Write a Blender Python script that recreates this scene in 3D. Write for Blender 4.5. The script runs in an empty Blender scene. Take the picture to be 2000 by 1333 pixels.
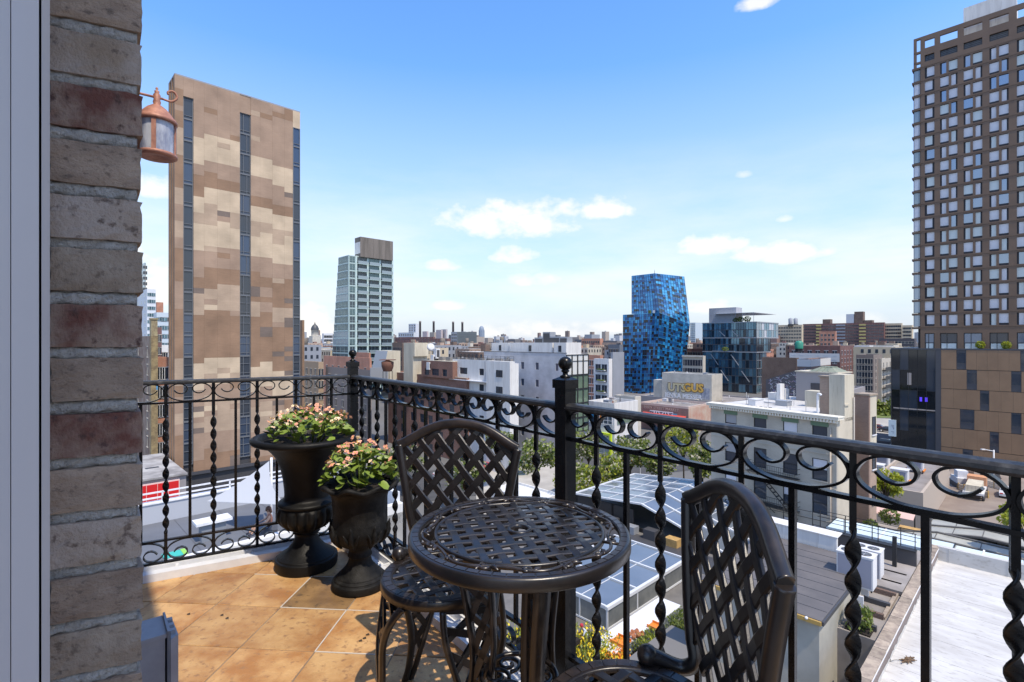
import bpy, bmesh, math, random
from mathutils import Vector, Matrix
R = math.radians
random.seed(7)
SC = bpy.context.scene
COL = SC.collection

# ------------------------------------------------------------------ camera
CZ = 1.24                      # eye height above the balcony floor (z = 0)
GZ = -23.0                     # street level
HZ = 665.0                     # horizon row in the 2000 px photograph
cd = bpy.data.cameras.new('camera'); cam = bpy.data.objects.new('camera', cd); COL.objects.link(cam)
cam.location = (0, 0, CZ); cam.rotation_euler = (R(90), 0, 0)
cd.sensor_width = 36; cd.lens = 18.0; cd.clip_start = 0.02; cd.clip_end = 20000
SC.camera = cam
SC.render.resolution_x = 1024; SC.render.resolution_y = 682

# ------------------------------------------------------------------ light
SUN_EL = 61.0
sun_to = Vector((0.57, -0.82, 0)).normalized()          # horizontal direction towards the sun
SUN_ROT = math.atan2(sun_to.x, sun_to.y)
sd = bpy.data.lights.new('sun', 'SUN'); sd.energy = 3.1; sd.angle = R(0.53); sd.color = (1.0, 0.95, 0.87)
so = bpy.data.objects.new('sun', sd); COL.objects.link(so)
sv = Vector((sun_to.x*math.cos(R(SUN_EL)), sun_to.y*math.cos(R(SUN_EL)), math.sin(R(SUN_EL))))
so.rotation_euler = sv.to_track_quat('Z', 'Y').to_euler(); so.location = (20, -30, 60)
SC.view_settings.view_transform = 'Standard'; SC.view_settings.look = 'None'
SC.view_settings.exposure = 0.5; SC.view_settings.gamma = 1.0; SC.view_settings.use_curve_mapping = False
SC.view_settings.use_white_balance = True; SC.view_settings.white_balance_temperature = 7300; SC.view_settings.white_balance_tint = 10

W = bpy.data.worlds.new('World'); SC.world = W; W.use_nodes = True
def build_world():
    nt = W.node_tree; N = nt.nodes; L = nt.links
    for n in list(N): N.remove(n)
    out = N.new('ShaderNodeOutputWorld'); bg = N.new('ShaderNodeBackground')
    bg.inputs['Strength'].default_value = 0.15
    sky = N.new('ShaderNodeTexSky'); sky.sky_type = 'NISHITA'; sky.sun_disc = False
    sky.sun_elevation = R(SUN_EL); sky.sun_rotation = SUN_ROT
    sky.altitude = 40; sky.air_density = 1.0; sky.dust_density = 0.3; sky.ozone_density = 1.6
    tc = N.new('ShaderNodeTexCoord'); sep = N.new('ShaderNodeSeparateXYZ'); L.new(tc.outputs['Generated'], sep.inputs[0])
    def math_(op, a, b=None, clamp=False):
        n = N.new('ShaderNodeMath'); n.operation = op; n.use_clamp = clamp
        for i, v in enumerate((a, b)):
            if v is None: continue
            if isinstance(v, (int, float)): n.inputs[i].default_value = v
            else: L.new(v, n.inputs[i])
        return n.outputs[0]
    X, Y, Z = sep.outputs
    az = math_('ARCTAN2', X, Y)                       # bearing, radians, 0 = north of the picture
    el = math_('ARCSINE', Z)
    def noise(scale, detail, rough, sx=1, sy=1, seed=0.0):
        c = N.new('ShaderNodeCombineXYZ')
        L.new(math_('MULTIPLY', az, sx), c.inputs[0]); L.new(math_('MULTIPLY', el, sy), c.inputs[1]); c.inputs[2].default_value = seed
        n = N.new('ShaderNodeTexNoise'); n.inputs['Scale'].default_value = scale; n.inputs['Detail'].default_value = detail
        n.inputs['Roughness'].default_value = rough; L.new(c.outputs[0], n.inputs['Vector'])
        return n.outputs['Fac']
    puff = noise(17, 8, 0.56, 1.0, 1.5)
    puff = math_('SUBTRACT', puff, 0.5)
    # single cumulus clouds by bearing / elevation (px row -> angles), each an uneven ellipse with a flatter base
    clouds = [(990,438,135,40,1.0),(1080,412,60,26,.9),(1188,412,60,27,1.0),(1003,501,46,19,.9),(858,520,34,15,.8),(1035,549,62,18,.6),
              (1388,484,76,25,1.0),(1515,496,105,27,1.0),(1482,6,46,15,.8),(1452,341,20,9,.6),(1532,427,18,9,.55),
              (298,366,60,30,1.0),(306,560,70,50,1.0),(600,650,80,60,.95),(880,598,36,12,.6),(1060,650,150,26,.7),
              (1195,640,60,16,.7),(1395,602,70,20,.8),(720,560,60,14,.35),(1650,640,120,26,.5),(160,470,110,60,1.0),(2250,520,140,50,.9)]
    m = None
    for (px, py, a, b, s) in clouds:
        u = (px-1000)/1000; A = math.atan(u); E = math.atan((HZ-py)/1000*math.cos(A))
        k = math.cos(A)
        da = math_('DIVIDE', math_('SUBTRACT', az, A), a*1.0/1000*k*k)
        de = math_('DIVIDE', math_('SUBTRACT', el, E), b*1.05/1000*k)
        de = math_('MAXIMUM', de, math_('MULTIPLY', de, -1.7))
        d = math_('SUBTRACT', 1.0, math_('ADD', math_('MULTIPLY', da, da), math_('MULTIPLY', de, de)))
        d = math_('ADD', math_('MAXIMUM', d, -3.0), math_('MULTIPLY', puff, 4.2))
        d = math_('ADD', d, 0.25); d = math_('MULTIPLY', math_('MULTIPLY', d, 0.75, True), s)
        m = d if m is None else math_('MAXIMUM', m, d)
    # thin high veil, the same all round the sky, and scattered clouds added elsewhere for fill
    veil = noise(3.2, 6, 0.6, 0.9, 3.4, 4.2)
    band = math_('MULTIPLY', math_('SUBTRACT', 1.0, math_('MULTIPLY', math_('ABSOLUTE', math_('SUBTRACT', el, 0.13)), 4.2), True), 1.0)
    veil = math_('MULTIPLY', math_('MULTIPLY', math_('SUBTRACT', veil, 0.36), 1.9, True), math_('MULTIPLY', band, 0.85))
    low = math_('SUBTRACT', 1.0, math_('MULTIPLY', math_('ABSOLUTE', el), 2.05), True)
    low = math_('MULTIPLY', math_('POWER', low, 0.95), 0.98)
    # clouds added out of view to whiten the fill light from the sky
    n3 = N.new('ShaderNodeTexNoise'); n3.inputs['Scale'].default_value = 3.4; n3.inputs['Detail'].default_value = 7; n3.inputs['Roughness'].default_value = .55
    L.new(tc.outputs['Generated'], n3.inputs['Vector'])
    scat = math_('MULTIPLY', math_('SUBTRACT', n3.outputs['Fac'], 0.50), 5.0, True)
    away = math_('MULTIPLY', math_('SUBTRACT', 0.62, Y), 3.0, True)
    m = math_('MAXIMUM', m, math_('MULTIPLY', scat, away))
    m = math_('MAXIMUM', m, veil, True)
    cmix = N.new('ShaderNodeMix'); cmix.data_type = 'RGBA'
    L.new(m, cmix.inputs[0])
    hs = N.new('ShaderNodeHueSaturation'); hs.inputs['Saturation'].default_value = 1.3; hs.inputs['Value'].default_value = 1.75; hs.inputs['Hue'].default_value = 0.507
    L.new(sky.outputs[0], hs.inputs['Color'])
    hz = N.new('ShaderNodeMix'); hz.data_type = 'RGBA'; L.new(low, hz.inputs[0]); L.new(hs.outputs[0], hz.inputs[6]); hz.inputs[7].default_value = (2.7, 3.4, 4.65, 1)
    L.new(hz.outputs[2], cmix.inputs[6])
    cmix.inputs[7].default_value = (5.2, 5.35, 5.6, 1)
    L.new(cmix.outputs[2], bg.inputs['Color']); L.new(bg.outputs[0], out.inputs[0])
build_world()

# ------------------------------------------------------------------ helpers
def tag(o, label=None, cat=None, group=None, kind=None):
    if label: o['label'] = label
    if cat: o['category'] = cat
    if group: o['group'] = group
    if kind: o['kind'] = kind
    return o
def empty(name, loc=(0,0,0), rz=0.0, parent=None):
    o = bpy.data.objects.new(name, None); COL.objects.link(o); o.location = loc; o.rotation_euler = (0,0,rz)
    o.empty_display_size = 0.1
    if parent: o.parent = parent
    return o
def thing(name, label, cat, loc=(0,0,0), rz=0.0, group=None):
    return tag(empty(name, loc, rz), label, cat, group)
def put(name, me, parent=None, loc=(0,0,0), rot=(0,0,0), scale=(1,1,1), kind=None):
    o = bpy.data.objects.new(name, me); COL.objects.link(o)
    o.location = loc; o.rotation_euler = rot; o.scale = scale
    if parent: o.parent = parent
    if kind: o['kind'] = kind
    return o
def copy_tree(o, parent=None):
    c = o.copy(); COL.objects.link(c)
    if parent: c.parent = parent
    for ch in list(o.children): copy_tree(ch, c)
    return c

class MB:
    """collects faces, builds one mesh"""
    def __init__(s): s.v=[]; s.f=[]; s.m=[]; s.s=[]
    def add(s, vs, fs, mi=0, smooth=False):
        o=len(s.v); s.v += [tuple(p) for p in vs]
        for f in fs: s.f.append(tuple(i+o for i in f)); s.m.append(mi); s.s.append(smooth)
        return s
    def box(s, a, b, mi=0):
        x0,y0,z0=a; x1,y1,z1=b
        return s.add([(x0,y0,z0),(x1,y0,z0),(x1,y1,z0),(x0,y1,z0),(x0,y0,z1),(x1,y0,z1),(x1,y1,z1),(x0,y1,z1)],
              [(3,2,1,0),(4,5,6,7),(0,1,5,4),(1,2,6,5),(2,3,7,6),(3,0,4,7)], mi)
    def obox(s, c, ux, uy, uz, mi=0):
        c=Vector(c); ux=Vector(ux); uy=Vector(uy); uz=Vector(uz)
        vs=[c+ux*i+uy*j+uz*k for k in (-1,1) for j,i in ((-1,-1),(-1,1),(1,1),(1,-1))]
        return s.add(vs,[(3,2,1,0),(4,5,6,7),(0,1,5,4),(1,2,6,5),(2,3,7,6),(3,0,4,7)],mi)
    def bar(s, p, q, w, h, up=(0,0,1), mi=0):
        p=Vector(p); q=Vector(q); t=(q-p).normalized(); up=Vector(up)
        sd_=t.cross(up)
        if sd_.length<1e-5: sd_=t.cross(Vector((1,0,0)))
        sd_.normalize(); u=sd_.cross(t).normalized()
        return s.obox((p+q)/2, t*((q-p).length/2), sd_*(w/2), u*(h/2), mi)
    def quad(s, a,b,c,d, mi=0): return s.add([a,b,c,d],[(0,1,2,3)],mi)
    def prism(s, poly, z0, z1, mi=0, mtop=None):
        n=len(poly); vs=[(x,y,z0) for x,y in poly]+[(x,y,z1) for x,y in poly]
        s.add(vs,[tuple(range(n-1,-1,-1))]+[(i,(i+1)%n,(i+1)%n+n,i+n) for i in range(n)],mi)
        return s.add([(x,y,z1) for x,y in poly],[tuple(range(n))],mi if mtop is None else mtop)
    def sweep(s, path, sect, N=None, closed=False, mi=0, smooth=True, scale=None):
        """sect: list of (a,b) offsets; a along in-plane normal, b along binormal N (fixed) or parallel transport"""
        P=[Vector(p) for p in path]; n=len(P); k=len(sect); o=len(s.v); pr=None
        for i,p in enumerate(P):
            if closed: t=P[(i+1)%n]-P[i-1]
            else: t=P[min(i+1,n-1)]-P[max(i-1,0)]
            t.normalize()
            if N is not None: b=Vector(N)
            else:
                if pr is None:
                    pr=Vector((0,0,1)) if abs(t.z)<.9 else Vector((1,0,0))
                b=(pr-t*pr.dot(t)).normalized(); pr=b
            a=b.cross(t)
            if a.length<1e-6: a=Vector((1,0,0))
            a.normalize(); sc=1 if scale is None else scale[i]
            for (x,y) in sect: s.v.append(tuple(p+a*x*sc+b*y*sc))
        rng=range(n) if closed else range(n-1)
        for i in rng:
            j=(i+1)%n
            for q in range(k):
                r=(q+1)%k
                s.f.append((o+i*k+q,o+i*k+r,o+j*k+r,o+j*k+q)); s.m.append(mi); s.s.append(smooth)
        if not closed:
            s.f.append(tuple(o+q for q in range(k-1,-1,-1))); s.m.append(mi); s.s.append(False)
            s.f.append(tuple(o+(n-1)*k+q for q in range(k))); s.m.append(mi); s.s.append(False)
        return s
    def tube(s, path, r, n=8, mi=0, closed=False, scale=None):
        return s.sweep(path,[(r*math.cos(2*math.pi*i/n),r*math.sin(2*math.pi*i/n)) for i in range(n)],None,closed,mi,True,scale)
    def ribbon(s, path, t, d, N, mi=0, closed=False):
        return s.sweep(path,[(-t/2,-d/2),(t/2,-d/2),(t/2,d/2),(-t/2,d/2)],N,closed,mi,False)
    def lathe(s, prof, n=32, mi=0, mod=None, smooth=True, cap=False, c=(0,0,0)):
        o=len(s.v); k=len(prof)
        for i in range(n):
            a=2*math.pi*i/n
            for (r,z) in prof:
                rr,zz=(r,z) if mod is None else mod(r,z,a)
                s.v.append((c[0]+rr*math.cos(a),c[1]+rr*math.sin(a),c[2]+zz))
        for i in range(n):
            j=(i+1)%n
            for q in range(k-1):
                s.f.append((o+i*k+q,o+j*k+q,o+j*k+q+1,o+i*k+q+1)); s.m.append(mi); s.s.append(smooth)
        if cap:
            s.f.append(tuple(o+i*k+k-1 for i in range(n))); s.m.append(mi); s.s.append(False)
            s.f.append(tuple(o+i*k for i in range(n-1,-1,-1))); s.m.append(mi); s.s.append(False)
        return s
    def sphere(s, c, r, n=10, k=6, mi=0, sq=(1,1,1)):
        pr=[(r*math.sin(math.pi*i/k),-r*math.cos(math.pi*i/k)) for i in range(k+1)]
        o=len(s.v); s.lathe(pr,n,mi)
        for i in range(o,len(s.v)):
            x,y,z=s.v[i]; s.v[i]=(c[0]+x*sq[0],c[1]+y*sq[1],c[2]+z*sq[2])
        return s
    def mesh(s, name, mats):
        me=bpy.data.meshes.new(name); me.from_pydata(s.v,[],s.f)
        for m in (mats if isinstance(mats,(list,tuple)) else [mats]): me.materials.append(m)
        me.polygons.foreach_set('material_index',s.m); me.polygons.foreach_set('use_smooth',s.s); me.update()
        return me
    def put(s, name, mats, parent=None, loc=(0,0,0), rot=(0,0,0), kind=None):
        return put(name, s.mesh(name,mats), parent, loc, rot, kind=kind)

def cr(pts, k=6, closed=False):
    """Catmull-Rom through points"""
    P=[Vector(p) for p in pts]; n=len(P); out=[]
    rng=n if closed else n-1
    for i in range(rng):
        if closed: a,b,c,d=P[i-1],P[i],P[(i+1)%n],P[(i+2)%n]
        else: a,b,c,d=P[max(i-1,0)],P[i],P[i+1],P[min(i+2,n-1)]
        for j in range(k):
            t=j/k; out.append(0.5*((2*b)+(c-a)*t+(2*a-5*b+4*c-d)*t*t+(3*b-a-3*c+d)*t**3))
    if not closed: out.append(P[-1])
    return out
def PX(px, py, Z):     # point seen at photo pixel (px,py) at depth Z
    return Vector(((px-1000)/1000*Z, Z, CZ+(HZ-py)/1000*Z))
def PG(px, py, z):     # point seen at photo pixel on the horizontal plane z
    Z=(CZ-z)*1000/(py-HZ); return Vector(((px-1000)/1000*Z, Z, z))
def clip_poly(poly, conv):
    """Sutherland-Hodgman, conv counter-clockwise"""
    out=poly
    for i in range(len(conv)):
        ax,ay=conv[i]; bx,by=conv[(i+1)%len(conv)]
        def ins(p): return (bx-ax)*(p[1]-ay)-(by-ay)*(p[0]-ax)>=-1e-9
        inp=out; out=[]
        for j in range(len(inp)):
            p=inp[j-1]; q=inp[j]; ip,iq=ins(p),ins(q)
            if ip!=iq:
                d1=(bx-ax)*(p[1]-ay)-(by-ay)*(p[0]-ax); d2=(bx-ax)*(q[1]-ay)-(by-ay)*(q[0]-ax)
                t=d1/(d1-d2); out.append((p[0]+(q[0]-p[0])*t,p[1]+(q[1]-p[1])*t))
            if iq: out.append(q)
        if not out: return []
    return out

# ------------------------------------------------------------------ materials
def _new(name):
    m=bpy.data.materials.new(name); m.use_nodes=True
    nt=m.node_tree; b=nt.nodes['Principled BSDF']; return m,nt,b
def M(name, col, rough=0.7, metal=0.0, col2=None, ns=4.0, nd=5, lo=.38, hi=.62, bump=None, spec=0.5, stretch=(1,1,1), coat=0.0, rnd=0.0, col3=None, alpha=None):
    m,nt,b=_new(name); N=nt.nodes; L=nt.links
    b.inputs['Base Color'].default_value=(*col,1); b.inputs['Roughness'].default_value=rough; b.inputs['Metallic'].default_value=metal
    b.inputs['Specular IOR Level'].default_value=spec; b.inputs['Coat Weight'].default_value=coat
    cur=None
    if col2 or bump or col3:
        tc=N.new('ShaderNodeTexCoord'); mp=N.new('ShaderNodeMapping'); mp.inputs['Scale'].default_value=stretch
        L.new(tc.outputs['Object'],mp.inputs['Vector'])
        vec=mp.outputs[0]
        if rnd:
            oi=N.new('ShaderNodeObjectInfo'); ad=N.new('ShaderNodeVectorMath'); ad.operation='ADD'
            sc=N.new('ShaderNodeMath'); sc.operation='MULTIPLY'; sc.inputs[1].default_value=37.0
            L.new(oi.outputs['Random'],sc.inputs[0]); L.new(vec,ad.inputs[0]); L.new(sc.outputs[0],ad.inputs[1]); vec=ad.outputs[0]
    def ramp(scale,a,z,seed=0):
        n=N.new('ShaderNodeTexNoise'); n.inputs['Scale'].default_value=scale; n.inputs['Detail'].default_value=nd; n.inputs['Roughness'].default_value=.6
        L.new(vec,n.inputs['Vector'])
        r=N.new('ShaderNodeMapRange'); r.inputs[1].default_value=a; r.inputs[2].default_value=z; L.new(n.outputs['Fac'],r.inputs[0])
        return r.outputs[0]
    if col2:
        mx=N.new('ShaderNodeMix'); mx.data_type='RGBA'; L.new(ramp(ns,lo,hi),mx.inputs[0])
        mx.inputs[6].default_value=(*col,1); mx.inputs[7].default_value=(*col2,1); cur=mx.outputs[2]
    if col3:
        mx=N.new('ShaderNodeMix'); mx.data_type='RGBA'; L.new(ramp(ns*5.3,.56,.68),mx.inputs[0])
        if cur: L.new(cur,mx.inputs[6])
        else: mx.inputs[6].default_value=(*col,1)
        mx.inputs[7].default_value=(*col3,1); cur=mx.outputs[2]
    if rnd:
        oi2=N.new('ShaderNodeObjectInfo'); r=N.new('ShaderNodeMapRange'); r.inputs[3].default_value=1-rnd; r.inputs[4].default_value=1+rnd
        L.new(oi2.outputs['Random'],r.inputs[0]); hv=N.new('ShaderNodeHueSaturation')
        L.new(r.outputs[0],hv.inputs['Value'])
        if cur: L.new(cur,hv.inputs['Color'])
        else: hv.inputs['Color'].default_value=(*col,1)
        cur=hv.outputs[0]
    if cur: L.new(cur,b.inputs['Base Color'])
    if bump:
        n=N.new('ShaderNodeTexNoise'); n.inputs['Scale'].default_value=bump[0]; n.inputs['Detail'].default_value=6; n.inputs['Roughness'].default_value=.65
        L.new(vec,n.inputs['Vector'])
        bp=N.new('ShaderNodeBump'); bp.inputs['Strength'].default_value=bump[1]; bp.inputs['Distance'].default_value=bump[2] if len(bump)>2 else .01
        L.new(n.outputs['Fac'],bp.inputs['Height']); L.new(bp.outputs[0],b.inputs['Normal'])
    return m
def brickM(name, c1, c2, mort, bw=.22, bh=.075, ms=.012, rough=.85, blot=None):
    m,nt,b=_new(name); N=nt.nodes; L=nt.links
    tc=N.new('ShaderNodeTexCoord'); sp=N.new('ShaderNodeSeparateXYZ'); L.new(tc.outputs['Object'],sp.inputs[0])
    ad=N.new('ShaderNodeMath'); ad.operation='ADD'; L.new(sp.outputs[0],ad.inputs[0]); L.new(sp.outputs[1],ad.inputs[1])
    cb=N.new('ShaderNodeCombineXYZ'); L.new(ad.outputs[0],cb.inputs[0]); L.new(sp.outputs[2],cb.inputs[1])
    br=N.new('ShaderNodeTexBrick'); br.inputs['Scale'].default_value=1.0; br.inputs['Brick Width'].default_value=bw; br.inputs['Row Height'].default_value=bh
    br.inputs['Mortar Size'].default_value=ms; br.inputs['Color1'].default_value=(*c1,1); br.inputs['Color2'].default_value=(*c2,1); br.inputs['Mortar'].default_value=(*mort,1)
    L.new(cb.outputs[0],br.inputs['Vector'])
    nz=N.new('ShaderNodeTexNoise'); nz.inputs['Scale'].default_value=.35; nz.inputs['Detail'].default_value=6; L.new(tc.outputs['Object'],nz.inputs['Vector'])
    r=N.new('ShaderNodeMapRange'); r.inputs[1].default_value=.3; r.inputs[2].default_value=.7; r.inputs[3].default_value=.78; r.inputs[4].default_value=1.15; L.new(nz.outputs['Fac'],r.inputs[0])
    hv=N.new('ShaderNodeHueSaturation'); L.new(br.outputs['Color'],hv.inputs['Color']); L.new(r.outputs[0],hv.inputs['Value'])
    L.new(hv.outputs[0],b.inputs['Base Color']); b.inputs['Roughness'].default_value=rough
    return m
def glassM(name, col, metal=.5, rough=.06, col2=None, ns=.6):
    return M(name,col,rough,metal,col2=col2,ns=ns,spec=.7)

IRON   = M('black_iron',(.006,.006,.0065),.26,.0,col2=(.012,.0115,.0115),ns=30,bump=(160,.25,.0015),spec=.3)
IRON2  = M('black_iron_rail',(.022,.022,.023),.38,.0,col2=(.075,.075,.075),ns=40,lo=.5,hi=.75,bump=(200,.3,.0015),spec=.4,stretch=(1,1,1))  # lighter than the bars: dust, plus sky sheen put into the colour
BRONZE = M('cast_bronze',(.0095,.0080,.0078),.32,.05,col2=(.019,.0145,.0132),ns=16,bump=(120,.2,.001),spec=.7)
BRONZE2= M('cast_bronze_worn',(.014,.0112,.0106),.31,.1,col2=(.036,.026,.022),ns=25,bump=(120,.2,.001),spec=.7)
URN    = M('urn_black',(.0055,.0056,.006),.48,.0,col2=(.010,.010,.0105),ns=12,bump=(90,.5,.003),spec=.2)
URN2   = M('urn_worn',(.0062,.0062,.0065),.58,.0,col2=(.020,.0195,.019),ns=18,lo=.45,hi=.7,bump=(140,.6,.003),spec=.2)
SOIL   = M('potting_soil',(.02,.014,.01),.95,bump=(60,1,.01))
WHITE  = M('white_paint',(.74,.75,.77),.55,col2=(.62,.63,.66),ns=5)
FRAMEW = M('door_frame_white',(.60,.55,.515),.5)
FRAMED = M('door_gasket',(.05,.05,.055),.7)
TILE   = M('slate_tile',(.56,.34,.15),.5,col2=(.37,.17,.058),ns=6.5,lo=.36,hi=.64,col3=(.30,.16,.075),bump=(26,.7,.008),rnd=.13)
TILED  = M('slate_tile_stained',(.19,.11,.05),.5,col2=(.32,.19,.08),ns=7,lo=.40,hi=.66,col3=(.12,.075,.04),bump=(22,.5,.006),rnd=.05)
GROUTW = M('grout',(.30,.24,.18),.9,col2=(.17,.125,.085),ns=3)
GROUTN = M('new_grout',(.56,.52,.46),.9)
MORTAR = M('mortar',(.56,.53,.48),.95,col2=(.42,.39,.35),ns=40,col3=(.31,.285,.25),bump=(150,1.0,.008))
BRK = [M('brick_taupe',(.41,.305,.225),.9,col2=(.28,.20,.145),ns=16,col3=(.18,.13,.098),bump=(170,.9,.005),rnd=.14,stretch=(1,1,1.6)),
       M('brick_maroon',(.17,.062,.044),.9,col2=(.35,.25,.19),ns=14,lo=.42,hi=.60,col3=(.10,.05,.04),bump=(170,.9,.005),rnd=.1,stretch=(1,1,.8)),
       M('brick_grey_brown',(.43,.345,.265),.9,col2=(.31,.232,.168),ns=15,col3=(.20,.148,.11),bump=(170,.9,.005),rnd=.1),
       M('brick_brown',(.34,.25,.175),.9,col2=(.44,.36,.30),ns=13,col3=(.15,.105,.08),bump=(170,.9,.005),rnd=.1)]
FACADE = brickM('facade_brick',(.2,.14,.115),(.14,.09,.075),(.42,.42,.42),.20,.0677,.011)
COPPER = M('copper',(.46,.21,.14),.55,.12,col2=(.33,.14,.095),ns=40,bump=(90,.4,.002))
LGLASS = M('seeded_glass',(.50,.52,.57),.12,0,col2=(.22,.23,.30),ns=26,lo=.42,hi=.66,stretch=(1,1,.35),bump=(60,.8,.004),spec=.9)
LEAF=[M('begonia_leaf',(.25,.33,.05),.45,col2=(.10,.17,.03),ns=30,rnd=.25),M('begonia_leaf_dark',(.12,.18,.035),.45,col2=(.17,.24,.04),ns=30,rnd=.25)]
PETAL=[M('petal_salmon',(.74,.33,.24),.6,rnd=.12),M('petal_pale',(.82,.62,.44),.6,rnd=.12)]
POLLEN=M('stamen_yellow',(.8,.55,.08),.7)
GREYBOX=M('grey_enclosure',(.23,.25,.28),.5,col2=(.30,.32,.35),ns=9,bump=(60,.2,.002))
ASPH  = M('asphalt',(.075,.075,.078),.9,col2=(.055,.055,.058),ns=.7)
CONC  = M('concrete',(.36,.345,.32),.9,col2=(.26,.25,.235),ns=.8)
STONEW= M('pale_stucco',(.56,.52,.45),.85,col2=(.46,.43,.37),ns=.5)
WROOF = M('white_roof',(.56,.55,.53),.8,col2=(.45,.435,.415),ns=.8,col3=(.36,.34,.315),bump=(5,.4,.02),stretch=(1.5,.45,1))
DROOF = M('dark_roof',(.10,.095,.098),.9,col2=(.13,.12,.12),ns=.8)
GROOF = M('grey_roof',(.33,.32,.31),.9,col2=(.22,.215,.21),ns=.35)
TARROOF=M('tar_roof',(.2,.18,.165),.9,col2=(.33,.3,.28),ns=.3)
DARKGL= glassM('dark_glass',(.035,.045,.06),.0,.06)
BLUEGL= glassM('sky_glass',(.16,.20,.27),.55,.08)
BLIND = M('window_blind',(.66,.66,.70),.25,0,col2=(.52,.54,.60),ns=.25,spec=.9)
BLIND2= M('window_blind_mint',(.55,.62,.62),.25,0,spec=.9)
BLACKM= M('black_metal',(.02,.021,.023),.5)
ALU   = M('white_aluminium',(.62,.63,.64),.4)
STEELG= M('grey_metal',(.34,.36,.39),.45,.3)
# ================================================================== BALCONY
Kx=Vector((-1.005,3.23,0)); P2=Vector((0.183,1.757,0))
dR=(P2-Kx).normalized(); dL=Vector((-.875,-.483,0)).normalized()
fac=Vector((-.632,.775,0)); fn=Vector((.775,.632,0))          # facade direction (away) and outward normal
J1=Vector((-.4785,.66,0)); J0=Vector((-.559,.621,0)); jd=(J1-J0).normalized()

def cross_pt(p,d,q,e):
    den=d.x*e.y-d.y*e.x; t=((q.x-p.x)*e.y-(q.y-p.y)*e.x)/den; return p+d*t
nL=Vector((-dL.y,dL.x,0)); nL = nL if nL.dot(Vector((0,0,0))-Kx)>0 else -nL
nR=Vector((-dR.y,dR.x,0)); nR = nR if nR.dot(Vector((-.8,1,0))-Kx)>0 else -nR
IN=.115                                                    # clear floor starts inside the kerb
c0=cross_pt(Kx+nL*IN,dL,Kx+nR*IN,dR)
c1=cross_pt(Kx+nL*IN,dL,J1,fac)
c2=J1-fac*2.2
c3=c2+fn*(1.262-.046-IN)
floor_poly=[(c0.x,c0.y),(c1.x,c1.y),(c2.x,c2.y),(c3.x,c3.y)]
def ccw(p): return p if sum(p[i][0]*p[(i+1)%len(p)][1]-p[(i+1)%len(p)][0]*p[i][1] for i in range(len(p)))>0 else p[::-1]
floor_poly=ccw(floor_poly)
fl=tag(empty('balcony_floor',(0,0,0)),kind='structure')
o0=Kx-dL*.10-dR*.10; 
slab=ccw([tuple((Kx-nL*.06-nR*.06).xy),tuple((cross_pt(Kx-nL*.06,dL,J1,fac)).xy),tuple(c2.xy),tuple((c3-nR*(IN+.06)).xy)])
MB().prism(slab,-.30,-.014,0).put('slab',[CONC],fl)
MB().prism(floor_poly,-.0139,-.0035,0).put('grout_bed',[GROUTW],fl)
# diagonal slate tiles, one object each
tu=Vector((.9970,-.0770,0)); tv=Vector((.0770,.9970,0)); T0=Vector((-1.079,2.386,0)); ts=.3165
rt=random.Random(3)
for i in range(-5,12):
    for j in range(-9,5):
        g=.0028
        p=T0+tu*(i*ts)+tv*(j*ts)
        sq=[p+tu*g+tv*g,p+tu*(ts-g)+tv*g,p+tu*(ts-g)+tv*(ts-g),p+tu*g+tv*(ts-g)]
        poly=clip_poly([(q.x,q.y) for q in sq],floor_poly)
        if len(poly)<3: continue
        cx=sum(q[0] for q in poly)/len(poly); cy=sum(q[1] for q in poly)/len(poly)
        if cx>1.3 or cy<.35: continue
        area=abs(sum(poly[k-1][0]*poly[k][1]-poly[k][0]*poly[k-1][1] for k in range(len(poly))))/2
        if area<.0015: continue
        mb=MB(); z=rt.uniform(-.0006,.0008); b=.003
        lp=[(q[0]-cx,q[1]-cy) for q in poly]
        n=len(lp); rr=[math.hypot(*q) for q in lp]
        ip=[(q[0]*(1-b/r),q[1]*(1-b/r)) for q,r in zip(lp,rr)]
        mb.add([(x,y,-.012) for x,y in lp]+[(x,y,-.0022) for x,y in lp]+[(x,y,0) for x,y in ip],
               [(k,(k+1)%n,(k+1)%n+n,k+n) for k in range(n)]+[(k+n,(k+1)%n+n,(k+1)%n+2*n,k+2*n) for k in range(n)]+[tuple(2*n+k for k in range(n))],0)
        mb.put('tile',[TILED if (i,j) in ((0,0),) else TILE],fl,(cx,cy,z))
# freshly filled white joints that stand out among the brown ones
for (a,b_) in (((0,0),(1,0)),((0,0),(0,1)),((1,-1),(2,-1)),((1,-1),(1,0)),((1,0),(2,0)),((0,1),(1,1)),((-1,1),(0,1)),((2,-2),(3,-2))):
    p=T0+tu*(a[0]*ts)+tv*(a[1]*ts); q=T0+tu*(b_[0]*ts)+tv*(b_[1]*ts)
    MB().bar(p+Vector((0,0,-.0012)),q+Vector((0,0,-.0012)),.0044,.003).put('grout_joint',[GROUTN],fl)
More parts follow.
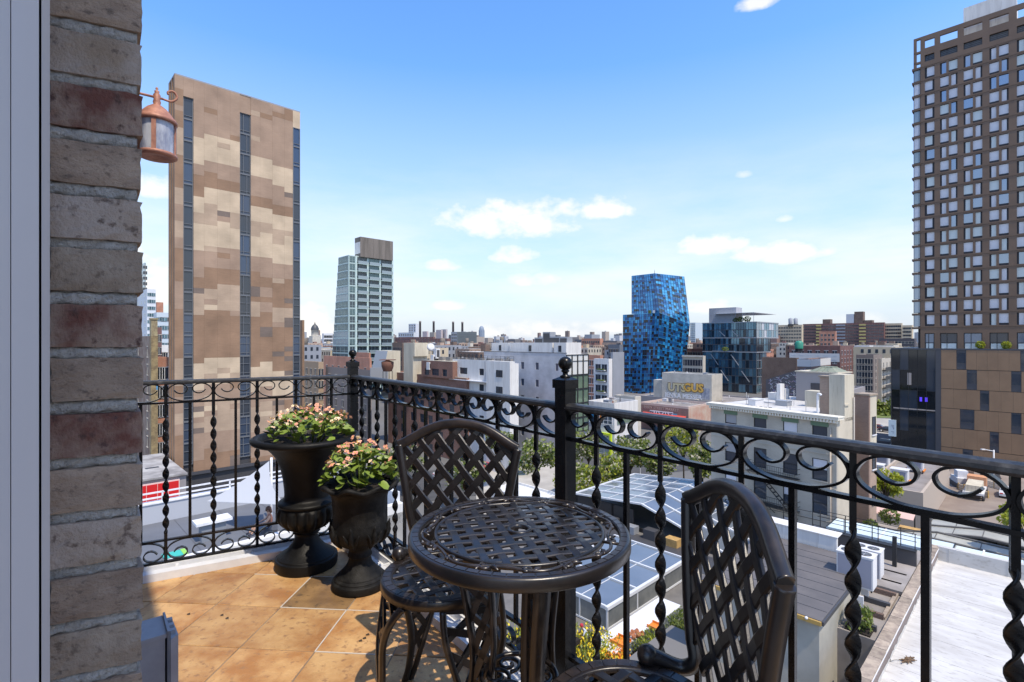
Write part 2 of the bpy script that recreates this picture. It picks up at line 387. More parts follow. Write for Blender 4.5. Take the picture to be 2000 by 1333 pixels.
# white kerb inside both railings
def kerb(a,d,n,L):
    rz=math.atan2(d.y,d.x); t=thing('kerb_trim','x','kerb',a,rz); s=1 if Vector((-math.sin(rz),math.cos(rz),0)).dot(n)>0 else -1
    def bx(x0,x1,y0,y1,z0,z1,nm):
        ya,yb=sorted((y0*s,y1*s)); m=MB().box((x0,ya,z0),(x1,yb,z1)); return m.put(nm,[WHITE],t)
    bx(.02,L,.060,.114,-.03,.040,'inner_board'); bx(.02,L,-.015,.020,-.03,.046,'outer_board'); bx(.02,L,.0201,.0599,-.03,.006,'gutter_bed')
    for k in range(int(L/.36)): bx(.2+k*.36,.214+k*.36,.0202,.0598,.006,.038,'cross_piece')
    return t
kl=kerb(Kx,dL,nL,1.26); kl['label']='white painted kerb under the short railing beside the big urn'
kr=kerb(Kx,dR,nR,3.4); kr['label']='white painted kerb running under the long railing behind the lattice chairs'

# ------------------------------------------------------------------ railing
rail=thing('balcony_railing','black wrought iron railing with scroll bands and twisted bars round the balcony','railing',Kx)
def scroll_pts(h,w=1.0,flip=False):
    P=[(0,0),(.17,.012),(.33,.12),(.44,.29),(.482,.53),(.43,.79),(.33,.95),(.215,.985),(.105,.9),(.055,.72),(.09,.52),(.184,.43),(.275,.49),(.335,.63)]
    return [Vector((u*w,0,(h-v*h) if flip else v*h)) for u,v in P]
def scroll_mesh(h,w,flip,half=False):
    mb=MB(); right=cr(scroll_pts(h,w,flip),6)
    if half: path=right
    else: path=[Vector((-p.x,p.y,p.z)) for p in right[:0:-1]]+right
    mb.ribbon(path,.0055,.020,(0,1,0))
    return mb
ZT0,ZT1=.913,1.008; ZB0,ZB1=.062,.170
def twisted_mesh():
    mb=MB(); n=96; z0,z1=.20,.845; sec=[(-.0155,-.0022),(-.0135,-.0040),(.0135,-.0040),(.0155,-.0022),(.0155,.0022),(.0135,.0040),(-.0135,.0040),(-.0155,.0022)]
    turns=(z1-z0)/.132; k=len(sec); vs=[]; fs=[]
    for i in range(n+1):
        t=i/n; a=turns*2*math.pi*t; env=min(1,t/.04,(1-t)/.04); w=.42+.58*env
        for x,y in sec:
            x*=w; vs.append((x*math.cos(a)-y*math.sin(a),x*math.sin(a)+y*math.cos(a),z0+(z1-z0)*t))
    for i in range(n):
        for q in range(k): fs.append((i*k+q,i*k+(q+1)%k,(i+1)*k+(q+1)%k,(i+1)*k+q))
    mb.add(vs,fs,0,True)
    b=.0065; mb.box((-b,-b,.05),(b,b,.205)); mb.box((-b,-b,.84),(b,b,1.009))
    return mb
TW=twisted_mesh().mesh('twisted_baluster',[IRON]); 
PB=MB().box((-.007,-.007,ZB1),(.007,.007,ZT0)).mesh('plain_baluster',[IRON])
def run(base,d,vs,length,first,last,bays_half):
    rz=math.atan2(d.y,d.x); off=base-Kx
    def at(s,z=0): return off+d*s+Vector((0,0,z))
    # flat handrail with rounded top
    sec=[(-.024,-.002),(-.026,.004),(-.0245,.012),(-.018,.018),(-.006,.0205),(.006,.0205),(.018,.018),(.0245,.012),(.026,.004),(.024,-.002)]
    mb=MB(); mb.sweep([at(first,1.009),at(last,1.009)],[(-x,y) for x,y in sec],None,False,0,False)
    mb.put('handrail',[IRON2],rail)
    for z,nm in ((ZT0-.006,'band_bar'),(ZB1,'band_bar'),(ZB0-.008,'bottom_bar')):
        MB().bar(at(first,z),at(last,z),.020,.010).put(nm,[IRON],rail)
    for s in vs: put('twisted_baluster',TW,rail,at(s),(0,0,rz+R(20)))
    ws=[]
    for a,b in zip(vs[:-1],vs[1:]):
        w=b-a; k=round(w,3)
        for (zz,h,flip) in ((ZT0,ZT1-ZT0,False),(ZB0,ZB1-ZB0-.006,True)):
            key=('s',flip)
            if key not in run.cache: run.cache[key]=scroll_mesh(h,.226,flip).mesh('scroll',[IRON])
            put('scroll',run.cache[key],rail,at((a+b)/2,zz),(0,0,rz),((w-.012)/.218,1,1))
        put('plain_baluster',PB,rail,at((a+b)/2),(0,0,rz))
    for (s,e) in bays_half:   # half scroll against a post: s post side, e bar side
        w=abs(e-s); sg=1 if e>s else -1
        for (zz,h,flip) in ((ZT0,ZT1-ZT0,False),(ZB0,ZB1-ZB0-.006,True)):
            key=('h',flip)
            if key not in run.cache: run.cache[key]=scroll_mesh(h,.24,flip,True).mesh('scroll',[IRON])
            put('scroll',run.cache[key],rail,at(s+sg*.022,zz),(0,0,rz if sg>0 else rz+math.pi),((w-.028)/(.24*.482+.003),1,1))
run.cache={}
run(Kx,dL,[.129,.332,.540,.759,.981,1.20],1.235,.02,1.235,[(0,.129)])
LR=(P2-Kx).length
run(Kx,dR,[.144,.365,.594,.816,1.042,1.283,1.509,1.741],LR,.02,LR-.02,[(0,.144),(LR,1.741)])
run(P2,dR,[.1407,.3822,.6186,.861,1.108,1.352,1.59],1.75,.02,1.75,[(0,.1407)])
def post_mesh():
    mb=MB(); b=.0255; mb.box((-b,-b,-.03),(b,b,1.085))
    c=.0315; mb.box((-c,-c,1.079),(c,c,1.108)); 
    vs=[(-c,-c,1.108),(c,-c,1.108),(c,c,1.108),(-c,c,1.108)]; e=.011
    vs+=[(-e,-e,1.119),(e,-e,1.119),(e,e,1.119),(-e,e,1.119)]
    mb.add(vs,[(0,1,5,4),(1,2,6,5),(2,3,7,6),(3,0,4,7),(4,5,6,7)])
    return mb
def finial_mesh():
    mb=MB(); pr=[(.0,1.116),(.019,1.117),(.0185,1.121),(.010,1.125),(.0085,1.130),(.012,1.134),(.0155,1.137),(.012,1.141)]
    for i in range(15):
        a=-math.pi/2+.45+(math.pi-.45)*i/14; pr.append((max(.0245*math.cos(a),.0001),1.163+.0245*math.sin(a)))
    mb.lathe(pr,24); return mb
PM=post_mesh().mesh('post',[IRON]); FM=finial_mesh().mesh('finial',[IRON])
for p in (Kx,P2):
    q=put('post',PM,rail,p-Kx,(0,0,math.atan2(dR.y,dR.x))); put('finial',FM,q)

# ------------------------------------------------------------------ brick jamb, facade, door frame
wall=thing('brick_wall','taupe and maroon brick door jamb with grey mortar at the left edge','wall',J1,math.atan2(fac.y,fac.x))
# local: x along the facade away from the camera, y into the building, z up
def body(y0,y1,x0,x1,z0,z1,m,nm): return MB().box((x0,y0,z0),(x1,y1,z1)).put(nm,[m],wall)
Rz=Matrix.Rotation(-math.atan2(fac.y,fac.x),4,'Z')
jl=(Rz@jd); ja=math.atan2(-jl.y,-jl.x)                        # jamb face direction in local coordinates
jw=(J1-J0).length
_q=lambda d,k:((-jl)*d+Vector((k,0,0)))
MB().prism(ccw([tuple(_q(.004,.20).xy),(6.0,.004),(6.0,.30),tuple(_q(.31,.012).xy),tuple(_q(jw+.004,.012).xy),tuple(_q(jw+.004,.20).xy)]),-.3,2.36).put('facade',[FACADE],wall)
body(.004,.30,-3.2,6.0,2.36,4.3,FACADE,'upper_wall')
body(.004,.30,-3.2,-1.7,-.3,2.36,FACADE,'side_pier')
# mortar core behind the jamb face
jw=(J1-J0).length
mo=MB(); e=.010
a0=Vector((0,0,0))+(-jl)*.006; b0=(-jl)*(jw+.006)
nf=Vector((-jl.y,jl.x,0)); nf = nf if nf.x>0 else -nf
pa=a0+nf*e; pb=b0+nf*e
mo.prism(ccw([(pa.x,.005),(pb.x,pb.y),(pb.x+.25,pb.y),(pa.x+.25,.005)]),-.1,2.36)
# rough face of the joints
mo.put('mortar',[MORTAR],wall)
rb=random.Random(11); pitch=.0677; bh=.0550
def brick_mesh(seed):
    rr=random.Random(seed); bm=bmesh.new(); bmesh.ops.create_cube(bm,size=1)
    bmesh.ops.subdivide_edges(bm,edges=bm.edges[:],cuts=5,use_grid_fill=True)
    for v in bm.verts:
        x,y,z=v.co; ex=abs(x)>.49; ey=abs(y)>.49; ez=abs(z)>.49; k=ex+ey+ez
        v.co=Vector((x*.190,0,0))+jl*(y*jw)+Vector((0,0,z*bh))
        j=.0008 if k<2 else .0009
        v.co+=Vector((rr.uniform(-j,j),rr.uniform(-j,j),rr.uniform(-j,j)))
        if k>=2:
            s=.0013*rr.uniform(.5,1.5)
            v.co-=Vector(((s if x>0 else -s) if ex else 0,(s if y>0 else -s) if ey else 0,(s if z>0 else -s) if ez else 0))
    me=bpy.data.meshes.new('brick'); bm.to_mesh(me); bm.free()
    for p in me.polygons: p.use_smooth=False
    return me
BM=[brick_mesh(s) for s in range(6)]
bms=[]
for mt in BRK:
    row=[]
    for b in BM:
        c=b.copy(); c.materials.append(mt); row.append(c)
    bms.append(row)
seq=[0,2,0,3,0,2,0,0,3,2,0,0,2,0,3,0,1,0,1,2,3,0,1,3,0,2,0,2]     # courses counted upwards from the floor
ang=math.atan2(jl.y,jl.x)-math.pi/2
kz0=CZ-(HZ-665)/1000
for i in range(-1,34):
    z=.0405+pitch*i
    mt=seq[i%len(seq)]
    c=(-jl)*(jw/2)+Vector((.095,0,0))
    o=put('brick',bms[mt][rb.randrange(6)],wall,(c.x+rb.uniform(-.0015,.0015),c.y,z+rb.uniform(-.0012,.0012)),(rb.uniform(-.006,.006),rb.uniform(-.008,.008),rb.uniform(-.01,.01)))
# squeezed mortar joints: rough little beds between the courses
for i in range(-1,34):
    z=.0405+pitch*(i+.5); mb=MB(); n=44; k5=7; vs=[]; fs=[]
    for k in range(n+1):
        u=k/n; p0=(-jl)*(.0035+jw*u*1.02); h=.0078+.0012*math.sin(u*17+i*2.3)
        for q in range(k5):
            f=q/(k5-1)*2-1; dd=.0042+.0030*abs(f)**3+rb.uniform(-.0008,.0008)+.0010*math.sin(u*31+q*1.7+i)
            p=p0+Vector((dd,0,0)); vs.append((p.x,p.y,z+f*h+rb.uniform(-.0005,.0005)))
        vs.append((p0.x+.05,p0.y,z+h)); vs.append((p0.x+.05,p0.y,z-h))
    w=k5+2
    for k in range(n):
        for q in range(w): fs.append((k*w+q,k*w+(q+1)%w,(k+1)*w+(q+1)%w,(k+1)*w+q))
    fs.append(tuple(range(w))); fs.append(tuple(n*w+q for q in range(w-1,-1,-1)))
    mb.add(vs,fs,0,True); mb.put('mortar_joint',[MORTAR],wall)
# white door frame, built as real jamb profiles
def plan(px,Z): return ((px-1000)/1000*Z,Z)
df=thing('door_frame','white painted door frame with a dark seal beside the brick jamb','door frame',(0,0,0))
prof={'edge_bead':[plan(97.5,.612),plan(81,.598),plan(79,.66),plan(97,.68)],
      'frame_face':[plan(76,.560),plan(22,.520),plan(10,.60),plan(74,.66)],
      'rebate':[plan(20,.500),plan(-60,.43),plan(-60,.55),plan(12,.585)]}
for nm,pl in prof.items(): MB().prism(ccw(pl),-.02,2.34).put(nm,[FRAMEW],df)
MB().prism(ccw([plan(82,.625),plan(70,.585),plan(66,.68),plan(82,.70)]),-.02,2.34).put('seal',[FRAMED],df)

# ------------------------------------------------------------------ lantern on the facade
LZ=2.02; LC=Vector(((313-1000)/1000*LZ,LZ,0)); wl=J1+fac*((LC-J1).dot(fac)); arm=(LC-wl).dot(fn)
lan=thing('wall_lantern','copper wall lantern with seeded glass hanging beside the brick jamb','lantern',wl+Vector((0,0,CZ+.415*LZ)),math.atan2(fn.y,fn.x))
# local x: out from the wall
mb=MB(); mb.box((0,-.03,.07),(.012,.03,.19)); mb.put('wall_plate',[COPPER],lan)
mb=MB(); mb.tube([Vector((0.01,0,.128)),Vector((arm+.02,0,.128))],.0055,8)
mb.tube(cr([(arm+.02,0,.128),(arm+.052,0,.126),(arm+.072,0,.148),(arm+.060,0,.170),(arm+.040,0,.164),(arm+.040,0,.152)],5),.0048,8)
mb.tube(cr([(.012,0,.128),(.03,0,.155),(.022,0,.182),(.006,0,.178),(.008,0,.160)],5),.0045,8)
mb.tube(cr([(.012,0,.128),(.030,0,.108),(.024,0,.088),(.008,0,.090),(.010,0,.104)],5),.0045,8)
mb.put('bracket',[COPPER],lan)
lan.scale=(.93,.93,.93)
r0=.074
mb=MB(); mb.lathe([(.0001,.172),(.004,.170),(.0055,.164),(.003,.158),(.010,.154),(.0075,.148),(.0135,.138),(.012,.118),(.015,.108),(.012,.098),(.020,.092),(.036,.080),(.050,.064),(.054,.058),(.062,.045),(.070,.036),(r0,.030),(r0,.020),(r0-.006,.018),(.02,.024)],32); 
for i in range(len(mb.v)): mb.v[i]=(mb.v[i][0]+arm,mb.v[i][1],mb.v[i][2])
mb.put('cap',[COPPER],lan)
mb=MB(); mb.lathe([(.05,-.104),(r0-.006,-.108),(r0,-.112),(r0,-.122),(r0-.010,-.128),(.045,-.124),(.0001,-.116)],32)
for i in range(len(mb.v)): mb.v[i]=(mb.v[i][0]+arm,mb.v[i][1],mb.v[i][2])
mb.put('base_ring',[COPPER],lan)
mb=MB(); mb.lathe([(r0-.012,-.108),(r0-.012,.024)],32)
for i in range(len(mb.v)): mb.v[i]=(mb.v[i][0]+arm,mb.v[i][1],mb.v[i][2])
mb.put('glass_cylinder',[LGLASS],lan)
for k in range(4):
    a=R(-104+90*k); p=Vector((arm+(r0-.008)*math.cos(a),(r0-.008)*math.sin(a),0))
    MB().obox(p+Vector((0,0,-.042)),(-math.sin(a)*.008,math.cos(a)*.008,0),(math.cos(a)*.003,math.sin(a)*.003,0),(0,0,.066)).put('post',[COPPER],lan)

# ------------------------------------------------------------------ grey enclosure by the wall
gb=thing('equipment_box','grey metal equipment box with a bolted side flap low beside the wall','box',J1+fac*.98,math.atan2(fac.y,fac.x))
MB().box((-.058,-.108,0),(.058,.0,.404)).put('body',[GREYBOX],gb)
MB().box((-.062,-.112,.4041),(.062,.004,.416)).put('lid',[GREYBOX],gb)
MB().prism([(-.066,-.1125),(.062,-.1125),(.062,-.118),(-.072,-.120)],.02,.424).put('flap',[GREYBOX],gb)
MB().prism([(-.070,-.1205),(.055,-.1205),(.050,-.136),(-.052,-.140)],.0,.400).put('flap_cover',[GREYBOX],gb)
for k in range(3): MB().box((-.045+k*.036,-.134,.4002),(-.028+k*.036,-.1215,.412)).put('bolt',[GREYBOX],gb)
MB().lathe([(.001,.4162),(.012,.4162),(.012,.4185),(.001,.4185)],14).put('knockout',[GREYBOX],gb,(0.01,-.05,0))

# ================================================================== FURNITURE
def oct_sect(w,h,c=.28):
    a,b=w/2,h/2; ca,cb=w*c*.5,h*c
    return [(-a,-b+cb),(-a+ca,-b),(a-ca,-b),(a,-b+cb),(a,b-cb),(a-ca,b),(-a+ca,b),(-a,b-cb)]
def strip(p,q,w,h,nrm):
    mb=MB(); mb.sweep([p,q],oct_sect(w,h),nrm,False,0,False); return mb
def line_clip(poly,p,d):
    """interval of the line p+t d inside a simple polygon -> longest piece"""
    ts=[]
    n=len(poly)
    for i in range(n):
        a=poly[i]; b=poly[(i+1)%n]; ex,ey=b[0]-a[0],b[1]-a[1]; den=d[0]*ey-d[1]*ex
        if abs(den)<1e-9: continue
        t=((a[0]-p[0])*ey-(a[1]-p[1])*ex)/den; u=((a[0]-p[0])*d[1]-(a[1]-p[1])*d[0])/den
        if 0<=u<1: ts.append(t)
    ts.sort()
    return [(ts[i],ts[i+1]) for i in range(0,len(ts)-1,2)]
def circ(r,n=40): return [(r*math.cos(2*math.pi*i/n),r*math.sin(2*math.pi*i/n)) for i in range(n)]
def slats(parent,poly,angles,sp,w,h,to3,nrm,mat,off=0.0,zs=.0012,minlen=.03):
    """two families of cast strips weaving over and under each other, each strip its own object"""
    cx=sum(p[0] for p in poly)/len(poly); cy=sum(p[1] for p in poly)/len(poly)
    D=[(math.cos(a),math.sin(a)) for a in angles]
    for ai,a in enumerate(angles):
        d=D[ai]; nn=(-d[1],d[0]); e=D[1-ai]; ne=(-e[1],e[0])
        for k in range(-14,15):
            ck=k*sp+off; pp=(cx+nn[0]*ck,cy+nn[1]*ck)
            for (t0,t1) in line_clip(poly,pp,d):
                if t1-t0<minlen: continue
                ts=[]
                for j in range(-16,17):
                    t=((j*sp+off)-ck*(ne[0]*nn[0]+ne[1]*nn[1]))/(ne[0]*d[0]+ne[1]*d[1])
                    if t0+.004<t<t1-.004: ts.append((t,zs if (j+k+ai)%2 else -zs))
                ts.sort(); ts=[(t0,-ts[0][1] if ts else 0)]+ts+[(t1,-ts[-1][1] if ts else 0)]
                path=[to3(pp[0]+d[0]*t,pp[1]+d[1]*t,z) for t,z in ts]
                mb=MB(); mb.sweep(path,oct_sect(w,h),nrm,False,0,False); mb.put('slat',[mat],parent)
def ring_tiles(r0,r1,z,n,mat,parent,nm='rim_pattern'):
    mb=MB(); g=.0016
    for i in range(n):
        a0=2*math.pi*i/n+g/r0; a1=2*math.pi*(i+1)/n-g/r0
        for (ra,rb_) in ((r0,r1),):
            vs=[(ra*math.cos(a0),ra*math.sin(a0),z),(rb_*math.cos(a0),rb_*math.sin(a0),z),(rb_*math.cos(a1),rb_*math.sin(a1),z),(ra*math.cos(a1),ra*math.sin(a1),z)]
            b=.0012
            top=[]
            for (x,y,zz) in vs:
                top.append((x,y,zz+.0016))
            mb.add(vs+top,[(0,1,5,4),(1,2,6,5),(2,3,7,6),(3,0,4,7),(4,5,6,7)])
    return mb.put(nm,[mat],parent,kind='stuff')
def lattice_leg(parent,thA,thB,paths,wid,mat,links):
    pass

def make_chair(label,loc,rz,group):
    t=thing('lattice_chair',label,'chair',loc,rz,group)
    zs=.478; Ro,Ri=.196,.158
    mb=MB(); mb.lathe([(Ri,zs-.012),(Ri,zs-.002),(Ri+.003,zs),(Ro-.004,zs),(Ro,zs-.004),(Ro+.001,zs-.030),(Ro-.010,zs-.032),(Ro-.012,zs-.012),(Ri,zs-.012)],56); mb.put('seat_rim',[BRONZE],t)
    ring_tiles(Ri+.008,Ro-.007,zs-.0004,34,BRONZE2,t)
    slats(t,circ(Ri+.003),[R(38),R(128)],.0530,.027,.009,lambda x,y,z:Vector((x,y,zs-.007+z)),(0,0,1),BRONZE)
    # back: outline in (u,w), slightly curved backwards
    def back3(u,w,z=0): return Vector((u,.185+.035*(w/.5)**2+.03*(abs(u)/.22)**2*-.6+z,zs+w))
    side=[(.150,.02),(.176,.12),(.198,.24),(.216,.335),(.224,.375)]
    arch=[(.224,.375),(.200,.386),(.166,.405),(.12,.430),(.065,.449),(0,.456)]
    right=[Vector((u,w,0)) for u,w in side]; top=[Vector((u,w,0)) for u,w in arch]
    sp_=cr(right,4); ar=cr(top,4)
    full=[(p.x,p.y) for p in sp_]+[(p.x,p.y) for p in ar[1:]]
    out=full+[(-u,w) for u,w in full[-2::-1]]
    fr=MB()
    sect=oct_sect(.036,.028,.35)
    archp=[back3(u,w) for u,w in ([(p.x,p.y) for p in ar]+[(-p.x,p.y) for p in ar[-2::-1]])]
    fr.sweep(archp,sect,(0,1,0),False,0,True); fr.put('top_rail',[BRONZE2],t)
    for s in (1,-1):
        pth=[back3(s*u,w) for u,w in [(p.x,p.y) for p in sp_[::-1]]]
        tail=cr([pth[-3],pth[-1],Vector((s*.165,.150,zs-.004)),Vector((s*.176,.095,zs+.012)),Vector((s*.180,.075,zs+.016))],5)
        full3=pth[:-3]+tail
        mb=MB(); mb.sweep(full3,oct_sect(.032,.029,.35),None,False,0,True,[1+.25*max(0,(i/len(full3))-.75)/.25 for i in range(len(full3))])
        sd_=mb.put('side_rail',[BRONZE],t)
        mb=MB(); mb.sphere(full3[-1],.025,12,8); mb.put('scroll_end',[BRONZE],t)
    slats(t,out,[R(50),R(130)],.0595,.0265,.011,lambda u,w,z:back3(u,w,z*1.6),(0,1,0),BRONZE,off=.012,minlen=.04)
    # four legs: two curved stems joined by lattice
    for th in (R(217),R(323),R(40),R(140)):
        def pol(r,a,z): return Vector((r*math.cos(a),r*math.sin(a),z))
        ra=Vector((math.cos(th),math.sin(th),0))
        A=cr([pol(.188,th-.60,zs-.03),pol(.200,th-.56,.36),pol(.205,th-.40,.25),pol(.198,th-.20,.14),pol(.208,th-.09,.06),pol(.228,th-.05,.006)],6)
        B=cr([pol(.188,th+.60,zs-.03),pol(.196,th+.34,.385),pol(.200,th+.12,.30),pol(.196,th+.02,.18),pol(.206,th+.03,.08),pol(.230,th+.05,.006)],6)
        lg=MB(); lg.sweep(A,oct_sect(.020,.017,.35),ra,False,0,True); lg.sweep(B,oct_sect(.026,.018,.35),ra,False,0,True)
        o=lg.put('leg',[BRONZE],t)
        m=MB()
        for (ia,ib) in ((0,5),(4,10),(8,15),(13,20),(6,1),(11,4),(15,9),(19,14)):
            m.bar(A[ia],B[ib],.020,.009,ra)
        m.put('lattice_panel',[BRONZE],o)
    return t
ch1=make_chair('lattice back chair facing us behind the round table, beside the urns',(-.232,1.690,0),R(-10),'cast lattice chairs')
ch2=make_chair('lattice back chair seen side on in the right foreground by the railing',(.247,1.036,0),R(-90),'cast lattice chairs')
# the two differ in stance only

tb=thing('round_table','round lattice bistro table with vine border between the two chairs','table',(.02,1.412,0),R(0))
zt=.723
mb=MB(); mb.lathe([(.271,zt-.012),(.271,zt-.003),(.273,zt),(.294,zt),(.299,zt-.002),(.301,zt-.006),(.301,zt-.030),(.297,zt-.034),(.290,zt-.032),(.288,zt-.012),(.271,zt-.012)],80); mb.put('rim',[BRONZE],tb)
ring_tiles(.2755,.2905,zt-.0002,56,BRONZE2,tb)
mb=MB(); mb.lathe([(.223,zt-.012),(.223,zt-.002),(.225,zt+.001),(.231,zt+.001),(.233,zt-.002),(.233,zt-.012),(.223,zt-.012)],72); mb.put('inner_ring',[BRONZE],tb)
# lattice with a parasol hole
hole=[(.026*math.cos(2*math.pi*i/16),.026*math.sin(2*math.pi*i/16)) for i in range(16)]
D_=[(math.cos(R(16)),math.sin(R(16))),(math.cos(R(106)),math.sin(R(106)))]; sp_=.0446
for ai in (0,1):
    d=D_[ai]; nn=(-d[1],d[0]); sg_=1 if ai==0 else -1
    for k in range(-5,6):
        c=k*sp_; half=math.sqrt(max(0,.2245**2-c*c))
        if half<.05: continue
        segs=[(-half,half)] if k else [(-half,-.026),(.026,half)]
        for (t0,t1) in segs:
            ts=[(j*sp_,(.0011 if (j+k+ai)%2 else -.0011)) for j in range(-6,7) if t0+.004<j*sp_<t1-.004]
            ts=[(t0,-ts[0][1])]+ts+[(t1,-ts[-1][1])]
            mb=MB(); mb.sweep([Vector((nn[0]*c+d[0]*t,nn[1]*c+d[1]*t,zt-.0045+z)) for t,z in ts],oct_sect(.0222,.0075),(0,0,1),False,0,False); mb.put('slat',[BRONZE],tb)
mb=MB(); mb.lathe([(.024,zt-.010),(.024,zt+.0005),(.026,zt+.002),(.033,zt+.002),(.035,zt),(.035,zt-.010),(.024,zt-.010)],32); mb.put('parasol_ring',[BRONZE],tb)
# vine border: running scrolls, eight repeats
def vine():
    mb=MB(); rm=.2520
    def q(a,r): return Vector((r*math.cos(a),r*math.sin(a),zt-.0015))
    P=[q(2*math.pi*i/96,rm+.0115*math.sin(2*math.pi*i/96*8)) for i in range(96)]
    mb.tube(P,.0044,6,0,True)
    for k in range(16):
        a0=2*math.pi*k/16+.02; s=1 if k%2 else -1
        pts=[]
        for j in range(13):
            t=j/12*1.65*math.pi; rad=.0125*(1-.045*j)
            pts.append(q(a0+.05+rad*math.cos(t*s)/rm-.02,rm-s*.002+rad*math.sin(t*s)))
        mb.tube(pts,.0044,6)
        # leaf
        c=a0+.13
        mb.tube([q(c-.05,rm-s*.012),q(c-.01,rm-s*.005),q(c+.045,rm+s*.008)],.0062,6,0,False,[.4,1.25,.3])
    for k in range(8):
        a=2*math.pi*(k+.5)/8
        mb.tube([q(a,.231),q(a,.272)],.004,6)
    return mb
vine().put('vine_border',[BRONZE2],tb)
for th in (R(168),R(288),R(48)):
    ca,sa=math.cos(th),math.sin(th)
    def pr_(r,z): return Vector((r*ca,r*sa,z))
    O=cr([pr_(.178,zt-.012),pr_(.172,.62),pr_(.150,.50),pr_(.132,.36),pr_(.152,.22),pr_(.215,.08),pr_(.245,.012),pr_(.270,.006)],6)
    I=cr([pr_(.100,zt-.012),pr_(.088,.62),pr_(.076,.50),pr_(.074,.36),pr_(.098,.22),pr_(.172,.08),pr_(.228,.010)],7)
    lg=MB(); lg.sweep(O,oct_sect(.016,.046,.4),(-sa,ca,0),False,0,True,[1.0-.35*i/len(O) for i in range(len(O))]); lg.sweep(I,oct_sect(.016,.040,.4),(-sa,ca,0),False,0,True)
    o=lg.put('leg',[BRONZE],tb)
    m=MB(); nO,nI=len(O),len(I)
    for k in range(7):
        a,b=k*4+1,k*4+6
        if b<min(nO,nI)-4:
            m.bar(O[a],I[b],.018,.010,(-sa,ca,0)); m.bar(I[a],O[b],.018,.010,(-sa,ca,0))
    m.put('lattice_panel',[BRONZE],o)
mb=MB(); zr=.315
mb.sweep([Vector((.104*math.cos(2*math.pi*i/48),.104*math.sin(2*math.pi*i/48),zr)) for i in range(48)],oct_sect(.012,.012,.3),(0,0,1),True)
for k in range(6):
    a=2*math.pi*k/6; c=Vector((.062*math.cos(a),.062*math.sin(a),zr)); pts=[]
    for j in range(17):
        t=a+math.pi*.9+j/16*2.6*math.pi; rad=.036-.0016*j
        pts.append(c+Vector((rad*math.cos(t),rad*math.sin(t),0)))
    mb.tube(pts,.0055,8,0,False)
mb.put('scroll_shelf',[BRONZE],tb)

# ------------------------------------------------------------------ urns
def urn(label,loc,prof,mod,n,mat,rz=0):
    t=thing('garden_urn',label,'urn',loc,rz)
    pts=[Vector((r,0,z)) for r,z in prof]; sm=cr(pts,4); pr=[(max(p.x,.001),p.z) for p in sm]
    mb=MB(); mb.lathe(pr,n,0,mod); mb.put('body',[mat],t)
    return t
def fl1(r,z,a):
    k=max(0,min(1,(z-.205)/.03))*max(0,min(1,(.335-z)/.02)); f=abs(math.sin(a*8)); return (r*(1-.15*k*(1-f)**1.8),z)
u1=urn('tall black fluted garden urn with wide flared rim by the corner post',(-1.137,2.835,0),
  [(.150,0),(.161,.006),(.163,.05),(.158,.058),(.150,.060),(.148,.066),(.135,.074),(.105,.095),(.072,.135),(.056,.172),(.060,.184),(.072,.19),(.066,.20),(.080,.208),(.118,.228),(.148,.262),(.154,.292),(.150,.318),(.140,.334),(.138,.340),(.147,.346),(.149,.356),(.142,.364),(.118,.378),(.114,.40),(.116,.44),(.124,.50),(.138,.56),(.166,.62),(.214,.672),(.248,.684),(.268,.686),(.281,.697),(.281,.712),(.268,.722),(.250,.720),(.238,.705),(.228,.688)],fl1,108,URN)
MB().lathe([(.0001,.690),(.236,.688)],36).put('soil',[SOIL],u1)
def fl2(r,z,a):
    k=max(0,min(1,(z-.46)/.05)); w=math.cos(8*a)
    z2=z+.011*w*k; r2=r*(1+.035*w*k)
    return (r2,z2)
u2=urn('smaller black garden urn with lobed rim and acanthus leaves beside the tall urn',(-.772,2.600,0),
  [(.126,0),(.136,.005),(.137,.034),(.131,.042),(.124,.044),(.122,.052),(.112,.058),(.108,.066),(.085,.088),(.062,.118),(.054,.148),(.060,.158),(.056,.172),(.053,.19),(.070,.206),(.098,.222),(.124,.25),(.138,.29),(.134,.325),(.130,.36),(.133,.42),(.140,.465),(.158,.494),(.181,.506),(.192,.514),(.191,.526),(.180,.531),(.170,.522),(.160,.505)],fl2,96,URN2)
MB().lathe([(.0001,.505),(.168,.503)],36).put('soil',[SOIL],u2)
lm=MB()
for k in range(8):        # acanthus relief on the bowl
    a=2*math.pi*k/8
    for (da,h,w) in ((0,.125,.030),(.26,.09,.02),(-.26,.09,.02)):
        pts=[]
        for j in range(8):
            s=j/7; z=.215+h*s; r=.088+.052*min(1,(z-.205)/.07)+.004+(.007*max(0,s-.75)*4)
            pts.append(Vector((r*math.cos(a+da*s),r*math.sin(a+da*s),z)))
        lm.tube(pts,w*.5,6,0,False,[.35,.8,1,1,.95,.75,.5,.2])
lm.put('leaf_relief',[URN2],u2)

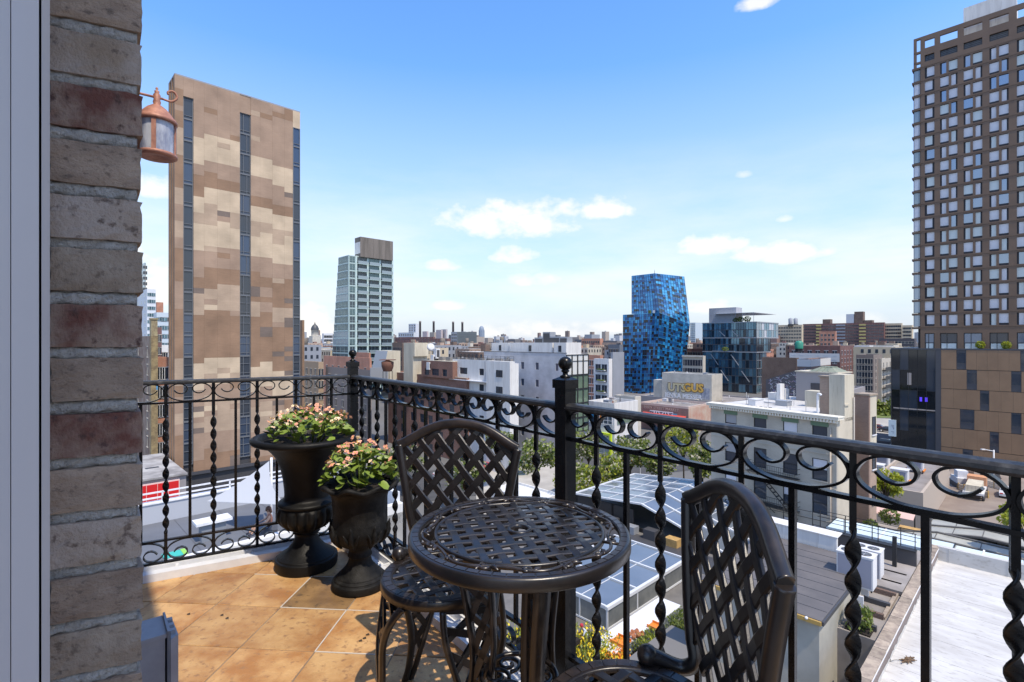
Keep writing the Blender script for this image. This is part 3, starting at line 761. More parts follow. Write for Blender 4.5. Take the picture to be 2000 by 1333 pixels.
# begonias: single leaves and flowers
def leaf_mesh(mat,seed):
    rr=random.Random(seed); mb=MB(); n=9; vs=[(0,0,0)]
    for i in range(n):
        a=2*math.pi*i/n; r=1*(.86+.28*math.cos(a)+rr.uniform(-.08,.08)); vs.append((r*math.cos(a)+.25,r*math.sin(a)*.9,.20*abs(math.sin(a))**1.3+.12*rr.uniform(-1,1)-.10*max(0,math.cos(a))))
    mb.add(vs,[(0,i+1,(i+1)%n+1) for i in range(n)],0,True); return mb.mesh('leaf',[mat])
def flower_mesh(mat,seed):
    rr=random.Random(seed); mb=MB()
    for k in range(4):
        a=k*math.pi/2+rr.uniform(-.15,.15); l=1.0 if k%2==0 else .72; w=.48
        d=Vector((math.cos(a),math.sin(a),0)); n=Vector((-d.y,d.x,0)); u=Vector((0,0,1))
        vs=[d*.05,d*.45*l+n*w*.85+u*.14,d*.9*l+n*w*.6+u*.12,d*1.02*l+u*.06,d*.9*l-n*w*.6+u*.12,d*.45*l-n*w*.85+u*.14]
        mb.add(vs,[(0,1,2,3),(0,3,4,5)],0,True)
    mb.sphere((0,0,.1),.2,6,4,1); return mb.mesh('flower',[mat,POLLEN])
LM=[leaf_mesh(LEAF[1 if i%3==2 else 0],i) for i in range(6)]; FMs=[flower_mesh(PETAL[0 if i in(0,1) else 1],i) for i in range(3)]
def begonia(label,loc,rx,ry,h,nl,nf_,seed,sc,lean=(0,0)):
    rr=random.Random(seed); t=thing('begonia_plant',label,'flowers',loc)
    sm=MB()
    for k in range(14):
        a=rr.uniform(0,6.28); r=rr.uniform(.3,.9)
        sm.tube([Vector((rx*.3*r*math.cos(a),ry*.3*r*math.sin(a),-.02)),Vector((rx*.8*r*math.cos(a),ry*.8*r*math.sin(a),h*rr.uniform(.5,.85)))],.004,5)
    sm.put('stems',[LEAF[1]],t,kind='stuff')
    for i in range(nl):
        a=rr.uniform(0,6.283); r=math.sqrt(rr.random()); el=rr.random()
        top=h*math.sqrt(max(.05,1-r*r*.8)); z=top*(.30+.66*el)
        p=(rx*r*math.cos(a)+lean[0]*z/h,ry*r*math.sin(a)+lean[1]*z/h,z)
        s=sc*rr.uniform(.65,1.25)
        put('leaf',LM[rr.randrange(6)],t,p,(rr.uniform(-.75,.75),rr.uniform(-.8,.5),a+rr.uniform(-.7,.7)),(s,s,s))
    for i in range(nf_):
        a=rr.uniform(0,6.283); r=math.sqrt(rr.random())*.98
        top=h*math.sqrt(max(.05,1-r*r*.75))
        p=(rx*1.03*r*math.cos(a)+lean[0],ry*1.03*r*math.sin(a)+lean[1],top*rr.uniform(.86,1.12)+.012)
        s=sc*rr.uniform(.36,.64)
        put('flower',FMs[rr.randrange(3)],t,p,(rr.uniform(-.9,.9)+.35,rr.uniform(-.9,.9),rr.uniform(0,6.28)),(s,s,s))
    return t
begonia('pink flowering begonias filling the tall fluted urn',(-1.105,2.80,.695),.215,.20,.175,260,170,5,.023)
begonia('pink and green begonias in the smaller lobed urn',(-.765,2.58,.508),.165,.15,.215,210,85,9,.028,(.0,.0))
# fallen leaf scraps on the tiles
lf=MB(); rr=random.Random(4)
for (px,py) in ((708,1245),(700,1250),(714,1238),(430,1200),(440,1206),(365,1198)):
    p=PG(px,py,.003); lf.add([p,p+Vector((.012,.004,.004)),p+Vector((.018,-.004,.001)),p+Vector((.006,-.008,.003))],[(0,1,2,3)])
tag(lf.put('leaf_litter',[M('dry_leaf',(.05,.03,.018),.9)]),'dry brown leaf scraps lying on the tiles','litter',kind='stuff')
# ================================================================== CITY: helpers
gA=Vector((.72,.694,0)).normalized(); gB=Vector((-gA.y,gA.x,0)); ANG=math.atan2(gA.y,gA.x)
class B:
    """a building: local x along the right hand face, y along the left hand face, origin at the near corner on zb"""
    def __init__(s,name,label,cat,px=None,Z=None,ytop=None,pxl=None,pxr=None,LA=8,LB=8,zb=GZ,ztop=None,group=None,ang=ANG,origin=None):
        s.C=Vector(((px-1000)/1000*Z,Z,0)) if origin is None else Vector((origin[0],origin[1],0)); s.ang=ang
        s.ga=Vector((math.cos(ang),math.sin(ang),0)); s.gb=Vector((-s.ga.y,s.ga.x,0)); s.zb=zb
        s.zt=ztop if ztop is not None else CZ+(HZ-ytop)/1000*Z
        s.o=thing(name,label,cat,(s.C.x,s.C.y,zb),ang,group)
        s.LA=s.u(pxr,'A') if pxr is not None else LA
        s.LB=s.u(pxl,'B') if pxl is not None else LB
        s.H=s.zt-zb
    def u(s,px,face):
        g=s.ga if face=='A' else s.gb; p=(px-1000)/1000
        return (p*s.C.y-s.C.x)/(g.x-p*g.y)
    def z(s,py,face,u):       # world height seen at row py on a face at u
        g=s.ga if face=='A' else s.gb
        return CZ+(HZ-py)/1000*(s.C.y+g.y*u)
    def part(s,name,mb,mats,kind=None,parent=None): return mb.put(name,mats,parent or s.o,kind=kind)
    def box(s,name,x0,x1,y0,y1,z0,z1,mat,parent=None,kind=None):   # world z
        return MB().box((x0,y0,z0-s.zb),(x1,y1,z1-s.zb)).put(name,[mat],parent or s.o,kind=kind)
    def shell(s,wall,roof,parapet=.5,pw=.25,cope=None):
        m=MB(); a,b,h=s.LA,s.LB,s.H
        m.box((0,0,0),(a,b,h-parapet)); s.part('wall',m,[wall])
        m=MB().box((pw,pw,h-parapet-.02),(a-pw,b-pw,h-parapet+.03)); s.part('roof',m,[roof])
        m=MB(); m.box((0,0,h-parapet),(a,pw,h)); m.box((0,b-pw,h-parapet),(a,b,h)); m.box((0,pw,h-parapet),(pw,b-pw,h)); m.box((a-pw,pw,h-parapet),(a,b-pw,h)); s.part('parapet',m,[cope or wall])
    def loc(s,face,u,z,out=0.0):
        return ((u,-out,z-s.zb),(0,0,0)) if face=='A' else ((-out,u,z-s.zb),(0,0,R(-90)))
    def win(s,face,u,z,me,name='window',out=0.0,parent=None):
        l,r=s.loc(face,u,z,out); return put(name,me,parent or s.o,l,r)
    def openings(s,face,cols,rows,u0,u1,z0,z1,th,wall,name='wall'):
        """a wall of thickness th with a regular grid of real openings"""
        m=MB()
        def bx(ua,ub,za,zb_):
            if ub-ua<1e-4 or zb_-za<1e-4: return
            if face=='A': m.box((ua,0,za-s.zb),(ub,th,zb_-s.zb))
            else: m.box((0,ua,za-s.zb),(th,ub,zb_-s.zb))
        cols=sorted(cols); rows=sorted(rows); e=u0
        for a,b in cols:
            bx(e,a,z0,z1); f=z0
            for ra,rb_ in rows:
                bx(a,b,f,ra); f=rb_
            bx(a,b,f,z1); e=b
        bx(e,u1,z0,z1); return s.part(name,m,[wall])
_wc={}
def wmesh(w,h,glass,frame,t=.07,mull=(),rail=(),dep=.06,sill=None,gout=.02):
    """window: glass set behind a raised frame, optional uprights/rails (fractions), optional sill; faces -y"""
    k=(round(w,2),round(h,2),glass.name,frame.name,t,mull,rail,dep,sill.name if sill else None,gout)
    if k in _wc: return _wc[k]
    m=MB(); a,b=w/2,h/2
    m.quad((-a,-gout,-b),(a,-gout,-b),(a,-gout,b),(-a,-gout,b),0)
    for (x0,x1,z0,z1) in ((-a,-a+t,-b,b),(a-t,a,-b,b),(-a+t,a-t,b-t,b),(-a+t,a-t,-b,-b+t)): m.box((x0,-dep,z0),(x1,0,z1),1)
    for f in mull: x=-a+w*f; m.box((x-t*.35,-dep*.9,-b+t),(x+t*.35,0,b-t),1)
    for f in rail: z=-b+h*f; m.box((-a+t,-dep*.85,z-t*.35),(a-t,0,z+t*.35),1)
    if sill: m.box((-a-.08,-dep-.06,-b-.10),(a+.08,0,-b-.001),2)
    _wc[k]=m.mesh('window',[glass,frame]+([sill] if sill else [])); return _wc[k]
def skin(b,face,u0,u1,z0,z1,nu,nz,mats,mull,mw=.08,md=.10,seed=1,w=None,parent=None,name='curtain_wall',out=.02,hb=None):
    """curtain wall of many small panes with raised uprights and floor bands"""
    rr=random.Random(seed); m=MB(); 
    def P(u,z,o): return (u,-o,z-b.zb) if face=='A' else (-o,u,z-b.zb)
    for i in range(nu):
        for j in range(nz):
            a,c=u0+(u1-u0)*i/nu,u0+(u1-u0)*(i+1)/nu; d,e=z0+(z1-z0)*j/nz,z0+(z1-z0)*(j+1)/nz
            k=rr.choices(range(len(mats)),w)[0]
            o=out+rr.uniform(0,.012)
            q=[P(a,d,o),P(c,d,o),P(c,e,o),P(a,e,o)]
            m.add(q,[(0,1,2,3)] if face=='A' else [(3,2,1,0)],k)
    n=len(mats)
    def bx(ua,ub,za,zb_,o):
        if face=='A': m.box((ua,-o,za-b.zb),(ub,.0,zb_-b.zb),n)
        else: m.box((-o,ua,za-b.zb),(.0,ub,zb_-b.zb),n)
    for i in range(nu+1):
        u=u0+(u1-u0)*i/nu; bx(u-mw/2,u+mw/2,z0,z1,md)
    for j in range(nz+1):
        z=z0+(z1-z0)*j/nz; hbw=hb or mw; bx(u0,u1,z-hbw/2,z+hbw/2,md*.9)
    return m.put(name,list(mats)+[mull],parent or b.o,kind='stuff')
def winrows(b,face,u0,u1,z0,z1,nu,nz,ww,wh,glass,frame,seed=0,name='windows'):
    """many small windows of a far facade, joined"""
    m=MB(); rr=random.Random(seed); gl=glass if isinstance(glass,(list,tuple)) else [glass]; n=len(gl)
    for i in range(nu):
        for j in range(nz):
            u=u0+(u1-u0)*(i+.5)/nu; z=z0+(z1-z0)*(j+.5)/nz-b.zb; k=rr.randrange(n); t=.12
            if face=='A':
                m.quad((u-ww/2,-.03,z-wh/2),(u+ww/2,-.03,z-wh/2),(u+ww/2,-.03,z+wh/2),(u-ww/2,-.03,z+wh/2),k)
                m.box((u-ww/2-t,-.1,z-wh/2-t),(u+ww/2+t,.0,z-wh/2),n); m.box((u-ww/2-t,-.08,z+wh/2),(u+ww/2+t,.0,z+wh/2+t),n); m.box((u-.04,-.06,z-wh/2),(u+.04,0,z+wh/2),n)
            else:
                m.quad((-.03,u+ww/2,z-wh/2),(-.03,u-ww/2,z-wh/2),(-.03,u-ww/2,z+wh/2),(-.03,u+ww/2,z+wh/2),k)
                m.box((-.1,u-ww/2-t,z-wh/2-t),(.0,u+ww/2+t,z-wh/2),n); m.box((-.08,u-ww/2-t,z+wh/2),(.0,u+ww/2+t,z+wh/2+t),n); m.box((-.06,u-.04,z-wh/2),(0,u+.04,z+wh/2),n)
    return m.put(name,list(gl)+[frame],b.o,kind='stuff')
def text_mesh(txt,size,ext,off=0.0,name='lettering'):
    cu=bpy.data.curves.new(name,'FONT'); cu.body=txt; cu.size=size; cu.extrude=ext; cu.align_x='CENTER'; cu.align_y='CENTER'; cu.offset=off; cu.resolution_u=2
    o=bpy.data.objects.new(name,cu); COL.objects.link(o); dg=bpy.context.evaluated_depsgraph_get(); me=bpy.data.meshes.new_from_object(o.evaluated_get(dg))
    bpy.data.objects.remove(o); bpy.data.curves.remove(cu); return me
def lettering(b,face,u,z,txt,size,mat,out=.05,ext=.03,off=0.0,name='lettering',sx=1.0,rot=0.0):
    me=text_mesh(txt,size,ext,off,name); me.materials.clear(); me.materials.append(mat)
    l,r=b.loc(face,u,z,out)
    return put(name,me,b.o,l,(R(90),rot if face=='A' else rot,r[2]),(sx,1,1))

# city materials
def flat(name,c,r=.8,c2=None,ns=.5,metal=0,spec=.5): return M(name,c,r,metal,col2=c2,ns=ns,spec=spec)
STRIPG=glassM('strip_glass',(.06,.085,.13),.3,.06)
TAN=[brickM('tower_brick_cream',(.56,.435,.31),(.53,.41,.29),(.5,.39,.26),.6,.1,.008),
     brickM('tower_brick_sand',(.44,.32,.228),(.41,.295,.21),(.36,.28,.2),.6,.1,.008),
     brickM('tower_brick_tan',(.36,.245,.175),(.335,.225,.16),(.3,.22,.16),.6,.1,.008),
     brickM('tower_brick_brown',(.29,.175,.11),(.265,.16,.10),(.25,.17,.11),.6,.1,.008),
     brickM('tower_brick_umber',(.185,.14,.115),(.16,.122,.1),(.18,.14,.12),.6,.1,.008)]
RB=flat('bronze_panel',(.165,.105,.070),.55,(.14,.088,.058),.25); RBD=flat('bronze_panel_dark',(.115,.075,.05),.6)
PANELB=flat('podium_panel',(.27,.165,.095),.5,(.235,.142,.082),.3); SLATE=flat('slate_panel',(.06,.062,.072),.5)
REDB=brickM('red_brown_brick',(.235,.095,.062),(.20,.078,.05),(.26,.2,.17),.22,.075,.010)
ORB=brickM('orange_brick',(.55,.215,.125),(.48,.18,.105),(.4,.3,.25),.22,.075,.01)
BRB=brickM('brown_brick',(.155,.095,.07),(.13,.08,.06),(.2,.16,.14),.22,.075,.01)
PINKB=brickM('pink_brick',(.40,.27,.20),(.34,.22,.165),(.42,.36,.3),.22,.075,.01)
MARB=brickM('maroon_brick',(.19,.085,.075),(.165,.072,.066),(.2,.13,.12),.22,.075,.01)
CREAMB=flat('cream_brick',(.56,.47,.34),.85,(.50,.41,.29),.3); WHITEB=M('white_wall',(.70,.69,.67),.8,col2=(.60,.585,.565),ns=.8,col3=(.52,.50,.475),stretch=(1.4,1.4,.12))
PALEB=brickM('pale_grey_block',(.50,.505,.53),(.47,.475,.5),(.43,.44,.46),.6,.25,.012)
BEIGE=brickM('beige_painted_brick',(.47,.43,.36),(.445,.405,.335),(.39,.355,.295),.22,.075,.006)
CREAMP=M('cream_stucco',(.58,.525,.415),.85,col2=(.49,.44,.345),ns=.8,col3=(.42,.37,.29),stretch=(1.4,1.4,.14))
GREYP=flat('grey_paint',(.27,.255,.26),.8); GREYM=flat('grey_wall',(.28,.30,.34),.7,(.25,.27,.3),.3)
MINT=flat('mint_pier',(.34,.45,.44),.5); MINTG=glassM('mint_glass',(.12,.19,.20),.35,.08,(.07,.12,.13),.3); MINTP=flat('pier_white_mint',(.50,.63,.61),.5); MINTD=glassM('mint_glass_dark',(.05,.07,.085),.1,.08)
PALEG=glassM('pale_glass',(.27,.33,.36),.3,.1)
CONCB=M('brown_concrete',(.20,.175,.155),.9,col2=(.13,.115,.10),ns=.5,stretch=(2,2,.12))
BL=[glassM('blue_glass_a',(.010,.19,.46),.25,.09),glassM('blue_glass_b',(.014,.29,.62),.25,.09),glassM('blue_glass_c',(.007,.10,.29),.25,.08),glassM('blue_glass_d',(.05,.40,.70),.3,.1),glassM('blue_glass_dark',(.012,.018,.03),.1,.06)]
TEAL=[glassM('teal_glass_a',(.08,.17,.22),.45,.07),glassM('teal_glass_b',(.05,.11,.16),.4,.07),glassM('teal_glass_c',(.14,.27,.34),.45,.09),glassM('teal_glass_d',(.015,.03,.045),.2,.06)]
GLIN=glassM('pool_glass',(.17,.20,.235),.4,.12,(.22,.25,.285),.2)
GREENG=glassM('green_glass',(.16,.24,.19),.35,.1,(.22,.30,.21),.3)
COPG=flat('green_copper',(.17,.205,.16),.7,(.24,.26,.2),.8); GREENP=flat('green_panel',(.12,.19,.12),.7)
RED=flat('red_panel',(.62,.012,.014),.5); REDAWN=flat('red_awning',(.62,.07,.05),.7); ORANGE=flat('orange_paint',(.72,.22,.03),.6); YELLOW=flat('yellow_paint',(.50,.41,.16),.7); LIME=flat('lime_frame',(.55,.72,.02),.5)
GOLD=flat('graffiti_gold',(.72,.42,.09),.7); GOLD2=flat('graffiti_faded',(.58,.50,.30),.75); INK=flat('ink',(.03,.03,.045),.7); OUTL=flat('graffiti_outline',(.16,.1,.06),.7)
TURQ=flat('turquoise',(.03,.42,.36),.6); GREENF=flat('leaf_green_cloth',(.25,.55,.1),.7)
TERR=flat('terrace_deck',(.135,.145,.165),.75,(.11,.118,.135),.5); PALEBL=flat('pale_blue_cover',(.50,.60,.64),.6,(.56,.66,.70),.4)
SAIL=flat('sail_cloth',(.50,.51,.53),.8); WOOD=flat('pallet_wood',(.52,.33,.12),.75,(.40,.24,.085),3)
PAVE=flat('pale_paving',(.44,.42,.38),.9,(.34,.32,.29),.2); PAVR=brickM('brick_paving',(.34,.20,.15),(.30,.17,.13),(.35,.28,.24),.3,.15,.02)
HVAC=flat('hvac_white',(.62,.62,.63),.5); HVACG=flat('hvac_shaded_side',(.25,.26,.32),.5); FAN=flat('fan_grille',(.06,.06,.065),.5)  # HVACG: white casing with side shade put into the colour
COPING=flat('stone_coping',(.36,.29,.22),.9,(.25,.2,.16),1.2); ROUGHB=brickM('rough_brick',(.20,.155,.14),(.16,.12,.11),(.24,.21,.2),.22,.075,.012)
SKYGL=M('reflecting_glass',(.30,.36,.44),.05,.7)
LUMI=bpy.data.materials.new('violet_lamp'); LUMI.use_nodes=True
_b=LUMI.node_tree.nodes['Principled BSDF']; _b.inputs['Base Color'].default_value=(.05,.03,.4,1); _b.inputs['Emission Color'].default_value=(.10,.05,1,1); _b.inputs['Emission Strength'].default_value=.55

# ------------------------------------------------------------------ ground
def sheet(name,pts,z,mat,kind='structure'):
    return tag(MB().add([(x,y,z) for x,y in pts],[tuple(range(len(pts)))]).put(name,[mat]),kind=kind)
sheet('ground',[(-9000,-400),(9000,-400),(9000,16000),(-9000,16000)],GZ-.05,flat('city_ground',(.16,.155,.15),.95,(.11,.11,.11),.02))
def gq(pxs,z): return [tuple(PG(x,y,z).xy) for x,y in pxs]
sheet('road',gq([(560,1010),(1450,905),(1450,870),(560,940)],GZ+.0),GZ,ASPH)
sheet('plaza_paving',gq([(930,1010),(1120,1010),(1120,905),(930,905)],GZ),GZ+.01,PAVE)
sheet('brick_path',gq([(1050,1010),(1105,1000),(1098,960),(1058,960)],GZ),GZ+.02,PAVR)
sheet('street',gq([(1690,930),(2200,1010),(2200,870),(1700,800)],GZ),GZ,ASPH)
sheet('park_lawn',gq([(1690,815),(1790,815),(1790,760),(1690,760)],GZ),GZ+.012,flat('lawn',(.10,.15,.035),.9,(.14,.17,.05),.3))
sheet('pavement',gq([(1690,842),(1770,850),(1770,818),(1690,815)],GZ),GZ+.015,PAVE)

# ------------------------------------------------------------------ left: patchwork tower
T=B('patchwork_tower','tall tan tower clad in cream and brown patchwork brick panels with window strips','building',px=341,Z=67.5,ytop=141,pxl=329,pxr=586.5)
zb1=-16.4; zt=T.zt; st0=33.9
T.part('core',MB().box((.4,.4,0),(T.LA-.4,T.LB-.1,T.H-.3)),[flat('tower_core',(.05,.05,.055),.6)])
T.box('roof_cap',0.0,T.LA,0.0,T.LB,zt-.18,zt,GREYM)
uA=lambda p:T.u(p,'A')
sL=(uA(358),uA(378)); sM=(uA(468.5),uA(490)); sR=(uA(572),T.LA-.02)
bays=[(0.0,sL[0]),(sL[1],sM[0]),(sM[1],sR[0])]
bands=[(-16.4,-14.8,3),(-14.8,-11.5,2),(-11.5,-7.5,1),(-7.5,-5.2,2),(-5.2,-1.6,0),(-1.6,3.3,3),(3.3,5.4,3),(5.4,8.0,1),(8.0,11.0,3),(11.0,14.2,2),(14.2,17.0,0),(17.0,19.3,1),(19.3,21.5,0),(21.5,23.2,3),(23.2,25.2,2),(25.2,29.2,0),(29.2,36.5,2)]
rr=random.Random(21); prow=.73
def lev(u,z,bay,col):
    zz=z+(.9 if bay==2 else 0)*1.2
    base=2
    for a,b_,l in bands:
        if a<=zz<b_: base=l
    return base
nrow=int((zt-.18-zb1)/prow); 
for bi,(u0,u1) in enumerate(bays):
    ncol=1 if bi==0 else 4
    fr=[0,.22,.5,.78,1] if ncol==4 else [0,1]
    if bi==2: fr=[0,.21,.50,.79,1]
    prev=None
    for c in range(ncol):
        ua,ub=u0+(u1-u0)*fr[c],u0+(u1-u0)*fr[c+1]
        sh=rr.choice((-1,0,0,1)); seq_=[]
        r=0
        while r<nrow:
            run_=rr.choice((1,1,1,2))
            l=lev(ua,zb1+(r+sh)*prow,bi,c)
            q=rr.random()
            if q<.12: l=max(0,min(4,l+rr.choice((-1,1))))
            elif q<.14: l=4
            if bi==0: l=max(1,min(3,l+1))
            for k in range(run_):
                if r+k<nrow: seq_.append(l)
            r+=run_
        r=0
        while r<nrow:
            e=r
            while e<nrow and seq_[e]==seq_[r]: e+=1
            za,zb2=zb1+r*prow,(zb1+e*prow if e<nrow else zt-.18)
            # strips end below the parapet: brick above them handled separately
            pr=.002*rr.randrange(5)
            T.part('brick_panel',MB().box((ua+.004,.0-pr,za-GZ+.004),(ub-.004,.42,zb2-GZ-.004)),[TAN[seq_[r]]])
            r=e
for i,(a,b_) in enumerate((sL,sM,sR)):
    T.part('brick_panel',MB().box((a+.004,.05 if i==1 else -.002,st0-GZ),(b_-.004,.42,zt-.18-GZ)),[TAN[2 if i<2 else 0]])
for i,(a,b_) in enumerate((sL,sM,sR)):
    w=b_-a-.02; c=(a+b_)/2; z=st0; n=0
    while z-2.9>zb1-.5:
        gl=(STRIPG,DARKGL,DARKGL)[rr.randrange(3)]
        me=wmesh(w,2.9,gl,flat('strip_frame',(.13,.14,.155),.5) if 'strip_frame' not in bpy.data.materials else bpy.data.materials['strip_frame'],.10,((.34,) if (n+i)%2 else (.66,)) if i==1 else (),(.16,) if n<9 else (.16,.62),.14)
        T.win('A',c,z-1.45,me,out=-.30 if i!=2 else -.12); z-=2.9; n+=1
# side face: stepped brick fins
for k in range(5):
    a,b_=T.LB*k/5,T.LB*(k+1)/5
    T.part('side_fin',MB().box((-.0 if k%2==0 else .18,a+.01,zb1-GZ),(.45,b_-.01,T.H-.18)),[TAN[(3,4,3,2,3)[k]]])
T.box('glazed_base',.8,T.LA-.8,.8,T.LB-.2,GZ,zb1,DARKGL)
for k in range(8): T.box('base_column',.5+k*(T.LA-1.6)/7,1.0+k*(T.LA-1.6)/7,.45,.79,GZ,zb1,STEELG)
T.box('soffit',.0,T.LA,.0,T.LB,zb1-.45,zb1-.005,SLATE)
# slab building peeping out behind it
S=B('tan_slab_block','narrow tan block just visible behind the right edge of the patchwork tower','building',px=590.5,Z=100,ytop=624,pxl=570,LA=.4); S.shell(TAN[3],GROOF,.3)

# ------------------------------------------------------------------ right: bronze tower and podium
RT=B('bronze_tower','tall brown hotel tower with staggered white blinds in paired windows','building',origin=(103.7,93.7),Z=0,px=0,ztop=66.6,LA=18,zb=-.6)
RT.LB=24.0; uB=lambda p:RT.u(p,'B')
RT.part('core',MB().box((.7,.7,0),(RT.LA-.1,RT.LB-.7,RT.H-6.6)),[flat('tower_shadow_core',(.03,.028,.03),.7)])
RT.box('roof_slab',.05,RT.LA,.05,RT.LB-.05,59.9,60.2,GROOF)
cols=[(uB(1825),uB(1806)),(uB(1870),uB(1836)),(uB(1918.5),uB(1882)),(uB(1970),uB(1932.5)),(uB(2030),uB(1986)),(uB(2092),uB(2052))]
pitch_=2.94; top0=59.7
rows=[(top0-2.36-k*pitch_,top0-k*pitch_) for k in range(19)]
rows2=[(61.0,62.4),(63.9,65.6)]
low=[(-.55,2.9)]
allrows=low+rows+rows2
corner_u=(uB(1797.5),RT.LB)
RT.openings('B',cols,allrows,0,corner_u[0]-.01,-.6,66.6,.55,RB)
# bands: thin grooves between storeys
for k in range(20):
    z=top0+.30-k*pitch_
    RT.part('storey_band',MB().box((-.05,0,z-.05-RT.zb),(.0,corner_u[0],z+.05-RT.zb)),[RBD])
    RT.part('corner_slab',MB().box((-.25,corner_u[0],z-.32-RT.zb),(1.4,RT.LB+.25,z+.10-RT.zb)),[RBD])
for z in (61.0,63.2,66.2):
    RT.part('corner_beam',MB().box((0,corner_u[0],z-RT.zb),(.6,RT.LB,z+.4-RT.zb)),[RB])
RT.part('corner_post',MB().box((0,RT.LB-.5,60-RT.zb),(.5,RT.LB,66.2-RT.zb)),[RB])
RT.part('rear_screen',MB().box((RT.LA-.4,0,60-RT.zb),(RT.LA,RT.LB,62.0-RT.zb)),[RB])
rr=random.Random(5)
SLATEM=flat('window_louvre',(.022,.021,.026),.6)
def pair_mesh(w,h,flip,g1,g2):
    k=('pair',round(w,2),round(h,2),flip,g1.name,g2.name)
    if k in _wc: return _wc[k]
    m=MB(); a=w/2; s=1
    wide=.50*w; nar=.26*w; dark=.10*w
    # along local x: [dark reveal][narrow][mullion][wide] or mirrored
    xs=[(-a,-a+dark,3),(-a+dark,-a+dark+nar,1),(-a+dark+nar,-a+w-wide,2),(-a+w-wide,a,0)]
    for (x0,x1,k2) in xs:
        if flip: x0,x1=-x1,-x0
        if k2==0:
            m.quad((x0,-.02,-h/2+.42),(x1,-.02,-h/2+.42),(x1,-.02,h/2),(x0,-.02,h/2),0); m.box((x0,-.10,-h/2),(x1,0,-h/2+.42),3)
            m.box((x0,-.06,h/2-.07),(x1,0,h/2),3)
        elif k2==1: m.quad((x0,-.02,-h/2),(x1,-.02,-h/2),(x1,-.02,h/2),(x0,-.02,h/2),1); m.box((x0,-.06,h/2-.07),(x1,0,h/2),3)
        elif k2==2: m.box((x0,-.30,-h/2),(x1,0,h/2),2)
        else: m.box((x0,-.04,-h/2),(x1,0,h/2),3)
    _wc[k]=m.mesh('window',[g1,g2,RB,SLATEM]); return _wc[k]
def single_mesh(w,h,flip,g1):
    k=('single',round(w,2),flip,g1.name)
    if k in _wc: return _wc[k]
    m=MB(); a=w/2; x0,x1=(-a+.22*w,a) if not flip else (-a,a-.22*w)
    m.quad((x0,-.02,-h/2+.42),(x1,-.02,-h/2+.42),(x1,-.02,h/2),(x0,-.02,h/2),0); m.box((x0,-.1,-h/2),(x1,0,-h/2+.42),1)
    m.box((-a,-.04,-h/2),(x0,0,h/2),1) if not flip else m.box((x1,-.04,-h/2),(a,0,h/2),1)
    _wc[k]=m.mesh('window',[g1,SLATEM]); return _wc[k]
GL=[BLIND,BLIND,BLIND2,SKYGL]
for k,(za,zb2) in enumerate(rows):
    for c,(a,b_) in enumerate(cols):
        w=b_-a; g1=rr.choices(GL,(5,3,3,1+k*.12))[0]; g2=rr.choices(GL,(5,2,3,1.5))[0]
        fl=(k+(c==0))%2==0
        me=single_mesh(w,2.36,fl,g1) if c==0 else pair_mesh(w,2.36,not fl,g1,g2)
        RT.win('B',(a+b_)/2,(za+zb2)/2,me,out=-.30)
    me=wmesh(RT.LB-corner_u[0],2.55,GL[3] if k>12 else (BLIND if k%3 else PALEG),SLATEM,.09,(.8,),(),.05)
    RT.win('B',(RT.LB+corner_u[0])/2,(za+zb2)/2,me,out=-.12,name='corner_window')
for c,(a,b_) in enumerate(cols):
    m=MB(); w=b_-a
    me=wmesh(w,1.4,DARKGL,SLATEM,.08,(.4,),(.25,.5,.75),.10); RT.win('B',(a+b_)/2,61.7,me,out=-.40,name='louvre')
    me=wmesh(w,3.45,DARKGL if c%2 else BLUEGL,SLATEM,.14,(.4,),(.42,),.12); RT.win('B',(a+b_)/2,1.17,me,out=-.30,name='lounge_window')
    me=wmesh(w-.3,1.2,BLIND2,SLATEM,.05,(.4,),(),.05); RT.win('B',(a+b_)/2,.2,me,out=-.27,name='lounge_blind')
RT.box('penthouse_screen',1.6,2.0,uB(1985),uB(1880),60.2,70.3,WHITEB)
RT.box('penthouse',2.01,9,uB(1985),uB(1880),60.2,69.5,WHITEB)
PD=B('bronze_podium','wide hotel podium of brown panels with a dark glass end below the tall brown tower','building',origin=(103.7-1.6*gA.x,93.7-1.6*gA.y),Z=0,px=0,ztop=-.35,LA=22)
PD.LB=PD.u(1740,'B'); ug=PD.u(1838,'B')
PD.part('core',MB().box((.2,.0,0),(PD.LA,PD.LB-.2,PD.H-.2)),[flat('podium_core',(.035,.035,.04),.6)])
PD.box('roof_edge',-.05,PD.LA,-.05,PD.LB,-.6,-.30,SLATE)
ph=4.02; rr=random.Random(8)
slots={0:[(1868,1887),(1993,2010)],1:[(1888,1908),(1975,1995)],2:[(1914,1932)],3:[(1875,1903),(1975,1995)],4:[(1933,1951)],5:[(1880,1900)]}
for r in range(6):
    z1=-.62-r*ph; z0=z1-ph+.10
    cuts=[]; 
    for (p0,p1) in slots[r]: cuts.append((PD.u(p1,'B'),PD.u(p0,'B')))
    cuts.sort(); e=0.0; spans=[]
    for a,b_ in cuts: spans.append((e,a,0)); spans.append((a,b_,1)); e=b_
    spans.append((e,ug,0))
    for a,b_,k in spans:
        if k: 
            PD.part('slot_panel',MB().box((.08,a,z0-GZ),(.2,b_,z1-GZ)),[SLATE])
            PD.win('B',(a+b_)/2,(z0+z1)/2+(.4 if r!=3 else .6),wmesh(b_-a-.1,ph*.55 if r!=3 else ph*.6,DARKGL,SLATE,.06,(),(),.05),out=-.07,name='slot_window')
        else:
            n=max(1,int((b_-a)/1.55))
            for i in range(n):
                ua,ub=a+(b_-a)*i/n,a+(b_-a)*(i+1)/n
                PD.part('cladding_panel',MB().box((-.012*rr.random(),ua+.008,z0-GZ),(.2,ub-.008,z1-GZ)),[PANELB])
zg0=GZ+.5
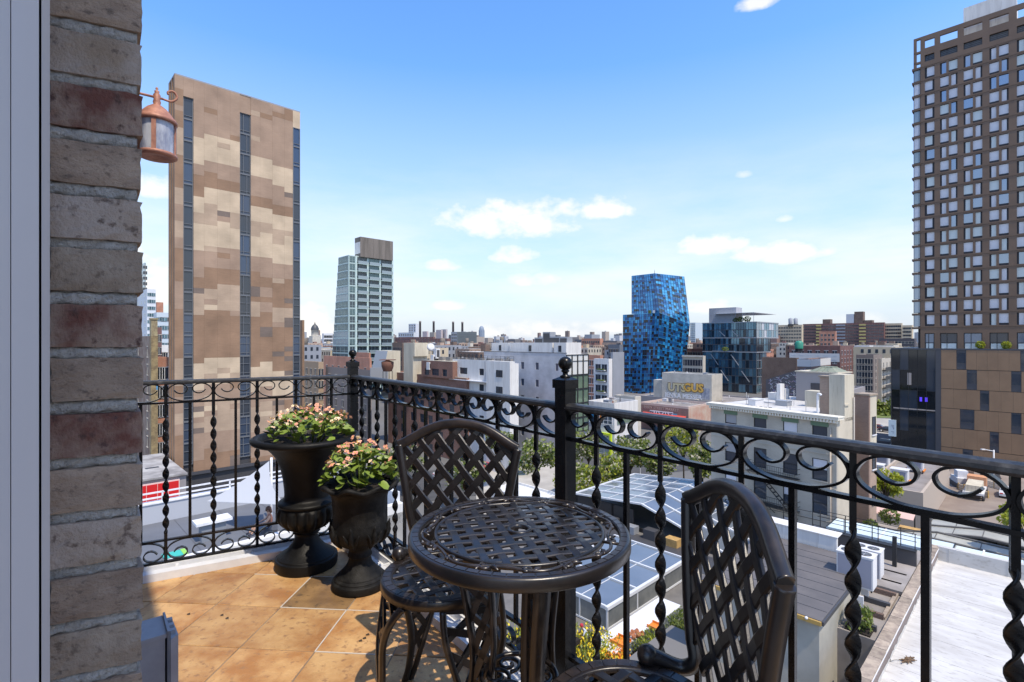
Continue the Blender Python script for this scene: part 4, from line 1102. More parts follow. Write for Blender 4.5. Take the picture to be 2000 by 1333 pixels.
skin(PD,'B',ug+.9,PD.LB-.1,zg0,-.6,5,5,[DARKGL,glassM('black_glass',(.012,.014,.016),0,.05)],BLACKM,.05,.05,3,None,None,'curtain_wall',-.12)
PD.part('glass_end_frame',MB().box((-.05,ug+.02,0),(.25,ug+.88,PD.H-.3)).box((-.05,PD.LB-.12,0),(.2,PD.LB,PD.H-.3)),[SLATE])
for (a,z,w,h) in ((1776,-8.2,.7,2.6),(1790,-13.5,8,.25)):
    u=PD.u(a,'B'); PD.part('ledge',MB().box((-.02,u-w/2,z-GZ),(.05,u+w/2,z+h-GZ)),[flat('painted_reflection',(.35,.30,.27),.4)])  # pale patches paint a reflection onto the dark glass
for p in (1798.5,1809): u=PD.u(p,'B'); PD.part('violet_lamp',MB().box((-.03,u-.20,-11.6-GZ),(.06,u+.20,-10.7-GZ)),[LUMI])
# vertical banner sign on the corner of the glass end
sg=B('blade_sign','pale vertical banner sign with grey marks on the dark glass podium corner','sign',origin=tuple((PD.C+PD.gb*(PD.LB-1.0)-PD.ga*.5).xy),Z=0,px=0,ztop=-15,LA=.3,LB=1.35)
sg.o.location.z=-19.6; MB().box((0,0,0),(.25,1.35,3.6)).put('board',[flat('sign_board',(.55,.64,.66),.6)],sg.o)
for i,(zz,w,h) in enumerate(((2.35,.5,.14),(2.1,.42,.12),(1.85,.3,.12),(1.55,.16,.42),(1.0,.55,.10),(.72,.26,.10))): MB().box((-.012,.35,zz),(.0,.35+w,zz+h)).put('sign_mark',[GREYM],sg.o)
# clipped shrubs on the podium ledge
def shrub(label,loc,r,h,mat,seed,cat='shrub',group=None,n=420,name='clipped_shrub',sz=.22):
    rr=random.Random(seed); t=thing(name,label,cat,loc,0,group); m=MB()
    for i in range(n):
        a=rr.uniform(0,6.283); c=rr.uniform(-1,1); q=math.sqrt(1-c*c); k=rr.uniform(.72,1.04)
        p=Vector((r*q*math.cos(a)*k,r*q*math.sin(a)*k,h/2+h/2*c*k)); d=Vector((rr.gauss(0,1),rr.gauss(0,1),rr.gauss(0,1))).normalized(); e=d.orthogonal().normalized()*sz*rr.uniform(.5,1.1); f=d.cross(e).normalized()*sz*rr.uniform(.5,1.1)
        m.add([p-e,p-f*.6,p+e,p+f*.6],[(0,1,2,3)],rr.randrange(2))
    m.put('foliage',mat,t,kind='stuff'); MB().tube([Vector((0,0,0)),Vector((0,0,h*.6))],r*.12,6).put('stem',[flat('bark',(.06,.045,.03),.9) if 'bark' not in bpy.data.materials else bpy.data.materials['bark']],t)
    return t
BARK=flat('bark',(.06,.045,.03),.9) if 'bark' not in bpy.data.materials else bpy.data.materials['bark']
def leafM(name,c):
    m,nt,b=_new(name); N=nt.nodes; L=nt.links
    b.inputs['Base Color'].default_value=(*c,1); b.inputs['Roughness'].default_value=.6
    tr=N.new('ShaderNodeBsdfTranslucent'); tr.inputs['Color'].default_value=(c[0]*1.3,c[1]*1.3,c[2]*.8,1)
    mx=N.new('ShaderNodeMixShader'); mx.inputs[0].default_value=.35; L.new(b.outputs[0],mx.inputs[1]); L.new(tr.outputs[0],mx.inputs[2]); L.new(mx.outputs[0],N['Material Output'].inputs['Surface']); return m
FG=[leafM('foliage_mid',(.14,.185,.04)),leafM('foliage_light',(.24,.29,.06)),leafM('foliage_dark',(.075,.11,.026)),leafM('foliage_yellow',(.34,.36,.03)),leafM('foliage_blossom',(.45,.42,.33))]
for p,nm in ((1914,'yellow green clipped shrub on the podium ledge by the tower, left one'),(1965,'yellow green clipped shrub on the podium ledge by the tower, right one')):
    u=PD.u(p,'B'); q=PD.C+PD.gb*u+PD.ga*.9; shrub(nm,(q.x,q.y,-.3),.72,1.5,[FG[3],FG[1]],p,'shrub','clipped shrubs on the ledge')
# ------------------------------------------------------------------ glass balcony tower (left of centre)
GT=B('balcony_tower','mint glass apartment tower with stacked balconies and a brown concrete crown','building',px=681,Z=205,ytop=497,pxl=648,pxr=767)
H=GT.H; Lb=GT.LB; Lt=GT.u(661.5,'B'); LA=GT.LA
def lbz(z): return Lb+(Lt-Lb)*max(0,min(1,(z-(GZ+14))/(H-14)))
a=1.0
m=MB(); m.add([(.3,.3,0),(LA-.1,.3,0),(LA-.1,Lb-.2,0),(.3,Lb-.2,0),(.3,.3,H-.5),(LA-.1,.3,H-.5),(LA-.1,Lt-.2,H-.5),(.3,Lt-.2,H-.5)],[(4,5,6,7),(0,1,5,4),(1,2,6,5),(2,3,7,6),(3,0,4,7)])
GT.part('core',m,[MINTD])
fz=[GZ+H-k*3.02 for k in range(0,19) if GZ+H-k*3.02>GZ+3]
pier=[0,.165,.29,.53,.715,.985]   # fractions along the right face
pu=[0.0,GT.u(695,'A'),GT.u(717.5,'A'),GT.u(741.5,'A'),GT.u(766,'A')]
rr=random.Random(31)
for k,z in enumerate(fz):
    l=lbz(z)
    GT.box('floor_slab',-.12,LA,-.12,l,z-.26,z,MINTP)
    if k==0: continue
    z0,z1=z,z+2.70
    if k<len(fz):
        for b_ in range(4):
            ua,ub=pu[b_]+.35,pu[b_+1]-.35; w=ub-ua
            GT.win('A',(ua+ub)/2,(z0+z1)/2,wmesh(w,2.66,rr.choice((MINTG,MINTD,MINTD,MINTD)),MINT,.12,(.3,.62) if b_ else (.5,),(.34,),.08),out=.0)
            if b_>0:
                GT.part('balcony',MB().box((ua+.1,-1.25,z-.30-GZ),(ub-.1,-.121,z-.06-GZ)).box((ua+.1,-1.25,z-.06-GZ),(ub-.1,-1.20,z+1.0-GZ),1).box((ua+.1,-1.2,z+1.0-GZ),(ub-.1,-1.14,z+1.06-GZ),0),[MINT,PALEG])
        w=l-.5
        GT.win('B',l/2,(z0+z1)/2,wmesh(round(w,1),2.66,rr.choice((MINTG,PALEG,MINTG)),MINT,.12,(.25,.5,.75),(.34,) ,.08),out=.0)
for u in pu[1:]: GT.part('pier',MB().box((u-.36,-.40,0),(u+.36,.0,H)),[MINTP])
GT.part('pier',MB().box((-.2,-.2,0),(.25,.25,H)),[MINT])
CT=B('tower_crown','x','x',px=704,Z=207,ytop=461,pxl=693,pxr=767.5,zb=GT.zt-.3)
cr_=CT.o; del cr_['label']; del cr_['category']; cr_.parent=GT.o; cr_.location=(GT.o.matrix_basis.inverted()@Matrix.Translation(cr_.location)).translation; cr_.rotation_euler=(0,0,0)
MB().box((0,0,0),(CT.LA,CT.LB,CT.H)).put('crown_block',[CONCB],cr_)
MB().box((-.05,.2,1.4),(.0,CT.LB-.1,CT.H*.75)).put('white_patch',[WHITEB],cr_)

# ------------------------------------------------------------------ blue faceted tower
BTo=PX(1280,HZ,236); BT=thing('blue_tower','faceted blue glass tower bulging to the right with a lower left block','building',(BTo.x,BTo.y,GZ),ANG)
BTi=Matrix.Translation((BTo.x,BTo.y,GZ))@Matrix.Rotation(ANG,4,'Z'); BTi=BTi.inverted()
def bp(px,py,Z): return BTi@PX(px,py,Z)
rr=random.Random(44)
def facet(c00,c10,c11,c01,nu,nv,w,wdark,name='glass_facet',seedrow=True):
    m=MB(); nrm=(c10-c00).cross(c01-c00).normalized()
    if (BTi@Vector((0,0,CZ))-c00).dot(nrm)<0: nrm=-nrm
    dark=[]; i=0
    while len(dark)<nu:
        r_=rr.choice((1,2,2,3)); g_=rr.choice((1,1,2)); dark+= [1]*r_+[0]*g_
    tone=[rr.choices((0,1,2,3),w)[0] for _ in range(nu)]
    def q(u,v): return (c00*(1-u)+c10*u)*(1-v)+(c01*(1-u)+c11*u)*v
    for i in range(nu):
        for j in range(nv):
            if dark[i] and (j+i//5)%2==1 and rr.random()<wdark*1.7: k=4
            elif rr.random()<wdark*.25: k=4
            elif rr.random()<.5: k=tone[i]
            else: k=rr.choices((0,1,2,3),w)[0]
            u0,u1,v0,v1=i/nu,(i+1)/nu,j/nv,(j+1)/nv
            m.add([q(u0,v0)+nrm*.02,q(u1,v0)+nrm*.02,q(u1,v1)+nrm*.02,q(u0,v1)+nrm*.02],[(0,1,2,3)],k)
    for i in range(nu+1): m.bar(q(i/nu,0)+nrm*.05,q(i/nu,1)+nrm*.05,.10,.10,nrm,5)
    for j in range(0,nv+1): m.bar(q(0,j/nv)+nrm*.04,q(1,j/nv)+nrm*.04,.14 if j%2==0 else .07,.08,nrm,6 if j%2==0 else 5)
    m.put(name,BL+[flat('blue_mullion',(.02,.05,.10),.5) if 'blue_mullion' not in bpy.data.materials else bpy.data.materials['blue_mullion'],BL[3]],BT,kind='stuff')
A1=bp(1234,538,247); A2=bp(1278.5,533,232); A3=bp(1336,539.5,250); A4=bp(1347,632,252); A5=bp(1335.5,738,250); A6=bp(1288,610,228); A7=bp(1280,735,230)
A0=bp(1234,612,247); L1=bp(1217,614,244); L2=bp(1217,775,244); A7b=bp(1279,775,230); A5b=bp(1331,775,250)
Lr=bp(1288,611,227.7)
facet(A0,A6,A2,A1,11,16,(4,4,2,2),.10)
facet(L2,A7b,A6,L1,17,28,(4,4,3,2),.46)
facet(A6,A4,A3,A2,12,16,(3,3,3,3),.40)
facet(A7b,A5b,A4,A6,13,28,(3,3,4,1),.50)
ey=BTi@Vector((0,0,CZ)); core=bmesh.new(); back=Vector(BTi.to_3x3()@Vector((0,16,0)))
cen=(A0+A4+A6+A7)/4+back*.5
for p in (A1,A2,A3,A4,A5b,A6,A7b,A0): 
    for q in (p,p+(p-ey)*.07): core.verts.new(q+(cen-q)*.11)
bmesh.ops.convex_hull(core,input=core.verts); me=bpy.data.meshes.new('core'); core.to_mesh(me); core.free(); me.materials.append(BL[4]); put('core',me,BT)
core=bmesh.new(); cen=(L1+A6+A7b)/3+back*.5
for p in (L1,L2,A6,A7b,A0+Vector((0,0,-.3))):
    for q in (p,p+(p-ey)*.07): core.verts.new(q+(cen-q)*.11)
bmesh.ops.convex_hull(core,input=core.verts); me=bpy.data.meshes.new('lower_block'); core.to_mesh(me); core.free(); me.materials.append(BL[2]); put('lower_block',me,BT)
for px_ in (1269,1278,1283): q=bp(px_,608,231); MB().obox(q,(.5,0,0),(0,.5,0),(0,0,.7)).put('terrace_planter',[FG[0] if px_<1272 else WHITE],BT)
MB().tube([A2,A2+Vector((0,0,1.6))],.12,6).put('mast',[GREYM],BT)

# ------------------------------------------------------------------ teal glass office building
SW=B('teal_office','dark teal glass office block with shifted storeys and rooftop canopy','building',px=1477.5,Z=235,ytop=627,pxl=1372,pxr=1520)
zA=[SW.zt,CZ+(HZ-658)/1000*235,CZ+(HZ-686.5)/1000*235]
def vol(nm,la,lb,z0,z1,seed,nuA,nuB,nz,wts,oA=0,oB=0):
    MB().box((oA+.1,oB+.1,z0-GZ),(la-.1,lb-.1,z1-GZ-.02)).put(nm,[TEAL[3]],SW.o)
    return
LAs=(SW.LA,SW.u(1505,'A'),SW.u(1497,'A'))
vol('upper_volume',LAs[0],SW.LB,zA[1],zA[0],1,0,0,0,0); vol('middle_volume',LAs[1],SW.LB,zA[2],zA[1],1,0,0,0,0); vol('lower_volume',LAs[2],SW.LB,GZ,zA[2],1,0,0,0,0)
skin(SW,'B',.1,SW.LB-.1,zA[1]+.1,zA[0]-.1,22,2,TEAL,SLATE,.07,.10,2,(3,3,4,1),out=-.05,hb=.3)
skin(SW,'A',.1,LAs[0]-.1,zA[1]+.1,zA[0]-.1,9,2,[PALEG,PALEG,TEAL[2],flat('painted_sun_sheen',(.5,.52,.56),.4)],STEELG,.07,.10,3,out=-.05,hb=.2)  # paler panes paint the sunlit reflection on this face
skin(SW,'B',.1,SW.LB-.1,zA[2]+.1,zA[1]-.1,20,2,TEAL,SLATE,.07,.10,4,(2,4,2,5),out=-.06,hb=.3)
skin(SW,'A',.1,LAs[1]-.1,zA[2]+.1,zA[1]-.1,6,2,TEAL,SLATE,.07,.10,5,(1,3,1,4),out=-.06,hb=.2)
skin(SW,'B',.1,SW.LB-.1,GZ+.2,zA[2]-.1,16,5,TEAL,SLATE,.07,.10,6,(2,4,2,4),out=-.06,hb=.25)
skin(SW,'A',.1,LAs[2]-.1,GZ+.2,zA[2]-.1,5,5,TEAL+[BLUEGL],STEELG,.07,.10,7,(1,2,2,2,3),out=-.06,hb=.25)
for z in zA: SW.box('roof_edge',-.25,LAs[0] if z>zA[2] else LAs[1],-.25,SW.LB+.1,z-.35,z+.05,STEELG)
for k in range(5):
    u=SW.LB*(.12+.19*k); z0=GZ+5.2+7.6*(k%2)
    MB().bar(Vector((-.25,u,z0-GZ)),Vector((-.25,u+3.6,z0+5-GZ)),.3,.3,(1,0,0)).put('brace',[STEELG],SW.o)
for k in range(2):
    u=SW.LB*(.32+.24*k); MB().bar(Vector((-.2,u,zA[1]+.6-GZ)),Vector((-.2,u+2.8,zA[1]+3.2-GZ)),.3,.3,(1,0,0)).put('brace',[STEELG],SW.o)
SW.box('terrace_slab',-.9,0,SW.LB*.38,SW.LB*.80,zA[2]-.02,zA[2]+.3,STEELG)
u0,u1=SW.u(1435,'B'),SW.u(1382,'B'); SW.box('penthouse',1.5,8.5,u0,u1,zA[0],CZ+(HZ-598)/1000*240,flat('ribbed_metal',(.36,.37,.40),.6,(.30,.31,.34),2))
SW.box('canopy',-1.2,LAs[0]-1.5,SW.u(1436,'B')*.0+.5,SW.u(1396,'B'),CZ+(HZ-609.5)/1000*238-.15,CZ+(HZ-609.5)/1000*238,ALU)
for u in (1,6,11): SW.box('canopy_post',-.5,-.35,u,u+.15,zA[0],CZ+(HZ-609.5)/1000*238-.15,STEELG)
for i,u in enumerate((4.5,7.5,9.8)):
    q=SW.C+SW.gb*u+SW.ga*1.2; shrub(('dense roof shrubs under the canopy of the teal office','low rounded roof shrub near the middle of the teal office roof','dark roof shrub beside the grey penthouse of the teal office')[i],(q.x,q.y,zA[0]+.05),1.5,2.6-.3*i,[FG[2],FG[0]],50+i,'shrub','rooftop shrubs on the office',160,'roof_shrub',.4)
q=SW.C+SW.gb*(SW.LB*.55)-SW.ga*.5; shrub('planted terrace shrubs halfway up the teal office front',(q.x,q.y,zA[2]+.3),1.6,1.9,[FG[0],FG[1]],60,'shrub',None,200,'terrace_shrub',.35)

# ------------------------------------------------------------------ red brick wing and white apartments in the middle
M1=B('red_brick_apartments','red brown brick apartment building with low wing behind the corner post','building',px=911,Z=101.2,ytop=738,pxl=758,LA=14)
Zr=M1.zt
M1.part('core',MB().box((.3,.3,0),(M1.LA-.1,M1.LB-.1,M1.H-.6)),[DARKGL])
cols=[]; 
for p0,p1 in ((767,773),(783,790),(802,809),(820,828),(836,845),(856,865),(877,887),(897,906)): cols.append((M1.u(p1,'B'),M1.u(p0,'B')))
rws=[(Zr-4.4-3.05*k,Zr-2.5-3.05*k) for k in range(5)]
M1.openings('B',cols,rws,0,M1.LB,GZ,Zr,.3,REDB); M1.box('side_wall',.31,M1.LA,0,.3,GZ,Zr,REDB); M1.box('end_wall',.31,M1.LA,M1.LB-.3,M1.LB,GZ,Zr,REDB)
M1.box('roof',.31,M1.LA,.31,M1.LB-.31,Zr-.5,Zr-.3,flat('pale_membrane',(.62,.59,.52),.9)); M1.box('coping',-.06,.36,-.06,M1.LB,Zr,Zr+.08,flat('tan_coping',(.5,.40,.30),.8))
for (za,zb2) in rws:
    for a,b_ in cols: M1.win('B',(a+b_)/2,(za+zb2)/2,wmesh(b_-a,zb2-za,DARKGL,SLATE,.07,(),(.5,),.06,WHITE),out=-.16)
PH=B('brick_penthouse','red brown brick penthouse with three dark windows beside a white facade','building',px=884,Z=103.6,ytop=705.5,pxl=823,LA=8,zb=Zr-.3)
cols=[(PH.u(873,'B'),PH.u(864,'B')),(PH.u(857,'B'),PH.u(843,'B')),(PH.u(838,'B'),PH.u(829.5,'B'))]
zz=(PH.z(733,'B',5),PH.z(719.5,'B',5)); PH.openings('B',cols,[zz],0,PH.LB,PH.zb,PH.zt,.3,REDB); PH.box('body',.3,PH.LA,0,PH.LB,PH.zb,PH.zt-.05,REDB)
for a,b_ in cols: PH.win('B',(a+b_)/2,sum(zz)/2,wmesh(b_-a,zz[1]-zz[0],DARKGL,SLATE,.07,(.33,.66) if b_-a>1.6 else (.5,),(.5,),.06),out=-.2)
PH.box('roof',0,PH.LA,0,PH.LB,PH.zt-.05,PH.zt+.05,CREAMP)
W1=B('white_apartments','bright white apartment building with dark windows next to red brick wing','building',px=1003,Z=92.6,ytop=705,pxl=884,LA=1.3)
zt=W1.zt; W1.box('body',.3,W1.LA,0,W1.LB,GZ,zt-.4,WHITEB)
cols=[(W1.u(986,'B'),W1.u(970.5,'B')),(W1.u(945,'B'),W1.u(936,'B')),(W1.u(912.5,'B'),W1.u(898,'B'))]
rws=[(W1.z(735,'B',3)-3.02*k,W1.z(721.5,'B',3)-3.02*k) for k in range(6)]
W1.openings('B',cols,rws,0,W1.LB,GZ,zt,.3,WHITEB)
for (za,zb2) in rws:
    for i,(a,b_) in enumerate(cols): W1.win('B',(a+b_)/2,(za+zb2)/2,wmesh(b_-a,zb2-za,DARKGL,BLACKM,.08,(.5,) ,(.5,) if i==0 else (),.07),out=-.18)
u=W1.u(948,'B'); u2=W1.u(930,'B'); MB().box((-.02,u,zt-6.5-GZ),(.28,u+.15,zt-.2-GZ)).put('recess_edge',[GREYP],W1.o)
W1.box('projecting_bay',-.9,0,0,W1.u(957,'B'),GZ,zt-.02,WHITEB)
a,b_=W1.u(990,'B')+.4,W1.u(975,'B')
for (za,zb2) in rws: W1.win('B',(a+b_)/2-.2,(za+zb2)/2,wmesh(1.7,zb2-za,DARKGL,BLACKM,.08,(.5,),(.5,),.07),out=.91)
W1.box('ledge',-.95,.0,W1.u(957,'B'),W1.LB,zt-4.15,zt-4.0,WHITE)
for k in range(9):
    u=1+k*2.6; MB().box((.2,u,W1.H-.4),(.9,u+1.6,W1.H+.35)).put('roof_planter',[flat('planter_grey',(.2,.19,.18),.8) if 'planter_grey' not in bpy.data.materials else bpy.data.materials['planter_grey']],W1.o)
for zz in (.5,.85): MB().bar(Vector((.1,0,W1.H+zz)),Vector((.1,W1.LB,W1.H+zz)),.04,.04).put('roof_rail',[BLACKM],W1.o)
for k in range(16): MB().box((.08,k*W1.LB/15-.02,W1.H),(.12,k*W1.LB/15+.02,W1.H+.86)).put('roof_rail_post',[BLACKM],W1.o)
CB1=B('cream_bulkhead','cream rooftop bulkhead with sloping grey metal side above brick roof','building',px=745,Z=117,ytop=684.5,pxl=722,pxr=782,zb=-8)
h=CB1.H; sl=1.6
m=MB(); m.add([(0,0,0),(CB1.LA,0,0),(CB1.LA,CB1.LB,0),(0,CB1.LB,0),(sl,0,h),(CB1.LA,0,h),(CB1.LA,CB1.LB,h),(sl,CB1.LB,h)],[(0,1,5,4),(1,2,6,5),(2,3,7,6),(4,5,6,7)],0); m.add([(0,0,0),(sl,0,h),(sl,CB1.LB,h),(0,CB1.LB,0)],[(0,1,2,3)],1); CB1.part('body',m,[CREAMP,STEELG])
CB1.part('front_trim',MB().box((-.05,-.06,0),(CB1.LA,0,.25)),[WHITE])
MB().box((-4.4,-3.0,0),(-.0,-2.8,3.4)).put('screen_wall',[STEELG],CB1.o)
CB2=B('cream_stair_block','tall cream stair block with bright right face above the brick roof','building',px=806.5,Z=113,ytop=668.5,pxl=788.5,pxr=834,zb=-8); CB2.box('body',0,CB2.LA,0,CB2.LB,-8,CB2.zt,CREAMP); CB2.box('overhang',.02,CB2.LA+.02,-.6,-.0,CB2.z(695,'A',0),CB2.zt-.02,CREAMP)
sd_=thing('satellite_dish','white satellite dish on a mast beside the cream stair block','dish',tuple(PX(842,700,110)),0)
MB().tube([Vector((0,0,-2)),Vector((0,0,2.4))],.06,6).put('mast',[STEELG],sd_); dm=MB(); dm.lathe([(.001,.25),(.5,.18),(.9,0),(.92,.02),(.5,.22),(.001,.3)],18); dm.put('dish',[HVAC],sd_,(0,-.1,2.5),(R(70),0,.5))
for i,(px_,py_,w,h) in enumerate(((846,700,1.6,1.2),(852,690,1.0,1.5),(838,712,2.2,1.0))):
    t=thing('roof_unit',('white air unit below the satellite dish','slim air unit right of the satellite dish','low wide air unit at the foot of the cream stair block')[i],'air unit',tuple(PX(px_,py_,109)),ANG,'air units beside the dish'); MB().box((0,0,-1.0),(w,1,h-.4)).put('casing',[HVAC],t); MB().box((.15,-.03,-.7),(w-.15,0,h-.7)).put('grille',[FAN],t)
wt=thing('water_tank','small brown wooden barrel tank on the roof by the corner post','tank',tuple(PX(757,715,108)),0)
tm=MB(); tm.lathe([(.9,-1),(1.25,.0),(1.3,1.0),(.001,1.4)],16); tm.put('barrel',[flat('tank_wood',(.13,.055,.035),.8)],wt); MB().box((-1.5,-1.1,1.35),(1.5,1.1,1.5)).put('deck',[flat('tank_deck',(.15,.06,.04),.8)],wt)
for i in range(4): MB().box((-1+.65*i,-.1,-4),(-.9+.65*i,.0,-.9)).put('leg',[BLACKM],wt)

# pale white block with green glass end
W2=B('pale_white_block','pale grey white block with small windows and green glass right end','building',px=1105.5,Z=105,ytop=689,pxl=945,pxr=1149)
cols=[(W2.u(1090.5,'B'),W2.u(1085,'B')),(W2.u(1052,'B'),W2.u(1046,'B')),(W2.u(1023.5,'B'),W2.u(1017.5,'B')),(W2.u(985,'B'),W2.u(980,'B'))]
rws=[(W2.z(722.5,'B',4)-3.7*k,W2.z(708.5,'B',4)-3.7*k) for k in range(5)]
W2.openings('B',cols,rws,0,W2.LB,GZ,W2.zt,.25,PALEB); W2.box('body',.25,W2.LA,.3,W2.LB,GZ,W2.zt-.4,PALEB)
for (za,zb2) in rws:
    for a,b_ in cols: W2.win('B',(a+b_)/2,(za+zb2)/2,wmesh(b_-a,zb2-za,BLUEGL,SLATE,.05,(),(),.04),out=-.17)
W2.box('roof',.26,W2.LA,.26,W2.LB,W2.zt-.39,W2.zt-.3,flat('roof_grey',(.30,.30,.31),.9)); W2.box('cap',-.06,.30,-.06,W2.LB,W2.zt,W2.zt+.09,SLATE)
for k in range(5):
    z1=W2.zt-.3-3.0*k-(1.3 if k else 0); z0=W2.zt-.3-3.0*(k+1)-1.3+.0
    for i in range(4):
        ua,ub=W2.LA*i/4,W2.LA*(i+1)/4
        W2.win('A',(ua+ub)/2,(z0+z1)/2,wmesh(ub-ua,z1-z0,GREENG if k else flat('pale_panel',(.6,.6,.58),.6),BLACKM,.16,(),() if k else (.68,),.14),out=.0)
for nm,p0,p1,yt,off in (('penthouse_left',988,954,669,1.0),('penthouse_mid',1074,990,668.5,.8),('penthouse_right',1102,1078,668,.6)):
    u0,u1=W2.u(p0,'B'),W2.u(p1,'B'); W2.box('penthouse',off,off+5,u0,u1,W2.zt-.35,CZ+(HZ-yt)/1000*110,WHITEB)
    W2.win('B',(u0+u1)/2,W2.zt+.9,wmesh(.8,1.3,DARKGL,BLACKM,.06,(),(),.05),out=-off+.0)
for i,(p,zz,w,h) in enumerate(((1055,2.2,2.2,2.6),(1070,1.9,3.2,1.6),(1088,1.8,2.2,1.5),(1040,1.9,2.6,1.4))):
    u=W2.u(p,'B'); q=W2.C+W2.gb*u+W2.ga*2.5
    t=thing('rooftop_plant',('tall grey plant stack on the white penthouse roof','wide grey plant box right of the stack on the white penthouses','small grey plant box at the right end of the white penthouses','low grey plant box left of the stack on the white penthouses')[i],'air unit',(q.x,q.y,W2.zt+1.9),ANG,'plant boxes on the white penthouses'); MB().box((-.5,-w/2,0),(1.2,w/2,h)).put('casing',[STEELG],t); MB().box((-.54,-w/2+.2,.3),(-.5,w/2-.2,h-.3)).put('louvre',[FAN],t)

# ------------------------------------------------------------------ low buildings by the market
M3=B('low_white_building','low white building with lime framed storefront left of the brick market','building',px=1200,Z=108,ytop=787,pxl=1146,pxr=1246)
M3.shell(WHITEB,GROOF,1.3,.3)
M3.win('B',M3.LB*.3,M3.zt-3.6,wmesh(3.4,2.1,BLUEGL,WHITE,.12,(.33,.66),(.4,),.08)); M3.win('B',M3.LB*.72,M3.zt-3.6,wmesh(3.0,2.1,BL[3],WHITE,.12,(.5,),(),.08))
M3.part('lime_frame',MB().box((-.5,.6,0),(0,1.0,4.6)).box((-.5,4.2,0),(0,4.6,4.6)).box((-.5,1.0,4.2),(0,4.2,4.6)),[LIME]); M3.win('B',2.6,GZ+2.1,wmesh(3.1,4.1,PALEG,WHITE,.1,(.5,),(.6,),.07)); M3.win('A',M3.LA*.5,M3.zt-3.6,wmesh(M3.LA*.8,2.2,GREENG,STEELG,.1,(.25,.5,.75),(),.08)); M3.win('A',M3.LA*.5,GZ+2.2,wmesh(M3.LA*.8,3.4,DARKGL,STEELG,.1,(.25,.5,.75),(.7,),.08))
M3.part('orange_panel',MB().box((-.05,M3.LB*.46,M3.H-4.8),(0,M3.LB*.54,M3.H-2.3)),[ORANGE])
M3.box('vent',3,4,3,4.2,M3.zt-1.3,M3.zt-.1,flat('rust_vent',(.25,.12,.09),.8)); M3.box('skylight',5,8,6,8.5,M3.zt-1.3,M3.zt-.7,STONEW)
M4=B('market_hall','low brick market hall with raised white lettering and a blue banner','building',px=1344.5,Z=133,ytop=793.5,pxl=1250,pxr=1389)
M4.shell(brickM('market_brick',(.27,.15,.125),(.24,.13,.11),(.3,.22,.2),.22,.075,.01),TARROOF,.6,.3,flat('coping_pink',(.55,.42,.36),.8)); M4.part('mural',MB().box((0.01,-.05,1.2),(M4.LA-.5,.0,M4.H-.5)),[flat('mural_pink',(.48,.27,.21),.8,(.52,.42,.34),.35)])
lettering(M4,'B',M4.LB*.55,M4.zt-1.25,'ESSEX STREET MARKET',1.0,flat('letter_cream',(.50,.38,.33),.8),.03,.03,0,'lettering',1.02)
MB().box((-.12,M4.LB*.30,M4.H-3.6),(-.02,M4.LB*.78,M4.H-1.9)).put('banner',[flat('banner_white',(.75,.76,.80),.7)],M4.o); MB().box((-.125,M4.LB*.22,M4.H-3.6),(-.02,M4.LB*.299,M4.H-2.2)).put('banner_end',[flat('banner_blue',(.08,.30,.48),.7)],M4.o)
lettering(M4,'B',M4.LB*.54,M4.zt-2.75,'PHATANE',1.6,INK,.14,.02,.03,'banner_lettering',.95)
M4.part('awning',MB().add([(-.05,.5,4.6),(-.05,M4.LB-1,4.6),(-1.8,M4.LB-1,3.6),(-1.8,.5,3.6)],[(0,1,2,3)]).box((-1.82,.5,3.1),(-1.78,M4.LB-1,3.6)),[REDAWN])
lettering(M4,'B',M4.LB*.5,GZ+3.35,'ESSEX STREET MARKET',.38,WHITE,1.85,.01,0,'awning_lettering')
M5=B('graffiti_bulkhead','pale concrete bulkhead block painted with gold bubble graffiti','building',px=1390,Z=152,ytop=731,pxl=1293,pxr=1411,zb=-17.5)
M5.shell(STONEW,GROOF,.3,.2); z=M5.z(755,'B',8)
def bubble(u,zc,chars,size,mat):
    me=text_mesh(chars,size,.04,.30,'graffiti'); me.materials.clear(); me.materials.append(OUTL); l,r=M5.loc('B',u,zc,.05); put('graffiti_outline',me,M5.o,l,(R(90),0,r[2]))
    me=text_mesh(chars,size,.05,.14,'graffiti'); me.materials.clear(); me.materials.append(mat); l,r=M5.loc('B',u,zc,.09); put('graffiti',me,M5.o,l,(R(90),0,r[2]))
bubble(M5.u(1322,'B'),M5.z(757,'B',10),'UTS',3.4,GOLD2); bubble(M5.u(1354,'B'),M5.z(757.5,'B',5),'GUS',3.4,GOLD)
M5.box('low_annex',.5,4,M5.LB+.01,M5.u(1275,'B'),-17.5,CZ+(HZ-741)/1000*165,STONEW)
lettering(M5,'B',M5.u(1334,'B'),M5.z(773.5,'B',8),'JENKA MESSER',2.0,WHITE,.07,.03,.05,'graffiti_white',.95)
M5.part('blue_tag',MB().box((-.05,.6,1.2),(0,3.4,4.6)),[flat('tag_blue',(.22,.24,.30),.8,(.42,.43,.46),1.2)])
LOT=B('market_back_roof','x','x',px=1420,Z=146,ytop=786,pxl=1240,pxr=1475); LOT.o['label']='dark tar roof below the gold graffiti bulkhead'; LOT.o['category']='building'; LOT.shell(GREYP,TARROOF,.4,.3)

